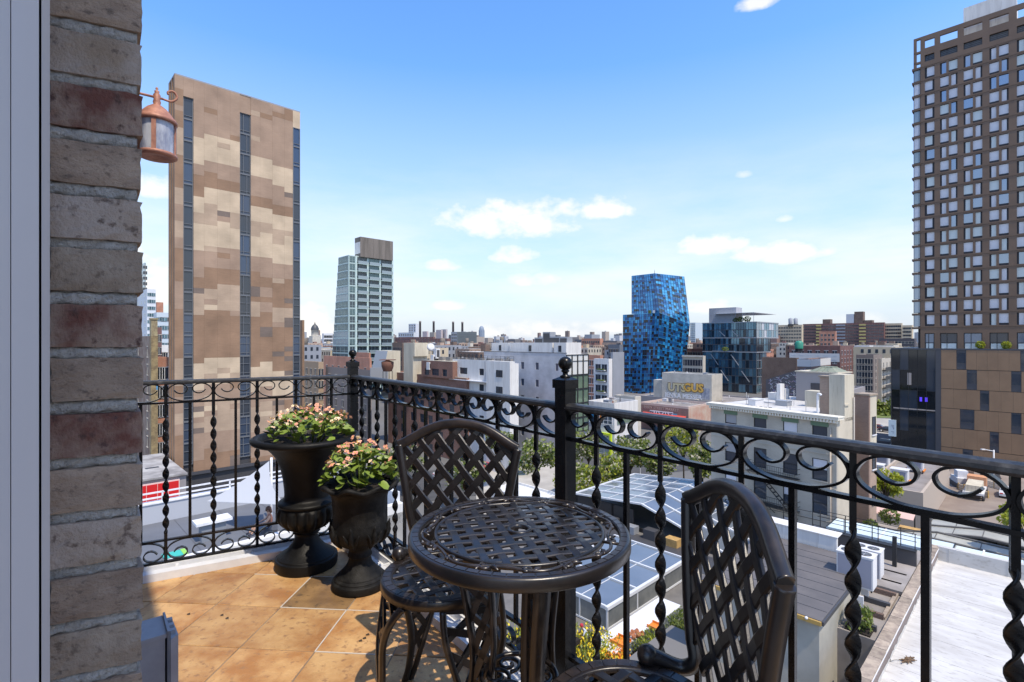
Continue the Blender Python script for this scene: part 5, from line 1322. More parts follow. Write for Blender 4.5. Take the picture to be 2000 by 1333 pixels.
# ------------------------------------------------------------------ beige tenement with fire escape
AB=math.atan2(.557,.831); 
M6=B('beige_tenement','beige painted brick tenement with dentil cornice and black fire escape','building',px=1634,Z=45,ytop=812,pxl=1389,pxr=1668,ang=AB)
zt=M6.zt; LB=M6.LB; M6.part('core',MB().box((.3,.3,0),(M6.LA,LB-.05,M6.H-.5)),[DARKGL])
cols=[(M6.u(1616,'B'),M6.u(1586,'B')),(M6.u(1557.5,'B'),M6.u(1529,'B')),(M6.u(1497,'B'),M6.u(1472,'B')),(M6.u(1438.5,'B'),M6.u(1416,'B'))]
zt0=M6.z(829.5,'B',1.5)+.0; fp=3.02
rws=[(zt0-1.95-fp*k,zt0-fp*k) for k in range(5)]
M6.openings('B',cols,rws,0,LB,GZ,zt-.3,.3,BEIGE)
M6.box('side_wall',.301,M6.LA,0,.3,GZ,zt-.3,flat('side_cream',(.56,.50,.40),.85,(.47,.42,.335),.4)); M6.part('rear_body',MB().prism([(.31,.301),(M6.LA-.05,.301),(15,5.2),(15,LB-.301),(.31,LB-.301)],1,M6.H-.62),[BEIGE]); M6.box('end_wall',.301,15,LB-.3,LB,GZ,zt-.3,BEIGE)
rr=random.Random(6)
for k,(za,zb2) in enumerate(rws):
    for i,(a,b_) in enumerate(cols):
        w=b_-a; t=empty('window',((.12),(a+b_)/2,(za+zb2)/2-GZ),R(-90),M6.o)
        put('frame',MB().box((-w/2,-.05,-.975),(-w/2+.07,.04,.975)).box((w/2-.07,-.05,-.975),(w/2,.04,.975)).box((-w/2+.07,-.05,.90),(w/2-.07,.04,.975)).box((-w/2+.07,-.05,-.975),(w/2-.07,.04,-.9)).box((-w/2+.07,-.045,-.03),(w/2-.07,.04,.03)).mesh('frame',[BLACKM]),t)
        put('pane',MB().quad((-w/2+.07,.0,-.9),(w/2-.07,.0,-.9),(w/2-.07,.0,-.03),(-w/2+.07,.0,-.03)).mesh('pane',[DARKGL]),t)
        put('pane',MB().quad((-w/2+.07,-.02,.03),(w/2-.07,-.02,.03),(w/2-.07,-.02,.9),(-w/2+.07,-.02,.9)).mesh('pane',[rr.choice((DARKGL,DARKGL,BLIND,flat('grey_blind',(.32,.32,.33),.6) if 'grey_blind' not in bpy.data.materials else bpy.data.materials['grey_blind']))]),t)
        put('sill',MB().box((-w/2-.08,-.20,-1.07),(w/2+.08,-.06,-.976)).mesh('sill',[BEIGE]),t)
        if rr.random()<.18 and k>0: put('window_cooler',MB().box((-.33,-.42,-.9),(.33,-.06,-.5)).mesh('window_cooler',[HVAC]),t)
for k in range(5): M6.part('string_course',MB().box((-.07,.0,zt0-fp*k-2.55-GZ),(-.001,LB,zt0-fp*k-2.43-GZ)),[BEIGE])
m=MB(); m.box((-.55,-.35,M6.H-.30),(.6,LB+.2,M6.H-.10)); m.box((-.62,-.40,M6.H-.10),(.6,LB+.25,M6.H)); m.box((-.28,-.12,M6.H-.62),(-.001,LB+.05,M6.H-.301)); M6.part('cornice',m,[flat('cornice_cream',(.70,.66,.56),.75)])
n=46; dm=MB()
for k in range(n): u=-.05+(LB+.05)*k/n; dm.box((-.46,u,M6.H-.55),(-.281,u+.13,M6.H-.302))
M6.part('dentils',dm,[flat('dentil_cream',(.72,.68,.6),.75)],kind='stuff')
for a,b_ in cols: M6.part('green_panel',MB().box((-.06,a-.1,M6.H-1.05),(-.001,b_+.1,M6.H-.66)),[GREENP])
M6.part('roof',MB().prism([(.3,.1),(M6.LA,.1),(15,5.3),(15,LB-.05),(.3,LB-.05)],M6.H-.6,M6.H-.2),[flat('pale_roof_coating',(.56,.55,.53),.85,(.45,.44,.425),.5)])
M6.part('drain_pipe',MB().tube([Vector((-.12,-.0+.45,.2)),Vector((-.12,.45,M6.H-1.1))],.07,8),[flat('pipe_tan',(.45,.38,.30),.7)]); M6.part('drain_pipe',MB().tube([Vector((3.1,-.10,.2)),Vector((3.1,-.10,M6.H+1.5))],.07,8),[flat('pipe_grey',(.36,.33,.3),.7)])
fe=empty('fire_escape',(0,0,0),0,M6.o)
a,b_=cols[1][0]-.25,cols[2][1]+.25
for k in range(1,5):
    z=rws[k][0]-.25-GZ+fp*0; m=MB()
    m.box((-1.05,a,z-.05),(-.02,b_,z)); 
    for zz in (.45,.9): m.bar(Vector((-1.05,a,z+zz)),Vector((-1.05,b_,z+zz)),.035,.035); m.bar(Vector((-1.05,a,z+zz)),Vector((-.02,a,z+zz)),.035,.035); m.bar(Vector((-1.05,b_,z+zz)),Vector((-.02,b_,z+zz)),.035,.035)
    for i in range(24): u=a+(b_-a)*i/23; m.box((-1.06,u-.01,z),(-1.04,u+.01,z+.9))
    for i in range(3): u=a+.2+(b_-a-.4)*i/2; m.bar(Vector((-.02,u,z-.8)),Vector((-1.0,u,z-.06)),.04,.04)
    m.put('platform',[BLACKM],fe)
    if k<4:
        l=MB(); 
        for s in (-.28,.28): l.bar(Vector((-.55+s,a+.7,z-fp+.02)),Vector((-.55+s,b_-.9,z-.02)),.10,.05)
        for i in range(10): f=(i+.5)/10; p=Vector((-.55,a+.7+(b_-a-1.6)*f,z-fp+fp*f)); l.obox(p,(.28,0,0),(0,.10,0),(0,0,.015))
        l.put('ladder',[BLACKM],fe)
bh=empty('bulkhead',(0,0,0),0,M6.o)
zb2=M6.H-.2; hb=CZ+(HZ-727)/1000*57-GZ
ub0,ub1=4.9,9.3
MB().box((11.3,ub0,zb2),(14.5,ub1,hb)).put('bulkhead_wall',[GREYP],bh); MB().box((11.2,ub0-.1,hb+.001),(14.6,ub1+.1,hb+.12)).put('bulkhead_cap',[CREAMP],bh); MB().box((11.24,6.7,zb2),(11.299,7.65,zb2+2.1)).put('bulkhead_door',[flat('door_dark',(.05,.048,.055),.6)],bh)
m=MB(); m.add([(11.5,5.1,hb+.13),(14.2,5.1,hb+.13),(14.2,8.0,hb+.13),(11.5,8.0,hb+.13),(12.3,5.9,hb+.62),(13.5,5.9,hb+.62),(13.5,7.1,hb+.62),(12.3,7.1,hb+.62)],[(0,1,5,4),(1,2,6,5),(2,3,7,6),(3,0,4,7)]); m.box((12.25,5.85,hb+.62),(13.55,7.15,hb+.68)); 
for (p,q) in (((11.5,6.5,hb+.14),(12.3,6.5,hb+.64)),((11.5,5.9,hb+.14),(12.3,6.2,hb+.64)),((11.5,7.2,hb+.14),(12.3,6.8,hb+.64))): m.bar(Vector(p),Vector(q),.08,.08)
m.put('skylight',[COPG],bh)
MB().box((1.5,.0,zb2-.4),(M6.LA,1.3,CZ+(HZ-731)/1000*46-GZ)).put('cream_wall',[CREAMP],bh); MB().box((1.4,-.1,zb2+1.0),(2.2,-.001,zb2+1.15)).put('cream_shelf',[CREAMP],bh)
ck=empty('chimney',(0,0,0),0,M6.o); hk=CZ+(HZ-738)/1000*46-GZ; MB().box((1.7,1.301,zb2),(2.6,2.2,hk)).put('stack',[PINKB],ck); MB().box((1.6,1.301,hk),(2.7,2.3,hk+.14)).put('stack_cap',[COPING],ck)
MB().tube(cr([(.9,2.0,zb2),(.9,2.0,zb2+1.75),(.9,1.85,zb2+1.95),(.9,1.68,zb2+1.85)],5),.10,10).put('vent_pipe',[WHITE],M6.o)
for i,(x,y,h) in enumerate(((1.2,9,1.2),(2.5,7.6,1.6),(3.5,6.2,1.4),(1.8,5,1.3),(5,8.2,1.5),(6,6.8,1.6),(1.2,3.2,1.2),(3,10.3,1.3))): MB().tube([Vector((x,y,zb2)),Vector((x,y,zb2+h))],.022,5).put('roof_aerial',[STEELG],M6.o)
for i,(x,y,w,h) in enumerate(((9.5,10.3,1.3,.8),(11,10.4,1.0,1.2),(9.2,10.0,.4,1.9))): MB().box((x,y,zb2),(x+.9,y+w,zb2+h)).put('roof_vent',[WHITEB],M6.o)
for i in range(5): MB().box((.9+.1*i,8.5-i*.45,zb2),(1.2+.1*i,8.7-i*.45,zb2+.14)).put('roof_block',[FAN],M6.o)
M7=B('brick_side_tenement','narrow tenement with dark brick flank and cream front right of the beige one','building',px=1697,Z=48.3,ytop=772,pxl=1668.5,pxr=1712,ang=AB)
M7.box('flank',0,.3,0,M7.LB,GZ,M7.zt,brickM('flank_brick',(.27,.17,.13),(.23,.14,.11),(.3,.24,.2),.22,.075,.01)); M7.box('front',.3,M7.LA,0,6,M7.zt-5.2,M7.zt,CREAMP); M7.box('front_lower',.3,M7.LA,0,6,GZ,M7.zt-5.201,PINKB); M7.box('cap',-.1,M7.LA+.1,-.1,M7.LB,M7.zt+.001,M7.zt+.15,COPING)
for k in range(5): M7.win('A',M7.LA*.62,M7.zt-2.9-3.3*k,wmesh(.75,1.7,DARKGL,BLACKM,.05,(),(.5,),.05,WHITE),out=.0)
# ------------------------------------------------------------------ other buildings, one thing each
def simple(name,label,px,xl,xr,ytop,Z,wall,roof=GROOF,wB=None,wA=None,zb=GZ,group=None,par=.5,gl=DARKGL,fr=STONEW,seed=0,LA=9,LB=9,cat='building',ang=ANG):
    b=B(name,label,cat,px=px,Z=Z,ytop=ytop,pxl=xl,pxr=xr,zb=zb,group=group,LA=LA,LB=LB,ang=ang)
    b.shell(wall,roof,par,.3)
    top=b.zt-par-.6
    if wB: winrows(b,'B',.4,b.LB-.4,max(zb+1,top-wB[1]*wB[4]),top,*wB[:4],gl,fr,seed)
    if wA: winrows(b,'A',.4,b.LA-.4,max(zb+1,top-wA[1]*wA[4]),top,*wA[:4],gl,fr,seed+1)
    return b
# far left gap
q=simple('glass_tower_step','tall pale glass tower rising just beside the brick jamb',282,262,285,512,300,PALEG,GROOF,(3,20,2.2,1.8,3.2),(1,20,2,1.8,3.2),LA=6)
q=simple('pale_grey_block','pale grey apartment block with pairs of windows left of the patchwork tower',287,266,304.5,563,255,flat('cool_white',(.62,.66,.70),.7),GROOF,(3,14,2,1.6,3.4),(3,14,1.4,1.6,3.4),gl=TEAL[0],fr=ALU)
q=simple('orange_top_block','orange brick block with a rooftop box far behind the glass block',306,304,319,589,340,ORB,GROOF)
q=simple('pale_blue_block','pale blue glass block between brick jamb and patchwork tower',306,300,332,609,215,flat('pale_blue_wall',(.50,.58,.64),.6),GROOF,None,(4,8,2.6,1.6,3.6),gl=TEAL[2],fr=ALU)
q=simple('small_maroon_house','small maroon brick house with few windows under the pale blue block',302,296,316,638,120,MARB,GROOF,None,(2,3,.9,1.6,3.0))
q=simple('white_flat_house','low white house with dark roof vents under the pale blue block',303,298,329,673,135,WHITEB,GROOF,None,(4,2,1,1.4,3.2))
b=simple('arched_red_house','red brick house with white trimmed arched windows left of patchwork tower',304,298,329.5,697,84,ORB,flat('slate_roof',(.3,.3,.31),.8),None,(3,6,.95,1.9,3.1),fr=WHITE,gl=DARKGL,LA=6)
b=simple('old_brown_house','old brown house with crumbling yellow stone pier beside the brick jamb',299,262,303.5,655,82,flat('old_brown_wall',(.20,.13,.10),.95,(.29,.23,.19),.6),TARROOF,(2,6,.9,1.7,3.0),LA=1)
b.part('stone_pier',MB().box((-.3,-.3,0),(.6,1.0,b.H)),[flat('yellow_stone',(.36,.28,.15),.95,(.20,.15,.09),1.8)])
b.part('chimney',MB().box((-.3,-.3,b.H),(.55,1.0,b.H+2.6)).box((-.4,-.4,b.H+2.6),(.65,1.1,b.H+2.85)),[flat('chimney_stone',(.42,.36,.22),.95,(.25,.2,.13),2.2)])
b=B('red_hoarding_house','low building with grey felt roof and bright red panelled front','building',px=357,Z=60.5,ytop=924,pxl=270,LA=3,ang=ANG)
b.o.location=(b.C.x,b.C.y,GZ)
# its front runs along the right-hand direction, so build it away from the corner towards the left
m=MB().box((-16,.3,0),(.4,15,b.H-.2)); b.part('body',m,[GREYP]); b.part('roof',MB().box((-16,.0,b.H-.2),(.5,15,b.H)),[flat('felt_roof',(.40,.39,.38),.95,(.20,.19,.19),.4)])
for i in range(12):
    for j in range(2): b.part('red_panel',MB().box((-.35-1.05*(i+1),-.02,b.H-.7-1.75*(j+1)+.03),(-.35-1.05*i-.06,.29,b.H-.7-1.75*j-.03)),[RED])
b.part('panel_joint',MB().box((-13,.02,.0),(-.3,.28,b.H-.6)),[flat('joint_pale',(.7,.5,.47),.7)])
for i in range(5): b.part('felt_patch',MB().box((-12+i*2.3,4+i%3*1.5,b.H+.001),(-10.6+i*2.3,4.7+i%3*1.5,b.H+.03)),[FAN])

# centre left
ch=thing('church_tower','distant pale church tower with a dark dome left of the glass balcony tower','church',tuple(PX(615,672,620).xy)+(GZ,),ANG)
zc=lambda py,Z: CZ+(HZ-py)/1000*Z-GZ
MB().box((-5,-5,0),(5,5,zc(655,620))).put('tower',[STONEW],ch); m=MB(); m.lathe([(4.2,zc(655,620)),(4.2,zc(644,620)),(4.9,zc(643.5,620))],16); m.put('drum',[STONEW],ch)
m=MB(); m.lathe([(4.7,zc(643.5,620)),(4.5,zc(640,620)),(3.2,zc(635.5,620)),(1.2,zc(632.5,620)),(.5,zc(630,620)),(.05,zc(626.5,620))],16); m.put('dome',[flat('dome_slate',(.06,.065,.07),.5)],ch)
simple('white_grid_block','white far block with dark square windows beside the glass balcony tower',632,629,650,650,430,flat('far_white',(.6,.62,.65),.7),GROOF,None,(5,7,1.8,2.0,3.3))
simple('teal_roof_hall','long low hall with pale teal roof left of the glass balcony tower',640,588,646,677,270,flat('pale_teal_wall',(.38,.45,.48),.7),flat('pale_teal_roof',(.40,.50,.54),.7),(8,3,2,1.5,3.2))
simple('tan_house','tan brick house with pale roof between the patchwork tower and corner post',622,578,632,706,128,flat('tan_wall',(.38,.27,.18),.85),flat('roof_pale',(.60,.58,.56),.9),(5,5,.9,1.6,3.0),(2,5,.9,1.6,3))
simple('orange_brick_house','orange brick house with parapet behind the corner post',722,632,726,698,152,ORB,TARROOF,(7,2,1.0,1.6,5.5),None)
simple('orange_brick_annex','raised orange brick annex at the right end of the orange house',721,694,724,688,158,ORB,TARROOF)
b=simple('corrugated_roof_house','house with pale corrugated roof beside the corner post',723,636,726,722,114,flat('grey_brown_wall',(.26,.22,.20),.9),flat('corrugated_pale',(.62,.61,.62),.7),(6,5,.9,1.6,3.0),None)
for i in range(16): b.part('roof_rib',MB().box((.35,b.LB*(i+.3)/16,b.H-.47),(b.LA-.3,b.LB*(i+.3)/16+.12,b.H-.36)),[ALU])
simple('dark_arched_house','dark brown house with arched windows behind the cream stair block',786,766,800,668,188,BRB,GROOF,(4,4,1.1,1.9,3.3),(2,4,1,1.9,3.3),fr=COPING)
simple('maroon_slab','distant maroon apartment slab left of the chimneys',846,770,850,657,520,MARB,GROOF,(14,7,1.6,1.5,3.0),None)
simple('maroon_slab','distant maroon apartment slab under the second chimney',874,840,880,660,500,MARB,GROOF,(6,7,1.6,1.5,3.0),None)
simple('pale_window_block','distant pale block with dark window band left of the chimneys',808,778,814,648,600,flat('far_pale',(.52,.55,.58),.8),GROOF,(7,6,2.4,2,3.6))
simple('white_far_tower','distant white tower with a dark cap near the left chimneys',812,798,818,631,760,flat('far_white2',(.58,.60,.64),.8),DROOF,(3,14,3,2,3.6))
for i,(p,w) in enumerate(((829,8),(856,9),(866,8))): simple('pink_far_block',('distant pinkish block between the two left chimneys','distant pale pink block right of the second chimney','distant pale salmon block left of the dark grey block')[i],p+w*.6,p-w*.5,p+w,646-i*3+ (2 if i==2 else 0),900,flat('far_pink%d'%i if False else ('far_pink' if i==0 else ('far_rose' if i==1 else 'far_salmon')),(.48-.02*i,.40,.40),.85),GROOF)
for i,(p,yt,nm) in enumerate(((820.5,626,'leftmost tall power plant chimney'),(847,626,'second power plant chimney from the left'),(885,627,'third power plant chimney, left of the pair by the dark block'),(903,627.5,'rightmost power plant chimney of the row'))):
    Z=1500; t=thing('chimney',nm,'chimney',tuple(PX(p,660,Z).xy)+(GZ,),0,'power plant chimneys'); m=MB(); h=CZ+(HZ-yt)/1000*Z-GZ
    m.lathe([(4.2,0),(3.0,h-6),(3.3,h-6),(3.3,h),(.01,h)],12); m.put('stack',[flat('stack_brown',(.19,.16,.16),.9) if 'stack_brown' not in bpy.data.materials else bpy.data.materials['stack_brown']],t)
b=simple('dark_grey_block','dark grey far block with tan flank below the right chimneys',893,881,931,647,470,STEELG,DROOF,(3,10,1.8,1.6,3.3),None); b.part('dark_front',MB().box((.0,-.06,0),(b.LA,0,b.H)),[flat('dark_front',(.10,.12,.13),.6)]); winrows(b,'A',2,b.LA-2,b.zt-30,b.zt-2,9,9,2.2,1.8,TEAL[1],SLATE,3)
t=thing('round_tower','distant slim grey tower with rounded top','building',tuple(PX(940.5,668,950).xy)+(GZ,),0); h=CZ+(HZ-636)/1000*950-GZ
m=MB(); m.lathe([(5.2,0),(5.4,h*.6),(5.0,h-8),(4.0,h-2.5),(2.0,h),(.01,h+.3)],18); m.put('shaft',[flat('far_blue_grey',(.20,.25,.32),.5)],t)
for i in range(9): 
    a=i*2*math.pi/9; MB().box((-.3,-.3,0),(.3,.3,h-7)).put('mullion',[flat('far_blue_light',(.32,.38,.45),.6) if 'far_blue_light' not in bpy.data.materials else bpy.data.materials['far_blue_light']],t,(5.35*math.cos(a),5.35*math.sin(a),0))
simple('red_far_house','red brick far house right of the white penthouses',1172,1136,1178,660,360,ORB,TARROOF,(8,4,1.3,1.6,3.0),None)
simple('brick_far_row','brown brick far row left of the blue tower',1212,1176,1218,668,330,PINKB,TARROOF,(8,3,1.3,1.6,3.0),None)
simple('red_terrace_house','red brick terrace house behind the pale white block',1172,1140,1178,693,165,ORB,TARROOF,(4,6,1.0,1.8,3.1),None,fr=WHITE)
simple('blue_grey_block','dark blue grey block left of the blue tower',1210,1188,1217,672,215,flat('blue_grey_wall',(.13,.15,.18),.7),GROOF,(3,5,1.2,1.6,3.2),None)
b=simple('white_balcony_house','white balcony house with planted ledges left of the blue tower',1189,1160,1197,700,140,WHITEB,GROOF,(2,6,1.7,1.9,3.0),None,fr=GREYM)
for k in range(5): b.part('balcony_ledge',MB().box((-.7,1,b.H-3.3-3*k),(0,b.LB*.75,b.H-3.1-3*k)),[WHITE]); b.part('ledge_plants',MB().box((-.8,1.2,b.H-3.1-3*k),(-.4,b.LB*.7,b.H-2.75-3*k)),[FG[k%2]],kind='stuff')
simple('grey_blank_wall','tall blank grey wall directly left of the blue tower',1197,1193,1219,687,141,GREYM,GROOF,None,None,LA=4)
simple('pale_far_tower','distant pale twin tower right of the blue tower',1358,1348,1373,629,900,flat('far_sky_tower',(.46,.54,.60),.5),GROOF,(2,16,5,2.2,3.8),None,gl=PALEG,fr=ALU)
simple('red_row_far','far red brick rows between the blue tower and teal office',1370,1338,1376,668,330,ORB,TARROOF,(8,3,1.4,1.6,3),None)
simple('red_row_far','far brown brick row above the beige tenement by the blue tower',1372,1334,1378,680,260,MARB,TARROOF,(7,3,1.2,1.6,3),None)
b=simple('beige_stone_house','beige stone house with arched windows between blue tower and teal office',1373,1333,1378,694,195,flat('beige_stone',(.46,.42,.35),.85),GROOF,(7,5,1.2,2.3,3.9),None,fr=STONEW); b.part('stone_cornice',MB().box((-.6,-.4,b.H-.5),(0,b.LB,b.H+.1)),[STONEW])
# right of centre
b=simple('cream_far_tower','cream far apartment tower with two roof tanks',1566,1519,1569,633,440,CREAMB,GROOF,(9,12,1.6,1.5,2.9),None,fr=CREAMB)
for i,p in enumerate((1544,1554)):
    t=thing('roof_tank',('left one of two grey tanks on the cream far tower','right one of two grey tanks on the cream far tower')[i],'tank',tuple(PX(p,632,446)),0,'tanks on the cream tower'); m=MB(); m.lathe([(1.6,0),(1.7,4.6),(.01,5.6)],12); m.put('barrel',[GREYM],t); MB().box((-1.5,-1.5,-2),(1.5,1.5,0)).put('stand',[BLACKM],t)
b=simple('brick_slab_block','long red brown slab block with yellow balcony stripes',1727,1568,1729,628.5,430,PINKB if False else MARB,GROOF,(34,14,1.3,1.5,2.85),None,fr=PINKB)
for (p0,p1,mt,nm) in ((1678,1691,YELLOW,'yellow_stripe'),(1594,1604,YELLOW,'yellow_stripe'),(1633,1651,GREYM,'grey_stripe')):
    ua,ub=b.u(p1,'B'),b.u(p0,'B')
    for k in range(13): b.part(nm,MB().box((-.5,ua,b.H-2.4-2.85*k),(-.12,ub,b.H-1.1-2.85*k)),[mt])
b.part('lift_tower',MB().box((1,b.u(1685,'B'),b.H-.5),(8,b.u(1668,'B'),zc(606.5,436))),[BRB]); b.part('lift_tower',MB().box((1,b.u(1621,'B'),b.H-.5),(8,b.u(1606,'B'),zc(621,445))),[BRB]); b.part('roof_hut',MB().box((1,b.u(1667,'B'),b.H-.5),(8,b.u(1652,'B'),zc(612,445))),[flat('far_hut',(.5,.53,.57),.8)]); b.part('roof_hut',MB().box((1,b.u(1703,'B'),b.H-.5),(8,b.u(1686,'B'),zc(624,436))),[BRB])
simple('orange_stair_block','orange brick block with dark diagonal stair before the slab block',1632,1600,1634,646,340,ORB,GROOF,(4,5,1.2,1.5,3),None)
simple('cream_slab','cream slab block right of the slab with yellow stripes',1761,1728,1763,630,425,CREAMB,GROOF,(7,12,1.6,1.5,2.9),None,fr=CREAMB)
simple('cream_slab','shorter cream slab touching the bronze tower edge',1781,1762,1784,634,415,CREAMB,GROOF,(4,12,1.6,1.5,2.9),None,fr=CREAMB)
simple('dark_timber_block','dark timber coloured block before the cream slabs',1786,1717,1790,660,330,flat('dark_timber',(.07,.065,.075),.8),GROOF,(10,4,2,1.5,3.2),None)
b=simple('maroon_school','maroon brick building with white window band and green tank on top',1641,1541,1680,675,205,MARB,TARROOF,(6,5,1.5,1.8,3.4),(7,6,1.3,1.7,3.2),fr=WHITE)
b.part('white_band',MB().box((-.06,.2,b.H-6.4),(-.031 if False else -.02,b.LB-.2,b.H-3.0)),[flat('dirty_white',(.62,.62,.62),.8)]); winrows(b,'B',.6,b.LB-.6,b.zt-6.0,b.zt-3.4,6,1,1.4,1.6,TEAL[3],WHITE,4,'band_windows')
t=thing('green_tank','round green tank on the maroon school roof','tank',tuple(PX(1560.5,675,208)),0); m=MB(); m.lathe([(1.5,-1),(1.55,1.4),(.9,2.1),(.01,2.2)],14); m.put('barrel',[flat('tank_green',(.02,.22,.15),.5)],t); MB().box((-1,-1,-2.4),(1,1,-1)).put('stand',[BLACKM],t)
b=simple('brick_warehouse','dark brown brick warehouse with a graffiti covered ramp roof',1556,1488,1560,698,152,BRB,TARROOF,None,None)
m=MB(); rr=random.Random(77)
gr=[flat('scrawl_%s'%n,c,.8) for n,c in (('grey',(.30,.30,.33)),('pink',(.45,.30,.33)),('violet',(.28,.25,.38)),('pale',(.5,.5,.5)))]
u0,u1=b.u(1553,'B'),b.u(1500,'B')
rp=B('graffiti_ramp','x','x',px=1575,Z=132,ytop=728,pxl=1496,LA=4,zb=-14); rp.o['label']='sloping dark roof scrawled with grey and violet graffiti'; rp.o['category']='roof'
m=MB(); L_=rp.LB; h0,h1=rp.H+1.6,rp.H-2.2; m.add([(0,0,0),(0,L_,0),(0,L_,h1),(0,0,h0),(4,0,0),(4,L_,0),(4,L_,h1),(4,0,h0)],[(1,0,3,2),(3,7,6,2),(0,4,7,3),(1,2,6,5),(4,5,6,7)],0); rp.part('ramp',m,[flat('ramp_dark',(.12,.11,.115),.9)])
gm=MB()
for i in range(150):
    u=rr.uniform(.3,L_-.8); zz=rr.uniform(.5,h0+(h1-h0)*u/L_-.4); a=rr.uniform(-1,1)
    gm.obox((-.03,u,zz),(.02,0,0),(0,rr.uniform(.15,.45)*math.cos(a),.3*math.sin(a)),(0,-.07*math.sin(a),.07*math.cos(a)),rr.randrange(4))
rp.part('graffiti_strokes',gm,gr,kind='stuff')
b=simple('white_top_shed','white topped shed beside the graffiti ramp',1583,1557,1622,701,139,flat('shed_wall',(.20,.13,.11),.9),flat('shed_roof',(.6,.58,.57),.85),None,None); b.part('white_front',MB().box((-.05,0,b.H-2.0),(0,b.LB,b.H)).box((0,-.05,b.H-2.0),(b.LA,0,b.H)),[flat('shed_white',(.58,.57,.56),.85)])
b=simple('grey_brown_tenement','grey brown tenement with square windows behind the beige tenement bulkhead',1706,1672,1723,692,168,flat('grey_brown_brick',(.20,.165,.15),.9),GROOF,(5,8,1.0,1.6,3.0),(2,8,.9,1.6,3.0),fr=STONEW)
b=simple('narrow_cream_tenement','narrow cream tenement with dark fire escapes beside the glass podium',1722,1708,1742,700,172,flat('cream_dull',(.48,.44,.38),.85),GROOF,None,(3,8,1.0,1.6,3.0),fr=STONEW)
for k in range(6): b.part('fire_escape_deck',MB().box((.6,-1,b.H-4-3*k),(b.LA-.6,0,b.H-3.8-3*k)).box((.6,-1,b.H-3.8-3*k),(b.LA-.6,-.95,b.H-2.9-3*k)),[BLACKM])
simple('white_roof_house','white roofed house above the grey brown tenement',1698,1668,1724,674,215,flat('white_dull',(.6,.6,.6),.8),GROOF,(5,4,1.1,1.5,3.1),(3,4,1.1,1.5,3.1))
simple('white_roof_house','tall pale house next to the bronze podium top edge',1735,1722,1745,676,200,flat('pale_pink_wall',(.58,.53,.5),.8),GROOF,(2,6,1.1,1.5,3.1),(2,6,1.1,1.5,3.1))
for i,(px,xl,xr,yt,Z,w) in enumerate(((1665,1640,1690,760,75,GREYP),(1240,1200,1252,774,128,STONEW),(1130,1080,1150,800,122,WHITEB))):
    simple('infill_house',('low grey shed with roof plant behind the beige tenement','pale low annex beside the market hall','white low shop row behind the post at the street trees')[i],px,xl,xr,yt,Z,w,TARROOF,None,None)

# vents, hatches and pipes on the nearer roofs
def clutter(b,n,seed,par=.5,x0=.6,x1=None,y0=.6,y1=None):
    rr=random.Random(seed); h=b.H-par; x1=x1 or b.LA-.6; y1=y1 or b.LB-.6
    for i in range(n):
        x,y=rr.uniform(x0,x1),rr.uniform(y0,y1); k=rr.random()
        if k<.4: MB().tube([Vector((x,y,h)),Vector((x,y,h+rr.uniform(.5,1.3)))],.09,7).tube([Vector((x,y,h+.001)),Vector((x,y,h+.08))],.22,8).put('vent_pipe',[rr.choice((STEELG,FAN,WHITE))],b.o)
        elif k<.75: w,d,e=rr.uniform(.6,1.6),rr.uniform(.6,1.4),rr.uniform(.4,1.2); MB().box((x,y,h),(x+w,y+d,h+e)).box((x-.06,y-.06,h+e+.001),(x+w+.06,y+d+.06,h+e+.07)).put('roof_hatch',[rr.choice((HVAC,STEELG,GREYP,STONEW))],b.o)
        else: 
            q=rr.uniform(2,5); MB().tube([Vector((x,y,h+.12)),Vector((x,min(y+q,y1),h+.12))],.06,6).put('roof_conduit',[STEELG],b.o)
for b,n,sd_ in ((M3,9,1),(M4,12,2),(M5,5,3),(LOT,12,4),(W2,9,6),(M1,8,7),(SW,6,8),(T,0,9),(GT,0,10)): clutter(b,n,sd_)
clutter(M6,3,14,.2,2.0,6.0,5.2,M6.LB-2); clutter(W1,6,5,.4,.4,1.2)
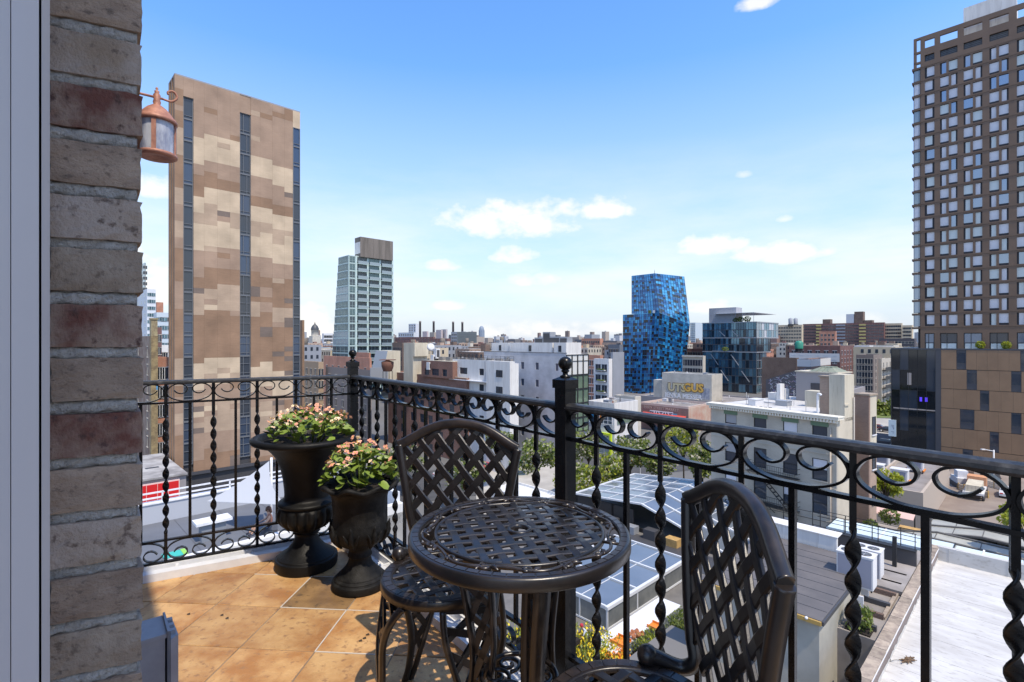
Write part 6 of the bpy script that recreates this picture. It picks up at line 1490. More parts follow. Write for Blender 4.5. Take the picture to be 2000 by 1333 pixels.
# rows of roofs filling the blocks between: each house its own object, too alike to tell apart
rr=random.Random(99); protos=[]
cn_={'orange_brick':'orange brick','maroon_brick':'maroon brick','brown_brick':'brown brick','pink_brick':'pinkish brick','cream_brick':'cream brick','pale_stucco':'pale stucco','grey_wall':'grey walled','red_brown_brick':'red brown brick'}
fillm=[ORB,MARB,BRB,PINKB,CREAMB,STONEW,GREYM,REDB]
def fill(px,Z,h,w,d,mt,roof):
    C=PX(px,HZ,Z); t=thing('row_house','small %s house %s'%(cn_[mt.name],'in the nearer rows of roofs' if Z<255 else ('in the middle rows of roofs' if Z<350 else 'in the farthest rows of roofs')),'building',(C.x,C.y,GZ),ANG,'%s row houses, %s'%(cn_[mt.name],'near' if Z<255 else ('middle' if Z<350 else 'far')))
    MB().box((0,0,0),(d,w,h)).put('wall',[mt],t); m=MB(); m.box((.2,.2,h),(d-.2,w-.2,h+.02)); m.put('roof',[roof],t)
    m=MB(); 
    for z in range(int(h/3)):
        for i in range(int(w/2.2)): m.quad((-.03,.7+i*2.2+.9,h-2.2-3*z),(-.03,.7+i*2.2,h-2.2-3*z),(-.03,.7+i*2.2,h-.8-3*z),(-.03,.7+i*2.2+.9,h-.8-3*z),0)
        for i in range(int(d/2.2)): m.quad((.7+i*2.2,-.03,h-2.2-3*z),(.7+i*2.2+.9,-.03,h-2.2-3*z),(.7+i*2.2+.9,-.03,h-.8-3*z),(.7+i*2.2,-.03,h-.8-3*z),0)
    m.put('windows',[DARKGL],t,kind='stuff')
    if rr.random()<.7: MB().box((d*.4,w*.3,h),(d*.4+2.2,w*.3+2.6,h+rr.uniform(1.2,2.6))).put('bulkhead',[rr.choice(fillm)],t)
    if rr.random()<.3: MB().tube([Vector((d*.7,w*.6,h)),Vector((d*.7,w*.6,h+3.2))],1.1,10).put('roof_tank',[CONCB],t)
for Z in (185,215,250,290,330,375,420):
    px=560+rr.uniform(0,20)
    while px<1790:
        w=rr.uniform(7,15); 
        skip = (645<px<775 and Z<215) or (1212<px<1350 and Z<270) or (1330<px<1720 and Z<275) or (1120<px<1215 and Z<220) 
        yt=HZ+rr.uniform(5,20)*(210/Z)**.6
        h=CZ+(HZ-yt)/1000*Z-GZ
        if not skip and rr.random()<.86: fill(px,Z+rr.uniform(-8,8),max(9,h),w,rr.uniform(10,16),rr.choice(fillm),rr.choice((GROOF,TARROOF,TARROOF,flat('pale_roof',(.5,.49,.47),.9) if 'pale_roof' not in bpy.data.materials else bpy.data.materials['pale_roof'])))
        px+=w*1000/Z*rr.uniform(.9,1.5)
# the far city as one mass
m=MB(); fm=[flat('far_city_%s'%n,c,.9) for n,c in (('red',(.26,.17,.15)),('tan',(.36,.31,.27)),('grey',(.30,.32,.35)),('pale',(.45,.46,.48)),('dark',(.16,.16,.17)),('brown',(.22,.17,.15)))]
for i in range(2600):
    Z=460+3200*rr.random()**1.7; x=rr.uniform(-.95,1.15)*Z; h=rr.uniform(10,22)+(rr.random()<.10)*rr.uniform(5,16)*(Z/700)
    if -.42<x/Z<.30 and rr.random()<.1: h+=rr.uniform(0,10)
    w,d=rr.uniform(7,22),rr.uniform(7,22); c=Vector((x,Z,GZ+h/2)); m.obox(c,gA*d/2,gB*w/2,(0,0,h/2),rr.randrange(6))
    if rr.random()<.4: m.obox(c+Vector((0,0,h/2+1.2)),gA*1.5,gB*1.5,(0,0,1.2),rr.randrange(6))
tag(m.put('distant_city',fm),'far mass of low roofs out to the horizon','distant city',kind='stuff')
# wooded rim and far hills beyond
m=MB()
for i in range(160):
    x=-9000+i*115; h=18+14*math.sin(i*.37)+10*math.sin(i*.13+1)+rr.uniform(-3,3); m.box((x,5200,GZ),(x+116,5400,GZ+max(6,h)))
tag(m.put('far_ridge',[flat('ridge_haze',(.30,.34,.38),.95)]),kind='structure')

# ------------------------------------------------------------------ near roofs below the railing
def plane_pt(px,py,z): return PG(px,py,z)
WO=Vector((14.6,21.1,0))
def frame_thing(name,label,cat,o,z,group=None): return thing(name,label,cat,(o.x,o.y,z),ANG,group)
def bx(t,nm,a,b,mt,kind=None): return MB().box(a,b).put(nm,[mt],t,kind=kind)
# deck with the pool enclosures
DK=frame_thing('podium_roof','grey paved podium roof carrying the glass pool enclosures','roof',Vector((9,24,0)),-17.25)
bx(DK,'body',(-9,-1.2,-5.7),(34,27,-.02),CONC); bx(DK,'deck',(-9,-1.2,-.019),(34,27,0),flat('deck_pavers',(.17,.16,.15),.9,(.12,.115,.11),.6))
for k in range(8): bx(DK,'deck_board',(-2,3.2+k*.32,.001),(16,3.48+k*.32,.04),flat('deck_timber',(.25,.225,.20),.85,(.18,.16,.14),.9) if 'deck_timber' not in bpy.data.materials else bpy.data.materials['deck_timber'])
bx(DK,'painted_shadow',(16,7,.001),(19.5,24,.02),FAN)  # dark sheet laid on the deck as painted shade
def enclosure(name,label,o,z0,prof,L,nb,cells,frm,gl,rail_w=.22,wall=None,zwall=None):
    """glass enclosure: profile (t along -gB, z), ribs every bay along gA, panes one by one"""
    t=frame_thing(name,label,'glass roof',o,z0)
    P=[Vector((0,-a,b)) for a,b in prof]
    def at(k): # k in cells units along the profile
        tot=len(P)-1; f=k*tot; i=min(int(f),tot-1); return P[i]*(1-(f-i))+P[i+1]*(f-i)
    step=.0
    for j in range(nb+1):
        x=L*j/nb; m=MB()
        for i in range(len(P)-1): m.bar(P[i]+Vector((x,0,.05)),P[i+1]+Vector((x,0,.05)),rail_w,.16)
        m.put('rib',[frm],t)
    tot=len(P)-1; n=cells
    for j in range(nb):
        x0,x1=L*j/nb+rail_w/2,L*(j+1)/nb-rail_w/2
        for i in range(tot*n):
            a,b=at(i/(tot*n)),at((i+1)/(tot*n)); d=(b-a).normalized()*.03; a2,b2=a+d,b-d; up=Vector((0,0,.03))
            MB().add([a2+Vector((x0,0,0)),b2+Vector((x0,0,0)),b2+Vector((x1,0,0)),a2+Vector((x1,0,0)),a2+Vector((x0,0,0))+up,b2+Vector((x0,0,0))+up,b2+Vector((x1,0,0))+up,a2+Vector((x1,0,0))+up],[(0,1,2,3),(7,6,5,4),(0,4,5,1),(1,5,6,2),(2,6,7,3),(3,7,4,0)]).put('pane',[gl],t)
            m=MB().bar(b+Vector((x0,0,.02)),b+Vector((x1,0,.02)),.05,.07,(0,0,1)); m.put('glazing_bar',[frm],t)
    for q in (P[0],P[-1]): MB().bar(q+Vector((-.1,0,0)),q+Vector((L+.1,0,0)),.22,.22).put('eaves_rail',[frm],t)
    if zwall is not None:
        # upright glazed sides
        nw=nb
        for (q,s) in ((P[0],1),(P[-1],-1)):
            for j in range(nw):
                x0,x1=L*j/nw,L*(j+1)/nw
                MB().box((x0+.06,q.y-.02,zwall),(x1-.06,q.y+.02,q.z-.1)).put('side_pane',[wall],t); MB().box((x0-.06,q.y-.05,zwall),(x0+.06,q.y+.05,q.z-.1)).put('side_post',[frm],t)
            MB().box((-.06,q.y-.06,zwall),(L+.06,q.y+.06,zwall+.14)).put('base_rail',[frm],t); MB().box((L-.06,q.y-.05,zwall),(L+.06,q.y+.05,q.z-.1)).put('side_post',[frm],t)
        for x in (0,L):
            ya,yb=P[-1].y,P[0].y
            for i in range(3): 
                y0,y1=ya+(yb-ya)*i/3,ya+(yb-ya)*(i+1)/3; zt_=min(P[0].z,P[-1].z)-.1
                MB().box((x-.02,y0+.05,zwall),(x+.02,y1-.05,zt_)).put('end_pane',[wall],t); MB().box((x-.05,y0-.05,zwall),(x+.05,y0+.05,zt_)).put('end_post',[frm],t)
            MB().box((x-.06,ya,zt_),(x+.06,yb,zt_+.12)).put('end_rail',[frm],t); MB().box((x-.06,ya,zwall),(x+.06,yb,zwall+.12)).put('end_rail',[frm],t)
    return t
SIDEG=M('enclosure_side_glass',(.22,.23,.22),.12,.1,col2=(.12,.13,.13),ns=.5,spec=.8)
enclosure('pool_enclosure','large arched glass pool enclosure with white ribs in front of the beige tenement',Vector((6.75,55.4,0)),-15.3,[(0,0),(8.3,.75),(17,-1.75)],11.7,5,4,ALU,GLIN,.20,SIDEG,None)
pe=frame_thing('enclosure_base','dark walls standing for the shade under the large arched enclosure','building',Vector((6.75,55.4,0)),-17.25)
bx(pe,'base_wall',(.4,-16.6,-1.2),(11.5,-.2,-.25),FAN);  # dark walls close the open side to stand for its deep shade
for k in range(8): bx(pe,'support_post',(-.05,-16.6+2.3*k,-1.2),(.1,-14.05+2.3*k,2.0 if k>3 else .4),BLACKM)
for k in range(5): bx(pe,'stored_crate',(-1.2,-12.6+2.2*k,0),(-.3,-11.4+2.2*k,.7+.2*(k%2)),(WOOD,FAN,STEELG,FAN,BRB)[k])
N0=Vector((6.06,32.6,0))
enclosure('pool_enclosure','smaller boxy glass pool enclosure with white frame just beyond the table',N0+gB*6.6,-15.75,[(0,0),(6.6,-.02)],10.4,3,3,ALU,GLIN,.14,SIDEG,-1.45)
# planters and the person tending them
for i in range(4):
    o=Vector((5.7,28.6,0))+gA*(1.9*i); t=frame_thing('planter_box',('nearest white topped planter box in the row beyond the table','second white topped planter box with brown pots on it','third white topped planter box in the row','farthest white topped planter box in the row')[i],'planter',o,-17.25,'planter boxes in a row')
    bx(t,'box',(0,0,0),(1.82,1.5,.95),flat('planter_blue_grey',(.26,.30,.34),.6) if 'planter_blue_grey' not in bpy.data.materials else bpy.data.materials['planter_blue_grey']); bx(t,'top',(-.04,-.04,.951),(1.86,1.54,1.03),WHITE)
for i,(px,py,z,w,h,mt,lb) in enumerate(((1212,1252,-16.2,.9,.35,ORANGE,'orange tray on the nearest planter box'),(1243,1243,-16.2,.7,.35,flat('terracotta',(.36,.14,.07),.8),'brown clay pots heaped on the second planter box'),(1279,1223,-16.2,.7,.3,ORANGE,'orange tray on the third planter box'))):
    c=PG(px,py,z); t=thing('garden_tray',lb,'tray',tuple(c),ANG); 
    if i!=1: MB().box((-w/2,-w/2,0),(w/2,w/2,.04)).box((-w/2,-w/2,.041),(-w/2+.06,w/2,.16)).box((w/2-.06,-w/2,.041),(w/2,w/2,.16)).put('tray',[mt],t)
    else:
        for k in range(6): mm=MB(); mm.lathe([(.001,.0),(.10,.0),(.15,.24),(.12,.24),(.09,.05)],10); mm.put('pot',[mt],t,((k%3)*.33-.3,(k//3)*.35,0.0),(R(25*(k%3)),R(20*(k%2)),0))
def plantbed(label,loc,rx,ry,h,n,mats,seed,nm='flower_bed',cat='plants',sz=.11):
    rr=random.Random(seed); t=thing(nm,label,cat,loc,ANG); m=MB()
    for i in range(n):
        p=Vector((rr.uniform(-rx,rx),rr.uniform(-ry,ry),h*rr.random()**.6)); d=Vector((rr.gauss(0,1),rr.gauss(0,1),rr.gauss(0,1)+.4)).normalized(); e=d.orthogonal().normalized()*sz*rr.uniform(.5,1.2); f=d.cross(e).normalized()*sz*rr.uniform(.5,1.2)
        m.add([p-e,p-f*.5,p+e,p+f*.5],[(0,1,2,3)],rr.randrange(len(mats)))
    m.put('foliage',mats,t,kind='stuff'); MB().box((-rx,-ry,-.25),(rx,ry,.02)).put('soil',[SOIL],t); return t
YF=flat('yellow_flower',(.75,.55,.03),.6); OF=flat('orange_flower',(.78,.25,.03),.6)
plantbed('bed of yellow flowers left of the planter boxes',tuple(PG(1150,1272,-16.7)),1.7,1.4,.7,1500,[FG[1],FG[0],YF,YF,FG[3]],1)
plantbed('orange and yellow flowers at the end of the yellow bed',tuple(PG(1203,1285,-16.6)),.7,.6,.45,420,[FG[1],YF,OF,OF],2)
plantbed('feathery green plants in front of the third planter box',tuple(PG(1270,1272,-16.9)),1.0,.7,.9,700,[FG[0],FG[1],FG[3]],3,'grass_clump')
plantbed('feathery green plants in front of the farthest planter box',tuple(PG(1335,1228,-16.9)),1.0,.7,.9,700,[FG[0],FG[1],FG[2]],4,'grass_clump')
plantbed('green shrubs below the railing at the foot of the post',tuple(PG(1040,1255,-15.5)),2.2,1.6,1.0,1100,[FG[0],FG[1],FG[3],YF],6,'planting_bed')

# stucco house with dark roof
SH=frame_thing('stucco_house','cream stucco house with dark felt roof beyond the right hand chair','building',Vector((13.3,22,0)),GZ)
hz=-10.8-GZ
bx(SH,'wall',(.12,.12,0),(8.6,5.4,hz-.16),flat('stucco_grey_cream',(.43,.41,.355),.9,(.34,.325,.28),.5)); bx(SH,'roof',(.0,.0,hz-.159),(8.7,5.5,hz),DROOF)
for k in range(1,9): bx(SH,'roof_seam',(.96*k,.05,hz),(.96*k+.03,5.45,hz+.014),FAN)
bx(SH,'gutter',(-.10,.0,hz-.20),(-.001,5.5,hz-.03),flat('gutter_tan',(.42,.27,.08),.6)); bx(SH,'gutter',(0,-.09,hz-.2),(8.7,-.001,hz-.03),FAN)
for k in range(2): MB().sphere((0,0,0),.07,8,5).put('flood_lamp',[WHITE],SH,(-.14,.55+.5*k,hz-.02))
bx(SH,'white_parapet',(8.9,1.6,hz-.2),(9.15,6.6,hz+.75),WHITEB); bx(SH,'white_parapet_top',(8.85,1.55,hz+.751),(9.9,6.6,hz+.80),WHITEB); bx(SH,'rear_roof',(8.71,-1.45,hz-1.4),(16,7,hz-1.2),TARROOF); bx(SH,'dark_parapet',(13.0,-1.45,hz-1.199),(13.3,8,hz-.35),FAN); bx(SH,'dark_cap',(12.9,-1.45,hz-.349),(13.4,8,hz-.28),BLACKM)
for z in (.5,.95): SH_r=MB().bar(Vector((13.15,-1.45,hz-.28+z)),Vector((13.15,8,hz-.28+z)),.03,.03).put('roof_rail',[BLACKM],SH)
for k in range(6): bx(SH,'roof_rail_post',(13.13,-1.4+1.8*k,hz-.28),(13.17,-1.36+1.8*k,hz+.68),BLACKM)
bx(SH,'side_door',(1.2,.08,hz-6.5),(2.2,.119,hz-3.6),DARKGL)
# timber deck furniture below it
for i,(px,py) in enumerate(((1505,1322),(1562,1318))):
    c=PG(px,py,-14.6); t=thing('timber_pallet',('left slatted timber pallet at the foot of the stucco house','right slatted timber pallet at the foot of the stucco house')[i],'pallet',tuple(c),ANG+.05,'timber pallets')
    for k in range(9): bx(t,'slat',(-.62+.145*k,-.75,.12),(-.62+.145*k+.105,.75,.15),WOOD)
    for k in range(3): bx(t,'bearer',(-.63,-.74+.68*k,0),(.66,-.66+.68*k,.119),WOOD)
TG=frame_thing('timber_deck_base','grey roof deck under the timber pallets','roof',Vector((8,18,0)),GZ); bx(TG,'slab',(-4,-1.5,0),(8,7,-14.62-GZ),flat('deck_grey',(.16,.155,.15),.9))
# air conditioners
def condenser(label,px,Z,ytop,xl,la,h,group):
    b=B('condenser',label,'air conditioner',px=px,Z=Z,ytop=ytop,pxl=xl,LA=la,zb=CZ+(HZ-ytop)/1000*Z-h,group=group)
    b.o['group']=group
    MB().box((0,0,.12),(b.LA,b.LB,b.H-.05)).put('casing',[HVAC],b.o); MB().box((-.02,.06,.2),(-.001,b.LB-.06,b.H-.12)).put('shaded_face',[HVACG],b.o); MB().box((-.03,-.03,b.H-.049),(b.LA+.03,b.LB+.03,b.H)).put('top',[HVAC],b.o)  # blue-grey left face paints the shade on that side
    n=2
    for k in range(n):
        y=b.LB*(.28+.46*k); r=min(b.LA*.42,b.LB*.2); m=MB(); m.lathe([(r*.2,.012),(r,.012),(r,.001),(r*.2,.001)],20); m.put('fan',[FAN],b.o,(b.LA*.5,y,b.H)); 
        m=MB()
        for q in range(8): a=q*math.pi/4; m.bar(Vector((r*.15*math.cos(a),r*.15*math.sin(a),.02)),Vector((r*math.cos(a),r*math.sin(a),.02)),.02,.012)
        m.put('fan_guard',[STEELG],b.o,(b.LA*.5,y,b.H))
    for (x,y) in ((.05,.05),(b.LA-.1,.05),(.05,b.LB-.1),(b.LA-.1,b.LB-.1)): MB().box((x,y,0),(x+.06,y+.06,.119)).put('foot',[BLACKM],b.o)
    return b
condenser('white rooftop condenser with twin fans, the farther one by the railing',1719.5,28.4,1079,1660,.95,1.75,'rooftop condensers')
condenser('white rooftop condenser with twin fans, the nearer one by the dark roof',1705,25.6,1091,1634,.9,1.75,'rooftop condensers')
AL=frame_thing('service_roof','narrow cluttered service roof between the dark roof and the white roof','roof',WO,GZ)
fl_=-12.25-GZ; bx(AL,'slab',(2.6,.02,0),(16.5,6.5,fl_),TARROOF)
for k in range(6): bx(AL,'pipe_tray',(3.4+k*1.5,.3,fl_+.0),(3.6+k*1.5,1.4,fl_+.25),(FAN,BRB)[k%2])
bx(AL,'drain_board',(5,.25,fl_),(8.5,.42,fl_+.12),COPING)
for i,(x,y) in enumerate(((4.6,1.05),(6.4,1.2))): bx(AL,'switch_box',(x,y,fl_+.3),(x+.12,y+.32,fl_+.95),HVAC); 
for i,(x,y) in enumerate(((4.65,1.2),(6.45,1.36))): bx(AL,'switch_stand',(x,y,fl_),(x+.05,y+.05,fl_+.3),BLACKM)
q=WO+gA*3.2+gB*.9; plantbed('leafy green plant growing between dark roof and stone coping',(q.x,q.y,-12.2),.5,.5,.9,420,[FG[0],FG[1],FG[2]],12,'leafy_plant','plant',.13)
for z in (.5,.95): MB().bar(Vector((16.2,-.2,fl_+z+.4)),Vector((16.2,6.2,fl_+z+.4)),.035,.035).put('rail',[BLACKM],AL)
for k in range(5): bx(AL,'rail_post',(16.18,-.2+1.55*k,fl_),(16.23,-.15+1.55*k,fl_+1.36),BLACKM)
bx(AL,'square_post',(11.8,.9,fl_),(12.0,1.1,fl_+2.0),BLACKM)
# white painted roof
WR=frame_thing('white_roof_house','wide white painted roof with stone coped parapet at lower right','roof',WO,GZ)
rz_=-12.85-GZ; ct=-12.0-GZ
bx(WR,'body',(-7,-24,0),(17.4,-.36,rz_-.02),ROUGHB); bx(WR,'roof_skin',(-7,-24,rz_-.019),(17.4,-.37,rz_),WROOF)
bx(WR,'parapet',(-7,-.36,0),(17.75,0,ct-.08),ROUGHB)
rr=random.Random(15)
x=-6.9
while x<17.6:
    l=rr.uniform(.75,1.05); bx(WR,'coping_stone',(x+.008,-.40+rr.uniform(-.01,.01),ct-.079),(min(x+l,17.7)-.008,.06,ct+rr.uniform(-.012,.012)),M('coping_stone',(.38,.31,.24),.9,col2=(.24,.19,.155),ns=3,rnd=.2) if 'coping_stone' not in bpy.data.materials else bpy.data.materials['coping_stone']); x+=l
# ragged white paint climbing the parapet foot
m=MB(); n=90; vs=[]; fs=[]
for k in range(n+1): xx=-7+24.4*k/n; vs+=[(xx,-.372,rz_-.01),(xx,-.372,rz_+.16+rr.uniform(-.07,.09)),(xx,-.40-rr.uniform(.0,.12),rz_+.004)]
for k in range(n): fs+=[(k*3,k*3+1,k*3+4,k*3+3)]
m.add(vs,fs); m.put('paint_edge',[WROOF],WR)
bx(WR,'flashing',(-7,-.415,ct-.16),(17.4,-.362,ct-.081),WHITE)
bx(WR,'far_parapet',(17.4,-24,0),(17.75,-.361,ct+.05),WROOF); 
for k in range(9): bx(WR,'parapet_joint',(17.385,-2.7*k-.9,rz_),(17.399,-2.7*k-.86,ct+.04),flat('joint_grey',(.4,.4,.4),.9) if 'joint_grey' not in bpy.data.materials else bpy.data.materials['joint_grey'])
for k in range(1,13): bx(WR,'membrane_seam',(17.4-1.9*k,-24,rz_),(17.4-1.9*k+.10,-.42,rz_+.012),WROOF)
q=plane_pt(1772,1290,-12.84); t=thing('debris_heap','small heap of brown debris with wire on the white roof','debris',tuple(q),.4); m=MB()
for i in range(40): m.bar(Vector((rr.gauss(0,.16),rr.gauss(0,.07),rr.uniform(0,.1))),Vector((rr.gauss(0,.2),rr.gauss(0,.09),rr.uniform(0,.1))),.03,.02)
m.put('scraps',[flat('scraps_brown',(.16,.10,.06),.9)],t); MB().tube(cr([(-.1,.05,.03),(-.5,.2,.06),(-.75,.25,.03),(-.55,.35,.02)],5),.01,5).put('wire',[FAN],t)
for i in range(5): q=plane_pt(1850+30*i,1240-20*(i%3),-12.84); 
# brick stub at the near end
bx(WR,'brick_ledge',(-7,-3.0,rz_),(-1.1,-.42,rz_+.35),REDB)
# blue covers, glasshouses and yard beyond the white roof
CV=frame_thing('pale_blue_cover','pale blue flat cover with white straps beyond the white roof','canopy',WO,GZ)
zc_=-12.6-GZ
bx(CV,'sheet',(18.3,-.9,zc_-.2),(20.8,6.2,zc_),PALEBL); bx(CV,'sheet',(18.5,-4.2,zc_-.25),(20.6,-1.0,zc_-.02),PALEBL)
for y in (.4,2.9,-2.4): bx(CV,'strap',(18.25,y,zc_+.001),(20.85,y+.10,zc_+.02),WHITE)
for y in (-4.0,-.9,2.5,6.0): bx(CV,'post',(18.4,y,0),(18.55,y+.14,zc_-.25),BLACKM)
for y in (-4.1,-.95,6.1): bx(CV,'edge_rail',(18.25,y,zc_+.02),(20.9,y+.06,zc_+.08),BLACKM)
YD=frame_thing('yard_roof','brown cluttered yard roof between the white roof and the glasshouses','roof',WO,GZ); bx(YD,'slab',(17.8,-26,0),(41,8.5,4.9),TARROOF)
GF=flat('glasshouse_frame',(.10,.095,.09),.7); GG=M('glasshouse_pane',(.42,.42,.38),.35,0,col2=(.34,.34,.31),ns=.6)
enclosure('glasshouse','dark framed glasshouse roof with dusty pale panes beyond the white roof',WO+gA*24.6+gB*4.6,-15.9,[(0,-.4),(3.2,.25),(9,.1),(15,-.9)],8.4,4,2,GF,GG,.30,GG,-2.2)
enclosure('glasshouse','second glasshouse roof with pale panes behind the first one',WO+gA*34.8+gB*2.6,-16.2,[(0,-.2),(4,.4),(10,.1),(14,-.8)],5.2,2,2,GF,GG,.30,GG,-1.8)
for i,(px,py,c) in enumerate(((1748,1003,flat('pink_awning',(.62,.42,.38),.8)),(1772,1035,WOOD),(1900,1062,HVAC),(1885,1078,STEELG))):
    q=PG(px,py,-16.2); t=thing('yard_clutter',('pink cloth awning at the corner of the glasshouse','stacked timber boards below the glasshouse eaves','white machine cover at the glasshouse corner','grey machine box beside the pale blue cover')[i],('awning','timber','cover','box')[i],tuple(q),ANG)
    if i==0: MB().add([(-1,-1.6,0),(1,-1.6,.5),(1,1.6,.5),(-1,1.6,0),(-1,-1.6,-.05),(1,-1.6,.45),(1,1.6,.45),(-1,1.6,-.05)],[(0,1,2,3),(4,7,6,5),(0,4,5,1),(1,5,6,2),(2,6,7,3),(3,7,4,0)]).put('cloth',[c],t); MB().box((.9,-1.5,-1.8),(1,-1.4,.4)).put('pole',[BLACKM],t)
    else:
        for k in range(4): MB().box((-.5,-1.2+.02*k,-.6+.22*k),(.5,.9-.1*k,-.6+.22*k+.20)).put('board' if i==1 else 'panel',[c],t)
m=MB(); 
lad=frame_thing('white_rack','white tubular rack along the far edge of the white roof','rack',WO+gA*17.9-gB*4.9,-12.4)
for k in range(9): MB().tube([Vector((0,-.45*k,-1)),Vector((0,-.45*k,.1)),Vector((.5,-.45*k,.1))],.03,6).put('hoop',[WHITE],lad)
MB().tube([Vector((0,0,.1)),Vector((0,-3.6,.1))],.03,6).put('top_bar',[WHITE],lad)
# ------------------------------------------------------------------ yard, street and trees to the right
CW=simple('concrete_roof_house','low concrete walled house with condensers on its felt roof',1803,1690,None,962,64.6,flat('tan_concrete',(.42,.35,.29),.9),flat('brown_felt',(.27,.245,.235),.9,(.2,.18,.17),.4),None,None,LA=26,par=.6)
for i,(px,py,Z) in enumerate(((1724,902,73),(1735,890,79),(1772,915,70),(1802,903,76))):
    q=PX(px,py,Z); q.z=CW.zt-.55; t=thing('yard_condenser',('white condenser on the concrete house, nearest the brick tenement','white condenser on the concrete house, behind the nearest one','white condenser in the middle of the concrete house roof','white condenser with dark opening at the far edge of the roof')[i],'air conditioner',tuple(q),ANG,'condensers on the concrete house')
    bx(t,'casing',(0,0,.5),(1.5,1.9,1.9),HVAC); bx(t,'face',(-.03,.2,.7),(-.001,1.7,1.7),HVACG); bx(t,'lid',(-.1,-.1,1.901),(1.6,2.0,2.0),HVAC); bx(t,'frame',(-.3,-.2,.3),(1.7,-.05,.5),ORANGE); bx(t,'frame',(-.3,1.95,.3),(1.7,2.1,.5),ORANGE)
    for (x,y) in ((0,0),(1.4,0),(0,1.8),(1.4,1.8)): bx(t,'leg',(x,y,0),(x+.1,y+.1,.499),BLACKM)
sheet('building_site',[tuple(PG(x,y,GZ).xy) for x,y in ((1795,1000),(2150,1060),(2150,905),(1868,900))],GZ+.03,flat('site_dirt',(.20,.155,.13),.95,(.28,.23,.19),.15))
def carmesh(): pass
def car(label,loc,rz,col,group='cars',kind='car',name='parked_car'):
    t=thing(name,label,'car',loc,rz,group); pm=flat('paint_'+kind,col,.25,spec=.7)
    pr=[(-2.2,.35),(-2.2,.75),(-2.05,.92),(-1.35,.98),(-.75,1.42),(.85,1.45),(1.55,.98),(2.05,.86),(2.2,.7),(2.2,.35)]
    m=MB(); n=len(pr)
    def sec(y,k): return [(x,y*(1-.14*max(0,z-.95)/.5),z) for x,z in pr]
    m.add(sec(-.88,0)+sec(.88,0),[tuple(range(n))]+[tuple(range(2*n-1,n-1,-1))]+[(i,(i+1)%n,(i+1)%n+n,i+n)[::-1] for i in range(n)]); m.put('body',[pm],t)
    m=MB(); m.quad((-1.28,-.78,1.03),(-1.28,.78,1.03),(-.80,.72,1.40),(-.80,-.72,1.40)); m.quad((1.50,.78,1.03),(1.50,-.78,1.03),(.92,-.72,1.42),(.92,.72,1.42))
    for s in (-1,1): m.quad((-1.15,s*.885,1.02),(1.35,s*.885,1.02),(.85,s*.80,1.38),(-.70,s*.80,1.38))
    for i in range(len(m.v)):
        x,y,z=m.v[i]; m.v[i]=(x*1.012,y*1.0,z+.012)
    m.put('windows',[DARKGL],t)
    for x in (-1.4,1.4):
        for y in (-.86,.86):
            w=MB(); w.lathe([(.001,-.11),(.33,-.11),(.34,-.05),(.34,.05),(.33,.11),(.001,.11)],16); o=w.put('wheel',[FAN],t,(x,y,.34),(R(90),0,0)); r=MB(); r.lathe([(.001,-.122),(.2,-.118),(.2,.118),(.001,.122)],12); r.put('rim',[ALU],o)
    for y in (-.6,.6): MB().box((2.19,y-.18,.62),(2.23,y+.18,.76)).put('headlight',[WHITE],t); MB().box((-2.23,y-.18,.68),(-2.19,y+.18,.84)).put('tail_light',[RED],t)
    return t
def gp(px,py): q=PG(px,py,GZ+.04); return tuple(q)
for i,(px,py,rz,c,l) in enumerate(((1713,838,ANG+R(90),(.20,.03,.03),'dark red car on the street beside the brick side tenement'),(1735,843,ANG+R(90),(.05,.05,.06),'black car on the street beside the vertical banner sign'),(1728,868,ANG+R(90),(.06,.06,.07),'dark grey car just above the railing by the podium'),
        (1968,968,ANG,(.6,.6,.6),'silver car on the building site at the right edge'),(1010,905,ANG,(.55,.56,.58),'silver car on the street seen past the chair back'),(955,915,ANG,(.5,.06,.05),'red car on the street seen through the chair lattice'),(870,930,ANG,(.62,.62,.63),'white car on the street seen through the left chair back'),(320,868,ANG+R(90),(.35,.04,.04),'small red car in the narrow street by the brick jamb'),(332,905,ANG+R(90),(.62,.62,.64),'white car in the narrow street beside the grey felt roof'))):
    car(l,gp(px,py),rz,c,'cars on the streets','c%d'%i if False else ('red','black','grey','silver','silver_b','scarlet','white','maroon','white_b')[i])
bus=thing('city_bus','white and blue bus on the far street above the park','bus',tuple(PG(1722,752,GZ+.03)),ANG+R(90)); bx(bus,'body',(-6,-1.3,.5),(6,1.3,3.1),WHITE); bx(bus,'window_band',(-5.8,-1.33,1.5),(5.8,1.33,2.5),DARKGL); bx(bus,'blue_stripe',(-6.02,-1.34,.8),(6.02,1.34,1.2),BL[1])
for x in (-4,4): bx(bus,'wheel',(x-.5,-1.32,0),(x+.5,1.32,1.0),FAN)
tr=thing('flatbed_truck','pale flatbed truck with orange cab on the building site','truck',gp(1905,966),ANG); bx(tr,'bed',(-4,-1.2,.9),(2,1.2,1.2),ALU); bx(tr,'cab',(2.1,-1.15,.6),(4.0,1.15,2.5),flat('cab_orange',(.62,.30,.16),.5)); bx(tr,'windscreen',(3.99,-1,1.5),(4.03,1,2.3),DARKGL); bx(tr,'load',(-3.6,-.9,1.201),(1.2,.9,2.2),CREAMP)
for x in (-3,-1.8,3): 
    for y in (-1.1,1.1): w=MB(); w.lathe([(.001,-.15),(.48,-.15),(.48,.15),(.001,.15)],14); w.put('wheel',[FAN],tr,(x,y,.48),(R(90),0,0))
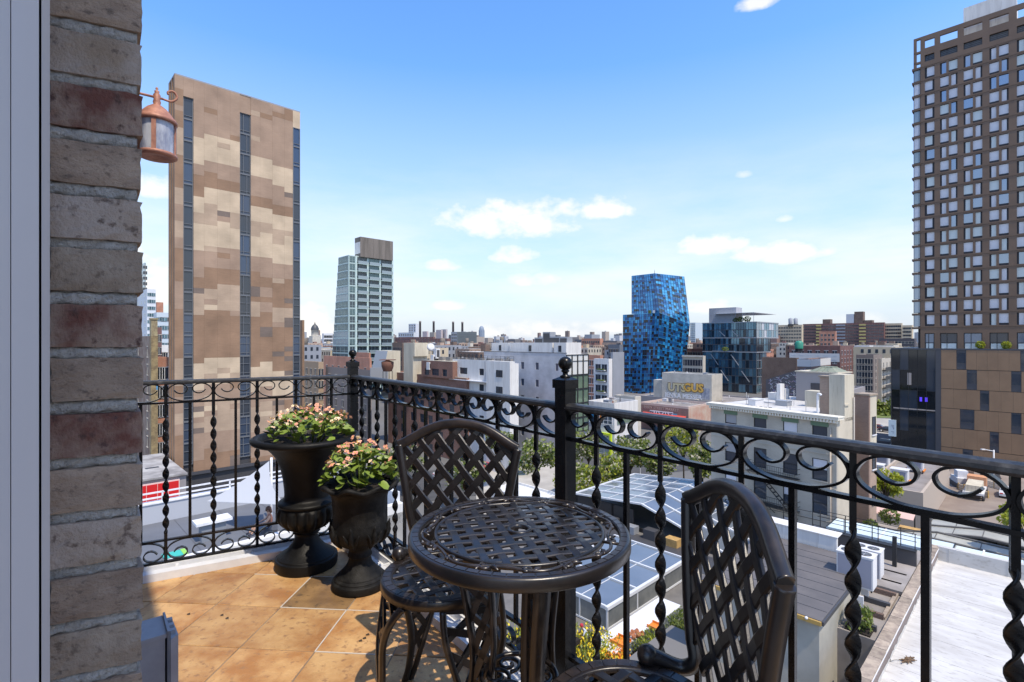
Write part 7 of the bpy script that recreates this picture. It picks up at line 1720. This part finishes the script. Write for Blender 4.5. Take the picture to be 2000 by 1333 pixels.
ex=thing('white_loader','white rounded site loader with dark cab window','loader',gp(1876,948),ANG+.4); bx(ex,'body',(-1.6,-.9,.7),(1.4,.9,1.6),HVAC); bx(ex,'cab',(-1.0,-.7,1.601),(.5,.7,2.7),WHITE); bx(ex,'cab_window',(.49,-.6,1.8),(.53,.6,2.5),DARKGL); bx(ex,'bucket',(1.6,-1,.3),(2.4,1,.9),STEELG)
for s in (-.85,.85): bx(ex,'track',(-1.6,s-.2,0),(1.4,s+.2,.699),FAN)
for i,(p0,p1,z) in enumerate((((1868,932),(1962,958),.9),((1872,955),(1930,972),.7))):
    a=PG(*p0,GZ+.03); b_=PG(*p1,GZ+.03); t=thing('site_barrier',('long cream timber barrier across the building site','short pale timber barrier in front of the truck')[i],'barrier',tuple(a),0); L_=(b_-a)
    for k in range(3): MB().bar(Vector((0,0,.2+.33*k)),L_+Vector((0,0,.2+.33*k)),.15,.26).put('plank',[flat('cream_plank',(.62,.52,.40),.85) if 'cream_plank' not in bpy.data.materials else bpy.data.materials['cream_plank']],t)
    for k in range(6): MB().box((-.08,-.08,0),(.08,.08,1.1)).put('upright',[WOOD],t,tuple(L_*(k/5)))
lp=thing('street_lamp','pale street lamp post on the building site','street lamp',gp(1941,948),0); m=MB(); m.tube([Vector((0,0,0)),Vector((0,0,6.0))],.10,8); m.tube([Vector((0,0,5.8)),Vector((-1.6,0,6.1))],.07,6); m.put('pole',[HVAC],lp); bx(lp,'lamp_head',(-2.1,-.15,6.02),(-1.5,.15,6.18),HVAC)
for i in range(6):
    q=gp(1868+22*i,912+((i*37)%23)); t=thing('site_stack',('pile of grey panels at the left of the building site','pile of rusty beams on the building site','stack of pale boards in the middle of the building site','dark tool crate on the building site','stack of pink blocks on the building site','pile of dark beams at the right of the building site')[i],'stack',q,ANG+i*.3)
    for k in range(4): bx(t,'board',(-1.4+.1*k,-.6,.22*k),(1.3-.12*k,.6,.22*k+.2),(STEELG,BRB,STONEW,FAN,PINKB,SLATE)[i])

# trees
def tree(label,px,pyc,Z,r,h,zbase,mats,seed,n=2400,group='street trees',sz=.26,name='street_tree'):
    c=PX(px,pyc,Z); rr=random.Random(seed); t=thing(name,label,'tree',(c.x,c.y,zbase),rr.uniform(0,6),group); H_=c.z-zbase
    m=MB(); m.tube(cr([(0,0,0),(.06,.03,H_*.35),(.0,.1,H_*.75),(.1,0,H_+h*.2)],4),.17,8,0,False,[1.25]+[1-.05*i for i in range(1,13)])
    cl=[]
    for k in range(11):
        a=rr.uniform(0,6.283); e=rr.uniform(-.35,1.0); q=Vector((math.cos(a)*r*.62*rr.uniform(.5,1.1),math.sin(a)*r*.62*rr.uniform(.5,1.1),H_+h*.5*e*.75)); cl.append((q,rr.uniform(.30,.52)*r))
        m.tube(cr([(0,0,H_*.72),tuple(q*.45+Vector((0,0,H_*.45))),tuple(q)],4),.07,5,0,False,[1.2,1.1,1,.9,.8,.7,.6,.5,.35])
    m.put('trunk',[BARK],t); f=MB()
    for i in range(n):
        q,s=cl[rr.randrange(len(cl))]; d=Vector((rr.gauss(0,1),rr.gauss(0,1),rr.gauss(0,.85))); d=d.normalized()*s*rr.random()**.45; p=q+d
        nn=Vector((rr.gauss(0,1),rr.gauss(0,1),rr.gauss(0,1)+.3)).normalized(); e=nn.orthogonal().normalized()*sz*rr.uniform(.5,1.2); g=nn.cross(e).normalized()*sz*rr.uniform(.4,.9)
        f.add([p-e,p-g,p+e,p+g],[(0,1,2,3)],rr.randrange(len(mats)))
    f.put('crown',mats,t,kind='stuff'); return t
MG=[FG[0],FG[1],FG[2],FG[4]]; YG=[FG[1],FG[0],FG[3],FG[4]]
for i,(px,py,Z,r,h,mt,l) in enumerate(((1046,898,72,3.6,6,MG,'street tree with pale blossom left of the post, its thin trunk showing'),(1150,876,78,3.4,5,MG,'bushy street tree between the post and the lime storefront'),(1128,945,63,3.3,4.5,YG,'yellow green street tree just right of the post'),(1186,925,66,2.8,4,YG,'low yellow green tree behind the large arched enclosure'),(1232,892,76,3.4,5,MG,'street tree in front of the orange canopy'),(1290,905,72,3.0,5,MG,'dark limbed tree before the red market awning'),(1335,868,80,4.2,6,YG,'tall yellow green tree beside the beige tenement'),(1372,905,70,3.4,5,MG,'dark green tree against the beige tenement corner'),(905,930,74,3.2,5,MG,'street tree seen through the left chair back'),(975,870,84,3.2,5,MG,'street tree at the foot of the white apartments'),(790,905,80,3.6,5,MG,'green tree in front of the brick apartments behind the small urn'))):
    tree(l,px,py,Z,r,h,GZ,mt,200+i)
for i,(px,py,Z,r,l) in enumerate(((1716,785,185,8,'broad park tree beside the brick side tenement'),(1734,770,205,8,'park tree touching the dark glass podium'),(1722,806,170,6,'low park tree nearest the pavement'))): tree(l,px,py,Z,r,8,GZ,[FG[0],FG[2],FG[1]],300+i,1500,'park trees',.65,'park_tree')
tree('bright yellow green tree beside the brick flank above the railing band',1730,950,56,1.7,3,-20,[FG[3],FG[3],FG[1]],401,2200,'yellow trees',.17,'yellow_tree'); tree('bright yellow green tree at the right picture edge beside the twisted bar',2003,1025,40,1.6,3.2,-18,[FG[3],FG[3],FG[1]],402,2200,'yellow trees',.15,'yellow_tree')
for i,(px,py,r) in enumerate(((1712,1000,.9),(1738,1022,.9),(1700,1045,.7))):
    q=PG(px,py,-17); shrub(('green shrub at the brick flank foot','dark shrub at the end of the pale blue cover','small shrub behind the farther condenser')[i],tuple(q),r,1.5,[FG[0],FG[2]],500+i,'shrub','shrubs round the yard',300,'yard_shrub',.2)
# street furniture in the plaza
um=thing('teal_umbrella','round turquoise street umbrella left of the post','umbrella',gp(1023,925),0); m=MB(); m.lathe([(.001,2.9),(1.0,2.6),(1.8,2.15),(1.78,2.05),(1.0,2.5),(.001,2.8)],10,0,None,False); m.put('canopy',[TURQ],um); m=MB(); m.tube([Vector((0,0,0)),Vector((0,0,2.8))],.05,6); m.put('pole',[WHITE],um)
ki=B('white_kiosk','low white flat roofed kiosk seen below the chair and post','kiosk',px=1046,Z=60,ytop=962,pxl=960,LA=4.5,zb=GZ,ztop=-17.6); ki.shell(WHITEB,flat('kiosk_roof',(.6,.61,.61),.8),.3,.2); ki.win('B',ki.LB*.5,-20.4,wmesh(4,1.8,DARKGL,STEELG,.08,(.33,.66),(),.06))
oc=thing('orange_canopy','orange street market canopy among the trees','canopy',gp(1215,930),ANG); m=MB(); m.add([(-3,-2,2.5),(3,-2,2.5),(3,2,2.5),(-3,2,2.5),(-2.2,0,3.3),(2.2,0,3.3)],[(0,1,5,4),(1,2,5),(2,3,4,5),(3,0,4)]); m.box((-3,-2,2.3),(3,2,2.49)); m.put('roof_cloth',[ORANGE],oc)
for (x,y) in ((-2.9,-1.9),(2.9,-1.9),(2.9,1.9),(-2.9,1.9)): bx(oc,'pole',(x-.05,y-.05,0),(x+.05,y+.05,2.3),ALU)
bs=thing('blue_street_sign','small blue hanging street sign in the narrow street by the brick jamb','sign',tuple(PX(306,752,70)),ANG); bx(bs,'board',(0,-.1,-.6),(.1,.45,.5),BL[3]); bx(bs,'bracket',(.02,.45,.3),(.06,1.2,.36),BLACKM)

# ------------------------------------------------------------------ terrace at lower left
TO=Vector((-11.9,16.5,0)); TR=frame_thing('roof_terrace','grey neighbouring roof terrace with white parapet walls','terrace',TO,GZ); zf=-6.4-GZ
bx(TR,'body',(-12,-.2,0),(9.6,6.2,zf-.02),CONC); bx(TR,'deck',(-12,.16,zf-.019),(9.4,5.72,zf),TERR)
for k in range(12): bx(TR,'deck_joint',(-10+1.7*k,.16,zf),(-10+1.7*k+.02,5.7,zf+.004),SLATE)
bx(TR,'near_parapet',(-12,-.2,zf-.5),(9.6,.15,zf+.36),WHITEB); bx(TR,'far_parapet',(-12,5.73,zf-.5),(9.6,6.0,zf+.80),flat('parapet_inner_shaded',(.40,.42,.46),.8)); bx(TR,'parapet_cap',(-12,5.68,zf+.801),(9.6,6.08,zf+.86),WHITE); bx(TR,'end_parapet',(9.35,.151,zf-.5),(9.6,5.729,zf+.80),flat('parapet_inner_shaded2',(.58,.60,.63),.8))  # blue-grey tones paint shade on inner faces of the white parapets
for z in (1.02,1.24): MB().bar(Vector((-12,5.88,zf+z)),Vector((9.5,5.88,zf+z)),.06,.06).put('guard_rail',[WHITE],TR)
for k in range(9): bx(TR,'guard_post',(-11.5+2.6*k,5.85,zf+.86),(-11.44+2.6*k,5.91,zf+1.24),WHITE)
q=PG(415,1014,-5.68); tt=thing('slab_table','white slab topped low table on the grey terrace','table',(q.x,q.y,-6.4),ANG); bx(tt,'top',(-.62,-.34,.66),(.62,.34,.76),WHITE); bx(tt,'base',(-.42,-.22,0),(.42,.22,.659),flat('table_base',(.20,.22,.25),.7))
q=PG(341,1083,-6.39); tw=thing('sun_towel','turquoise towel with green edge lying on the grey terrace','towel',tuple(q),ANG); bx(tw,'cloth',(-.35,-.28,0),(.22,.28,.05),TURQ); bx(tw,'green_edge',(.221,-.28,0),(.36,.28,.06),GREENF)
# shade sail
sa=thing('shade_sail','pale triangular shade sail stretched over the terrace behind the tall urn','sail',tuple(PX(500,960,20.6)),0); o_=Vector(sa.location)
A_,B_,C_=PX(526,899,21.4)-o_,PX(404,978,21.9)-o_,PX(556,985,18.6)-o_; m=MB(); n=12; idx={}; vs=[]
cn=(A_+B_+C_)/3
for i in range(n+1):
    for j in range(n+1-i):
        a,b_,c=i/n,j/n,1-i/n-j/n; p=A_*a+B_*b_+C_*c; e=4*(a*b_*(1-c)**0+b_*c+c*a); pull=.0
        # edges curve inwards
        for (x,y,z,k) in ((a,b_,c,.10),(b_,c,a,.06),(c,a,b_,.20)): pull+=k*4*x*y*(1-z)**2
        p=p+(cn-p)*min(.6,pull)*1.0+Vector((0,0,-.12*e*.3)); idx[(i,j)]=len(vs); vs.append(p)
fs=[]
for i in range(n):
    for j in range(n-i):
        fs.append((idx[(i,j)],idx[(i+1,j)],idx[(i,j+1)]))
        if j<n-i-1: fs.append((idx[(i+1,j)],idx[(i+1,j+1)],idx[(i,j+1)]))
m.add(vs,fs,0,True); m.add([v+Vector((0,0,-.012)) for v in vs],[f[::-1] for f in fs],0,True); m.put('cloth',[SAIL],sa); m=MB(); m.tube([A_+Vector((.06,.06,.12)),A_+Vector((.06,.06,-3.6))],.05,8); m.put('mast',[WHITE],sa)

# ------------------------------------------------------------------ people
def person(label,loc,rz,J,seg,hair,cap=None):
    """J: joint -> (pos, radius); seg: edges; colours by nearest bone; one continuous skinned body"""
    t=thing('person',label,'person',loc,rz)
    names=list(J); vs=[J[n][0] for n in names]; es=[(names.index(a),names.index(b)) for a,b,_ in seg]
    me=bpy.data.meshes.new('body'); me.from_pydata(vs,es,[]); o=bpy.data.objects.new('body',me); COL.objects.link(o)
    sk=o.modifiers.new('skin','SKIN'); 
    for i,n in enumerate(names):
        sv_=me.skin_vertices[0].data[i]; sv_.radius=(J[n][1],J[n][1]); sv_.use_root=(n=='pelvis')
    ss=o.modifiers.new('sub','SUBSURF'); ss.levels=2; ss.render_levels=2
    dg=bpy.context.evaluated_depsgraph_get(); nm=bpy.data.meshes.new_from_object(o.evaluated_get(dg)); bpy.data.objects.remove(o)
    mats=[]; 
    for _,_,m_ in seg:
        if m_ not in mats: mats.append(m_)
    nm.materials.clear()
    for m_ in mats: nm.materials.append(m_)
    for p in nm.polygons:
        c=p.center; best=None
        for a,b_,m_ in seg:
            pa,pb=Vector(J[a][0]),Vector(J[b_][0]); d=pb-pa; k=max(0,min(1,(c-pa).dot(d)/max(d.length_squared,1e-9))); dist=(c-pa-d*k).length-.5*(J[a][1]*(1-k)+J[b_][1]*k)
            if best is None or dist<best[0]: best=(dist,m_)
        p.material_index=mats.index(best[1]); p.use_smooth=True
    put('body',nm,t); h=Vector(J['head'][0])
    f=J['face'][0]; fd=(Vector(f)-h).normalized(); up=Vector((0,0,1)); sd=fd.cross(up).normalized()
    hm=MB(); hm.sphere(h-fd*.022+Vector((0,0,.03)),.112,14,10,0,(1,1,1.05)); hm.tube([h-fd*.08+Vector((0,0,0)),h-fd*.10+Vector((0,0,-.14))],.06,8,0,False); hm.put('cap' if cap else 'hair',[cap or hair],t)
    fm=MB(); fm.sphere(h+fd*.108+Vector((0,0,-.025)),.016,6,4); 
    for s in (-1,1): fm.sphere(h+fd*.094+sd*.034*s+Vector((0,0,.005)),.011,6,4,1); fm.sphere(h+sd*.10*s+Vector((0,0,-.01)),.02,6,4)
    fm.box((0,0,0),(.001,.001,.001)); fm.put('face',[SKIN,INK],t)
    return t
SKIN=flat('skin',(.50,.29,.20),.6); SHIRT=flat('brown_top',(.30,.13,.09),.8); SHORT=flat('dark_shorts',(.03,.03,.05),.8); BLUES=flat('pale_blue_shirt',(.52,.58,.70),.8); TROUS=flat('grey_trousers',(.12,.12,.13),.8); HAIR=flat('brown_hair',(.07,.03,.018),.6); CAPM=flat('red_cap',(.45,.03,.05),.8); JEAN=flat('blue_denim',(.10,.16,.26),.8)
def fingers(J,seg,side,wr,d,up,mat):
    d=Vector(d).normalized(); up=Vector(up).normalized(); sd=d.cross(up)
    palm=Vector(wr)+d*.075; J['palm'+side]=(tuple(palm),.026); seg.append(('wrist'+side,'palm'+side,mat))
    for i,(o,l) in enumerate(((-.028,.06),(-.010,.075),(.010,.07),(.027,.055))):
        a=palm+d*.03+sd*o; b_=a+d*l*.5-up*.008; c=b_+d*l*.35-up*.03
        J['f%d%s'%(i,side)]=(tuple(a+d*.01),.0095); J['g%d%s'%(i,side)]=(tuple(c),.008); seg.append(('palm'+side,'f%d%s'%(i,side),mat)); seg.append(('f%d%s'%(i,side),'g%d%s'%(i,side),mat))
    a=Vector(wr)+d*.04+sd*-.03; b_=a+d*.03+sd*-.035; J['t'+side]=(tuple(b_),.010); seg.append(('palm'+side,'t'+side,mat))
# seated: local x = forward
J={'pelvis':((0,0,.30),.13),'spine':((-.05,0,.48),.12),'chest':((-.04,0,.66),.13),'neck':((.02,0,.80),.05),'head':((.05,0,.93),.085),'face':((.12,0,.92),.06),
   'shL':((-.03,.17,.72),.06),'elL':((.10,.24,.52),.045),'wristL':((.30,.16,.46),.032),'shR':((-.03,-.17,.72),.06),'elR':((.12,-.22,.52),.045),'wristR':((.32,-.12,.47),.032),
   'hipL':((.06,.10,.29),.09),'knL':((.44,.13,.44),.062),'anL':((.62,.13,.10),.042),'toL':((.76,.14,.05),.035),'hipR':((.06,-.10,.29),.09),'knR':((.46,-.12,.40),.062),'anR':((.70,-.12,.09),.042),'toR':((.84,-.13,.05),.035)}
seg=[('pelvis','spine',SHIRT),('spine','chest',SHIRT),('chest','neck',SKIN),('neck','head',SKIN),('head','face',SKIN),('chest','shL',SHIRT),('shL','elL',SKIN),('elL','wristL',SKIN),('chest','shR',SHIRT),('shR','elR',SKIN),('elR','wristR',SKIN),
     ('pelvis','hipL',SHORT),('hipL','knL',JEAN),('knL','anL',SKIN),('anL','toL',SHORT),('pelvis','hipR',SHORT),('hipR','knR',JEAN),('knR','anR',SKIN),('anR','toR',SHORT)]
fingers(J,seg,'L',J['wristL'][0],(1,-.2,-.1),(0,0,1),SKIN); fingers(J,seg,'R',J['wristR'][0],(1,.2,-.1),(0,0,1),SKIN)
q=PG(526,1040,-6.4); person('person with brown hair sitting low on the terrace beside the tall urn',(q.x,q.y,-6.40),R(205),J,seg,HAIR)
ls=thing('floor_cushion','low dark floor cushion under the person on the terrace','cushion',(q.x,q.y,-6.4),R(205)); bx(ls,'pad',(-.30,-.30,.0),(.26,.30,.19),SLATE)
# standing, bent over the flower bed
J={'pelvis':((0,0,.92),.13),'spine':((.05,0,1.08),.125),'chest':((.16,0,1.26),.135),'neck':((.26,0,1.40),.052),'head':((.33,0,1.52),.088),'face':((.41,0,1.48),.062),
   'shL':((.17,.18,1.32),.06),'elL':((.30,.22,1.06),.045),'wristL':((.48,.16,.88),.032),'shR':((.17,-.18,1.32),.06),'elR':((.32,-.22,1.06),.045),'wristR':((.50,-.16,.92),.032),
   'hipL':((0,.10,.86),.09),'knL':((.05,.11,.47),.065),'anL':((-.02,.12,.09),.045),'toL':((.13,.13,.04),.035),'hipR':((0,-.10,.86),.09),'knR':((.02,-.11,.47),.065),'anR':((-.08,-.12,.09),.045),'toR':((.07,-.13,.04),.035)}
seg=[('pelvis','spine',BLUES),('spine','chest',BLUES),('chest','neck',SKIN),('neck','head',SKIN),('head','face',SKIN),('chest','shL',BLUES),('shL','elL',BLUES),('elL','wristL',SKIN),('chest','shR',BLUES),('shR','elR',BLUES),('elR','wristR',SKIN),
     ('pelvis','hipL',TROUS),('hipL','knL',TROUS),('knL','anL',TROUS),('anL','toL',SHORT),('pelvis','hipR',TROUS),('hipR','knR',TROUS),('knR','anR',TROUS),('anR','toR',SHORT)]
fingers(J,seg,'L',J['wristL'][0],(.8,0,-.6),(0,0,1),SKIN); fingers(J,seg,'R',J['wristR'][0],(.8,0,-.6),(0,0,1),SKIN)
q=PX(1145,1240,30.6); person('person in a pale blue shirt and red cap bending over the yellow flowers',(q.x,q.y,-17.25),R(200),J,seg,HAIR,CAPM)
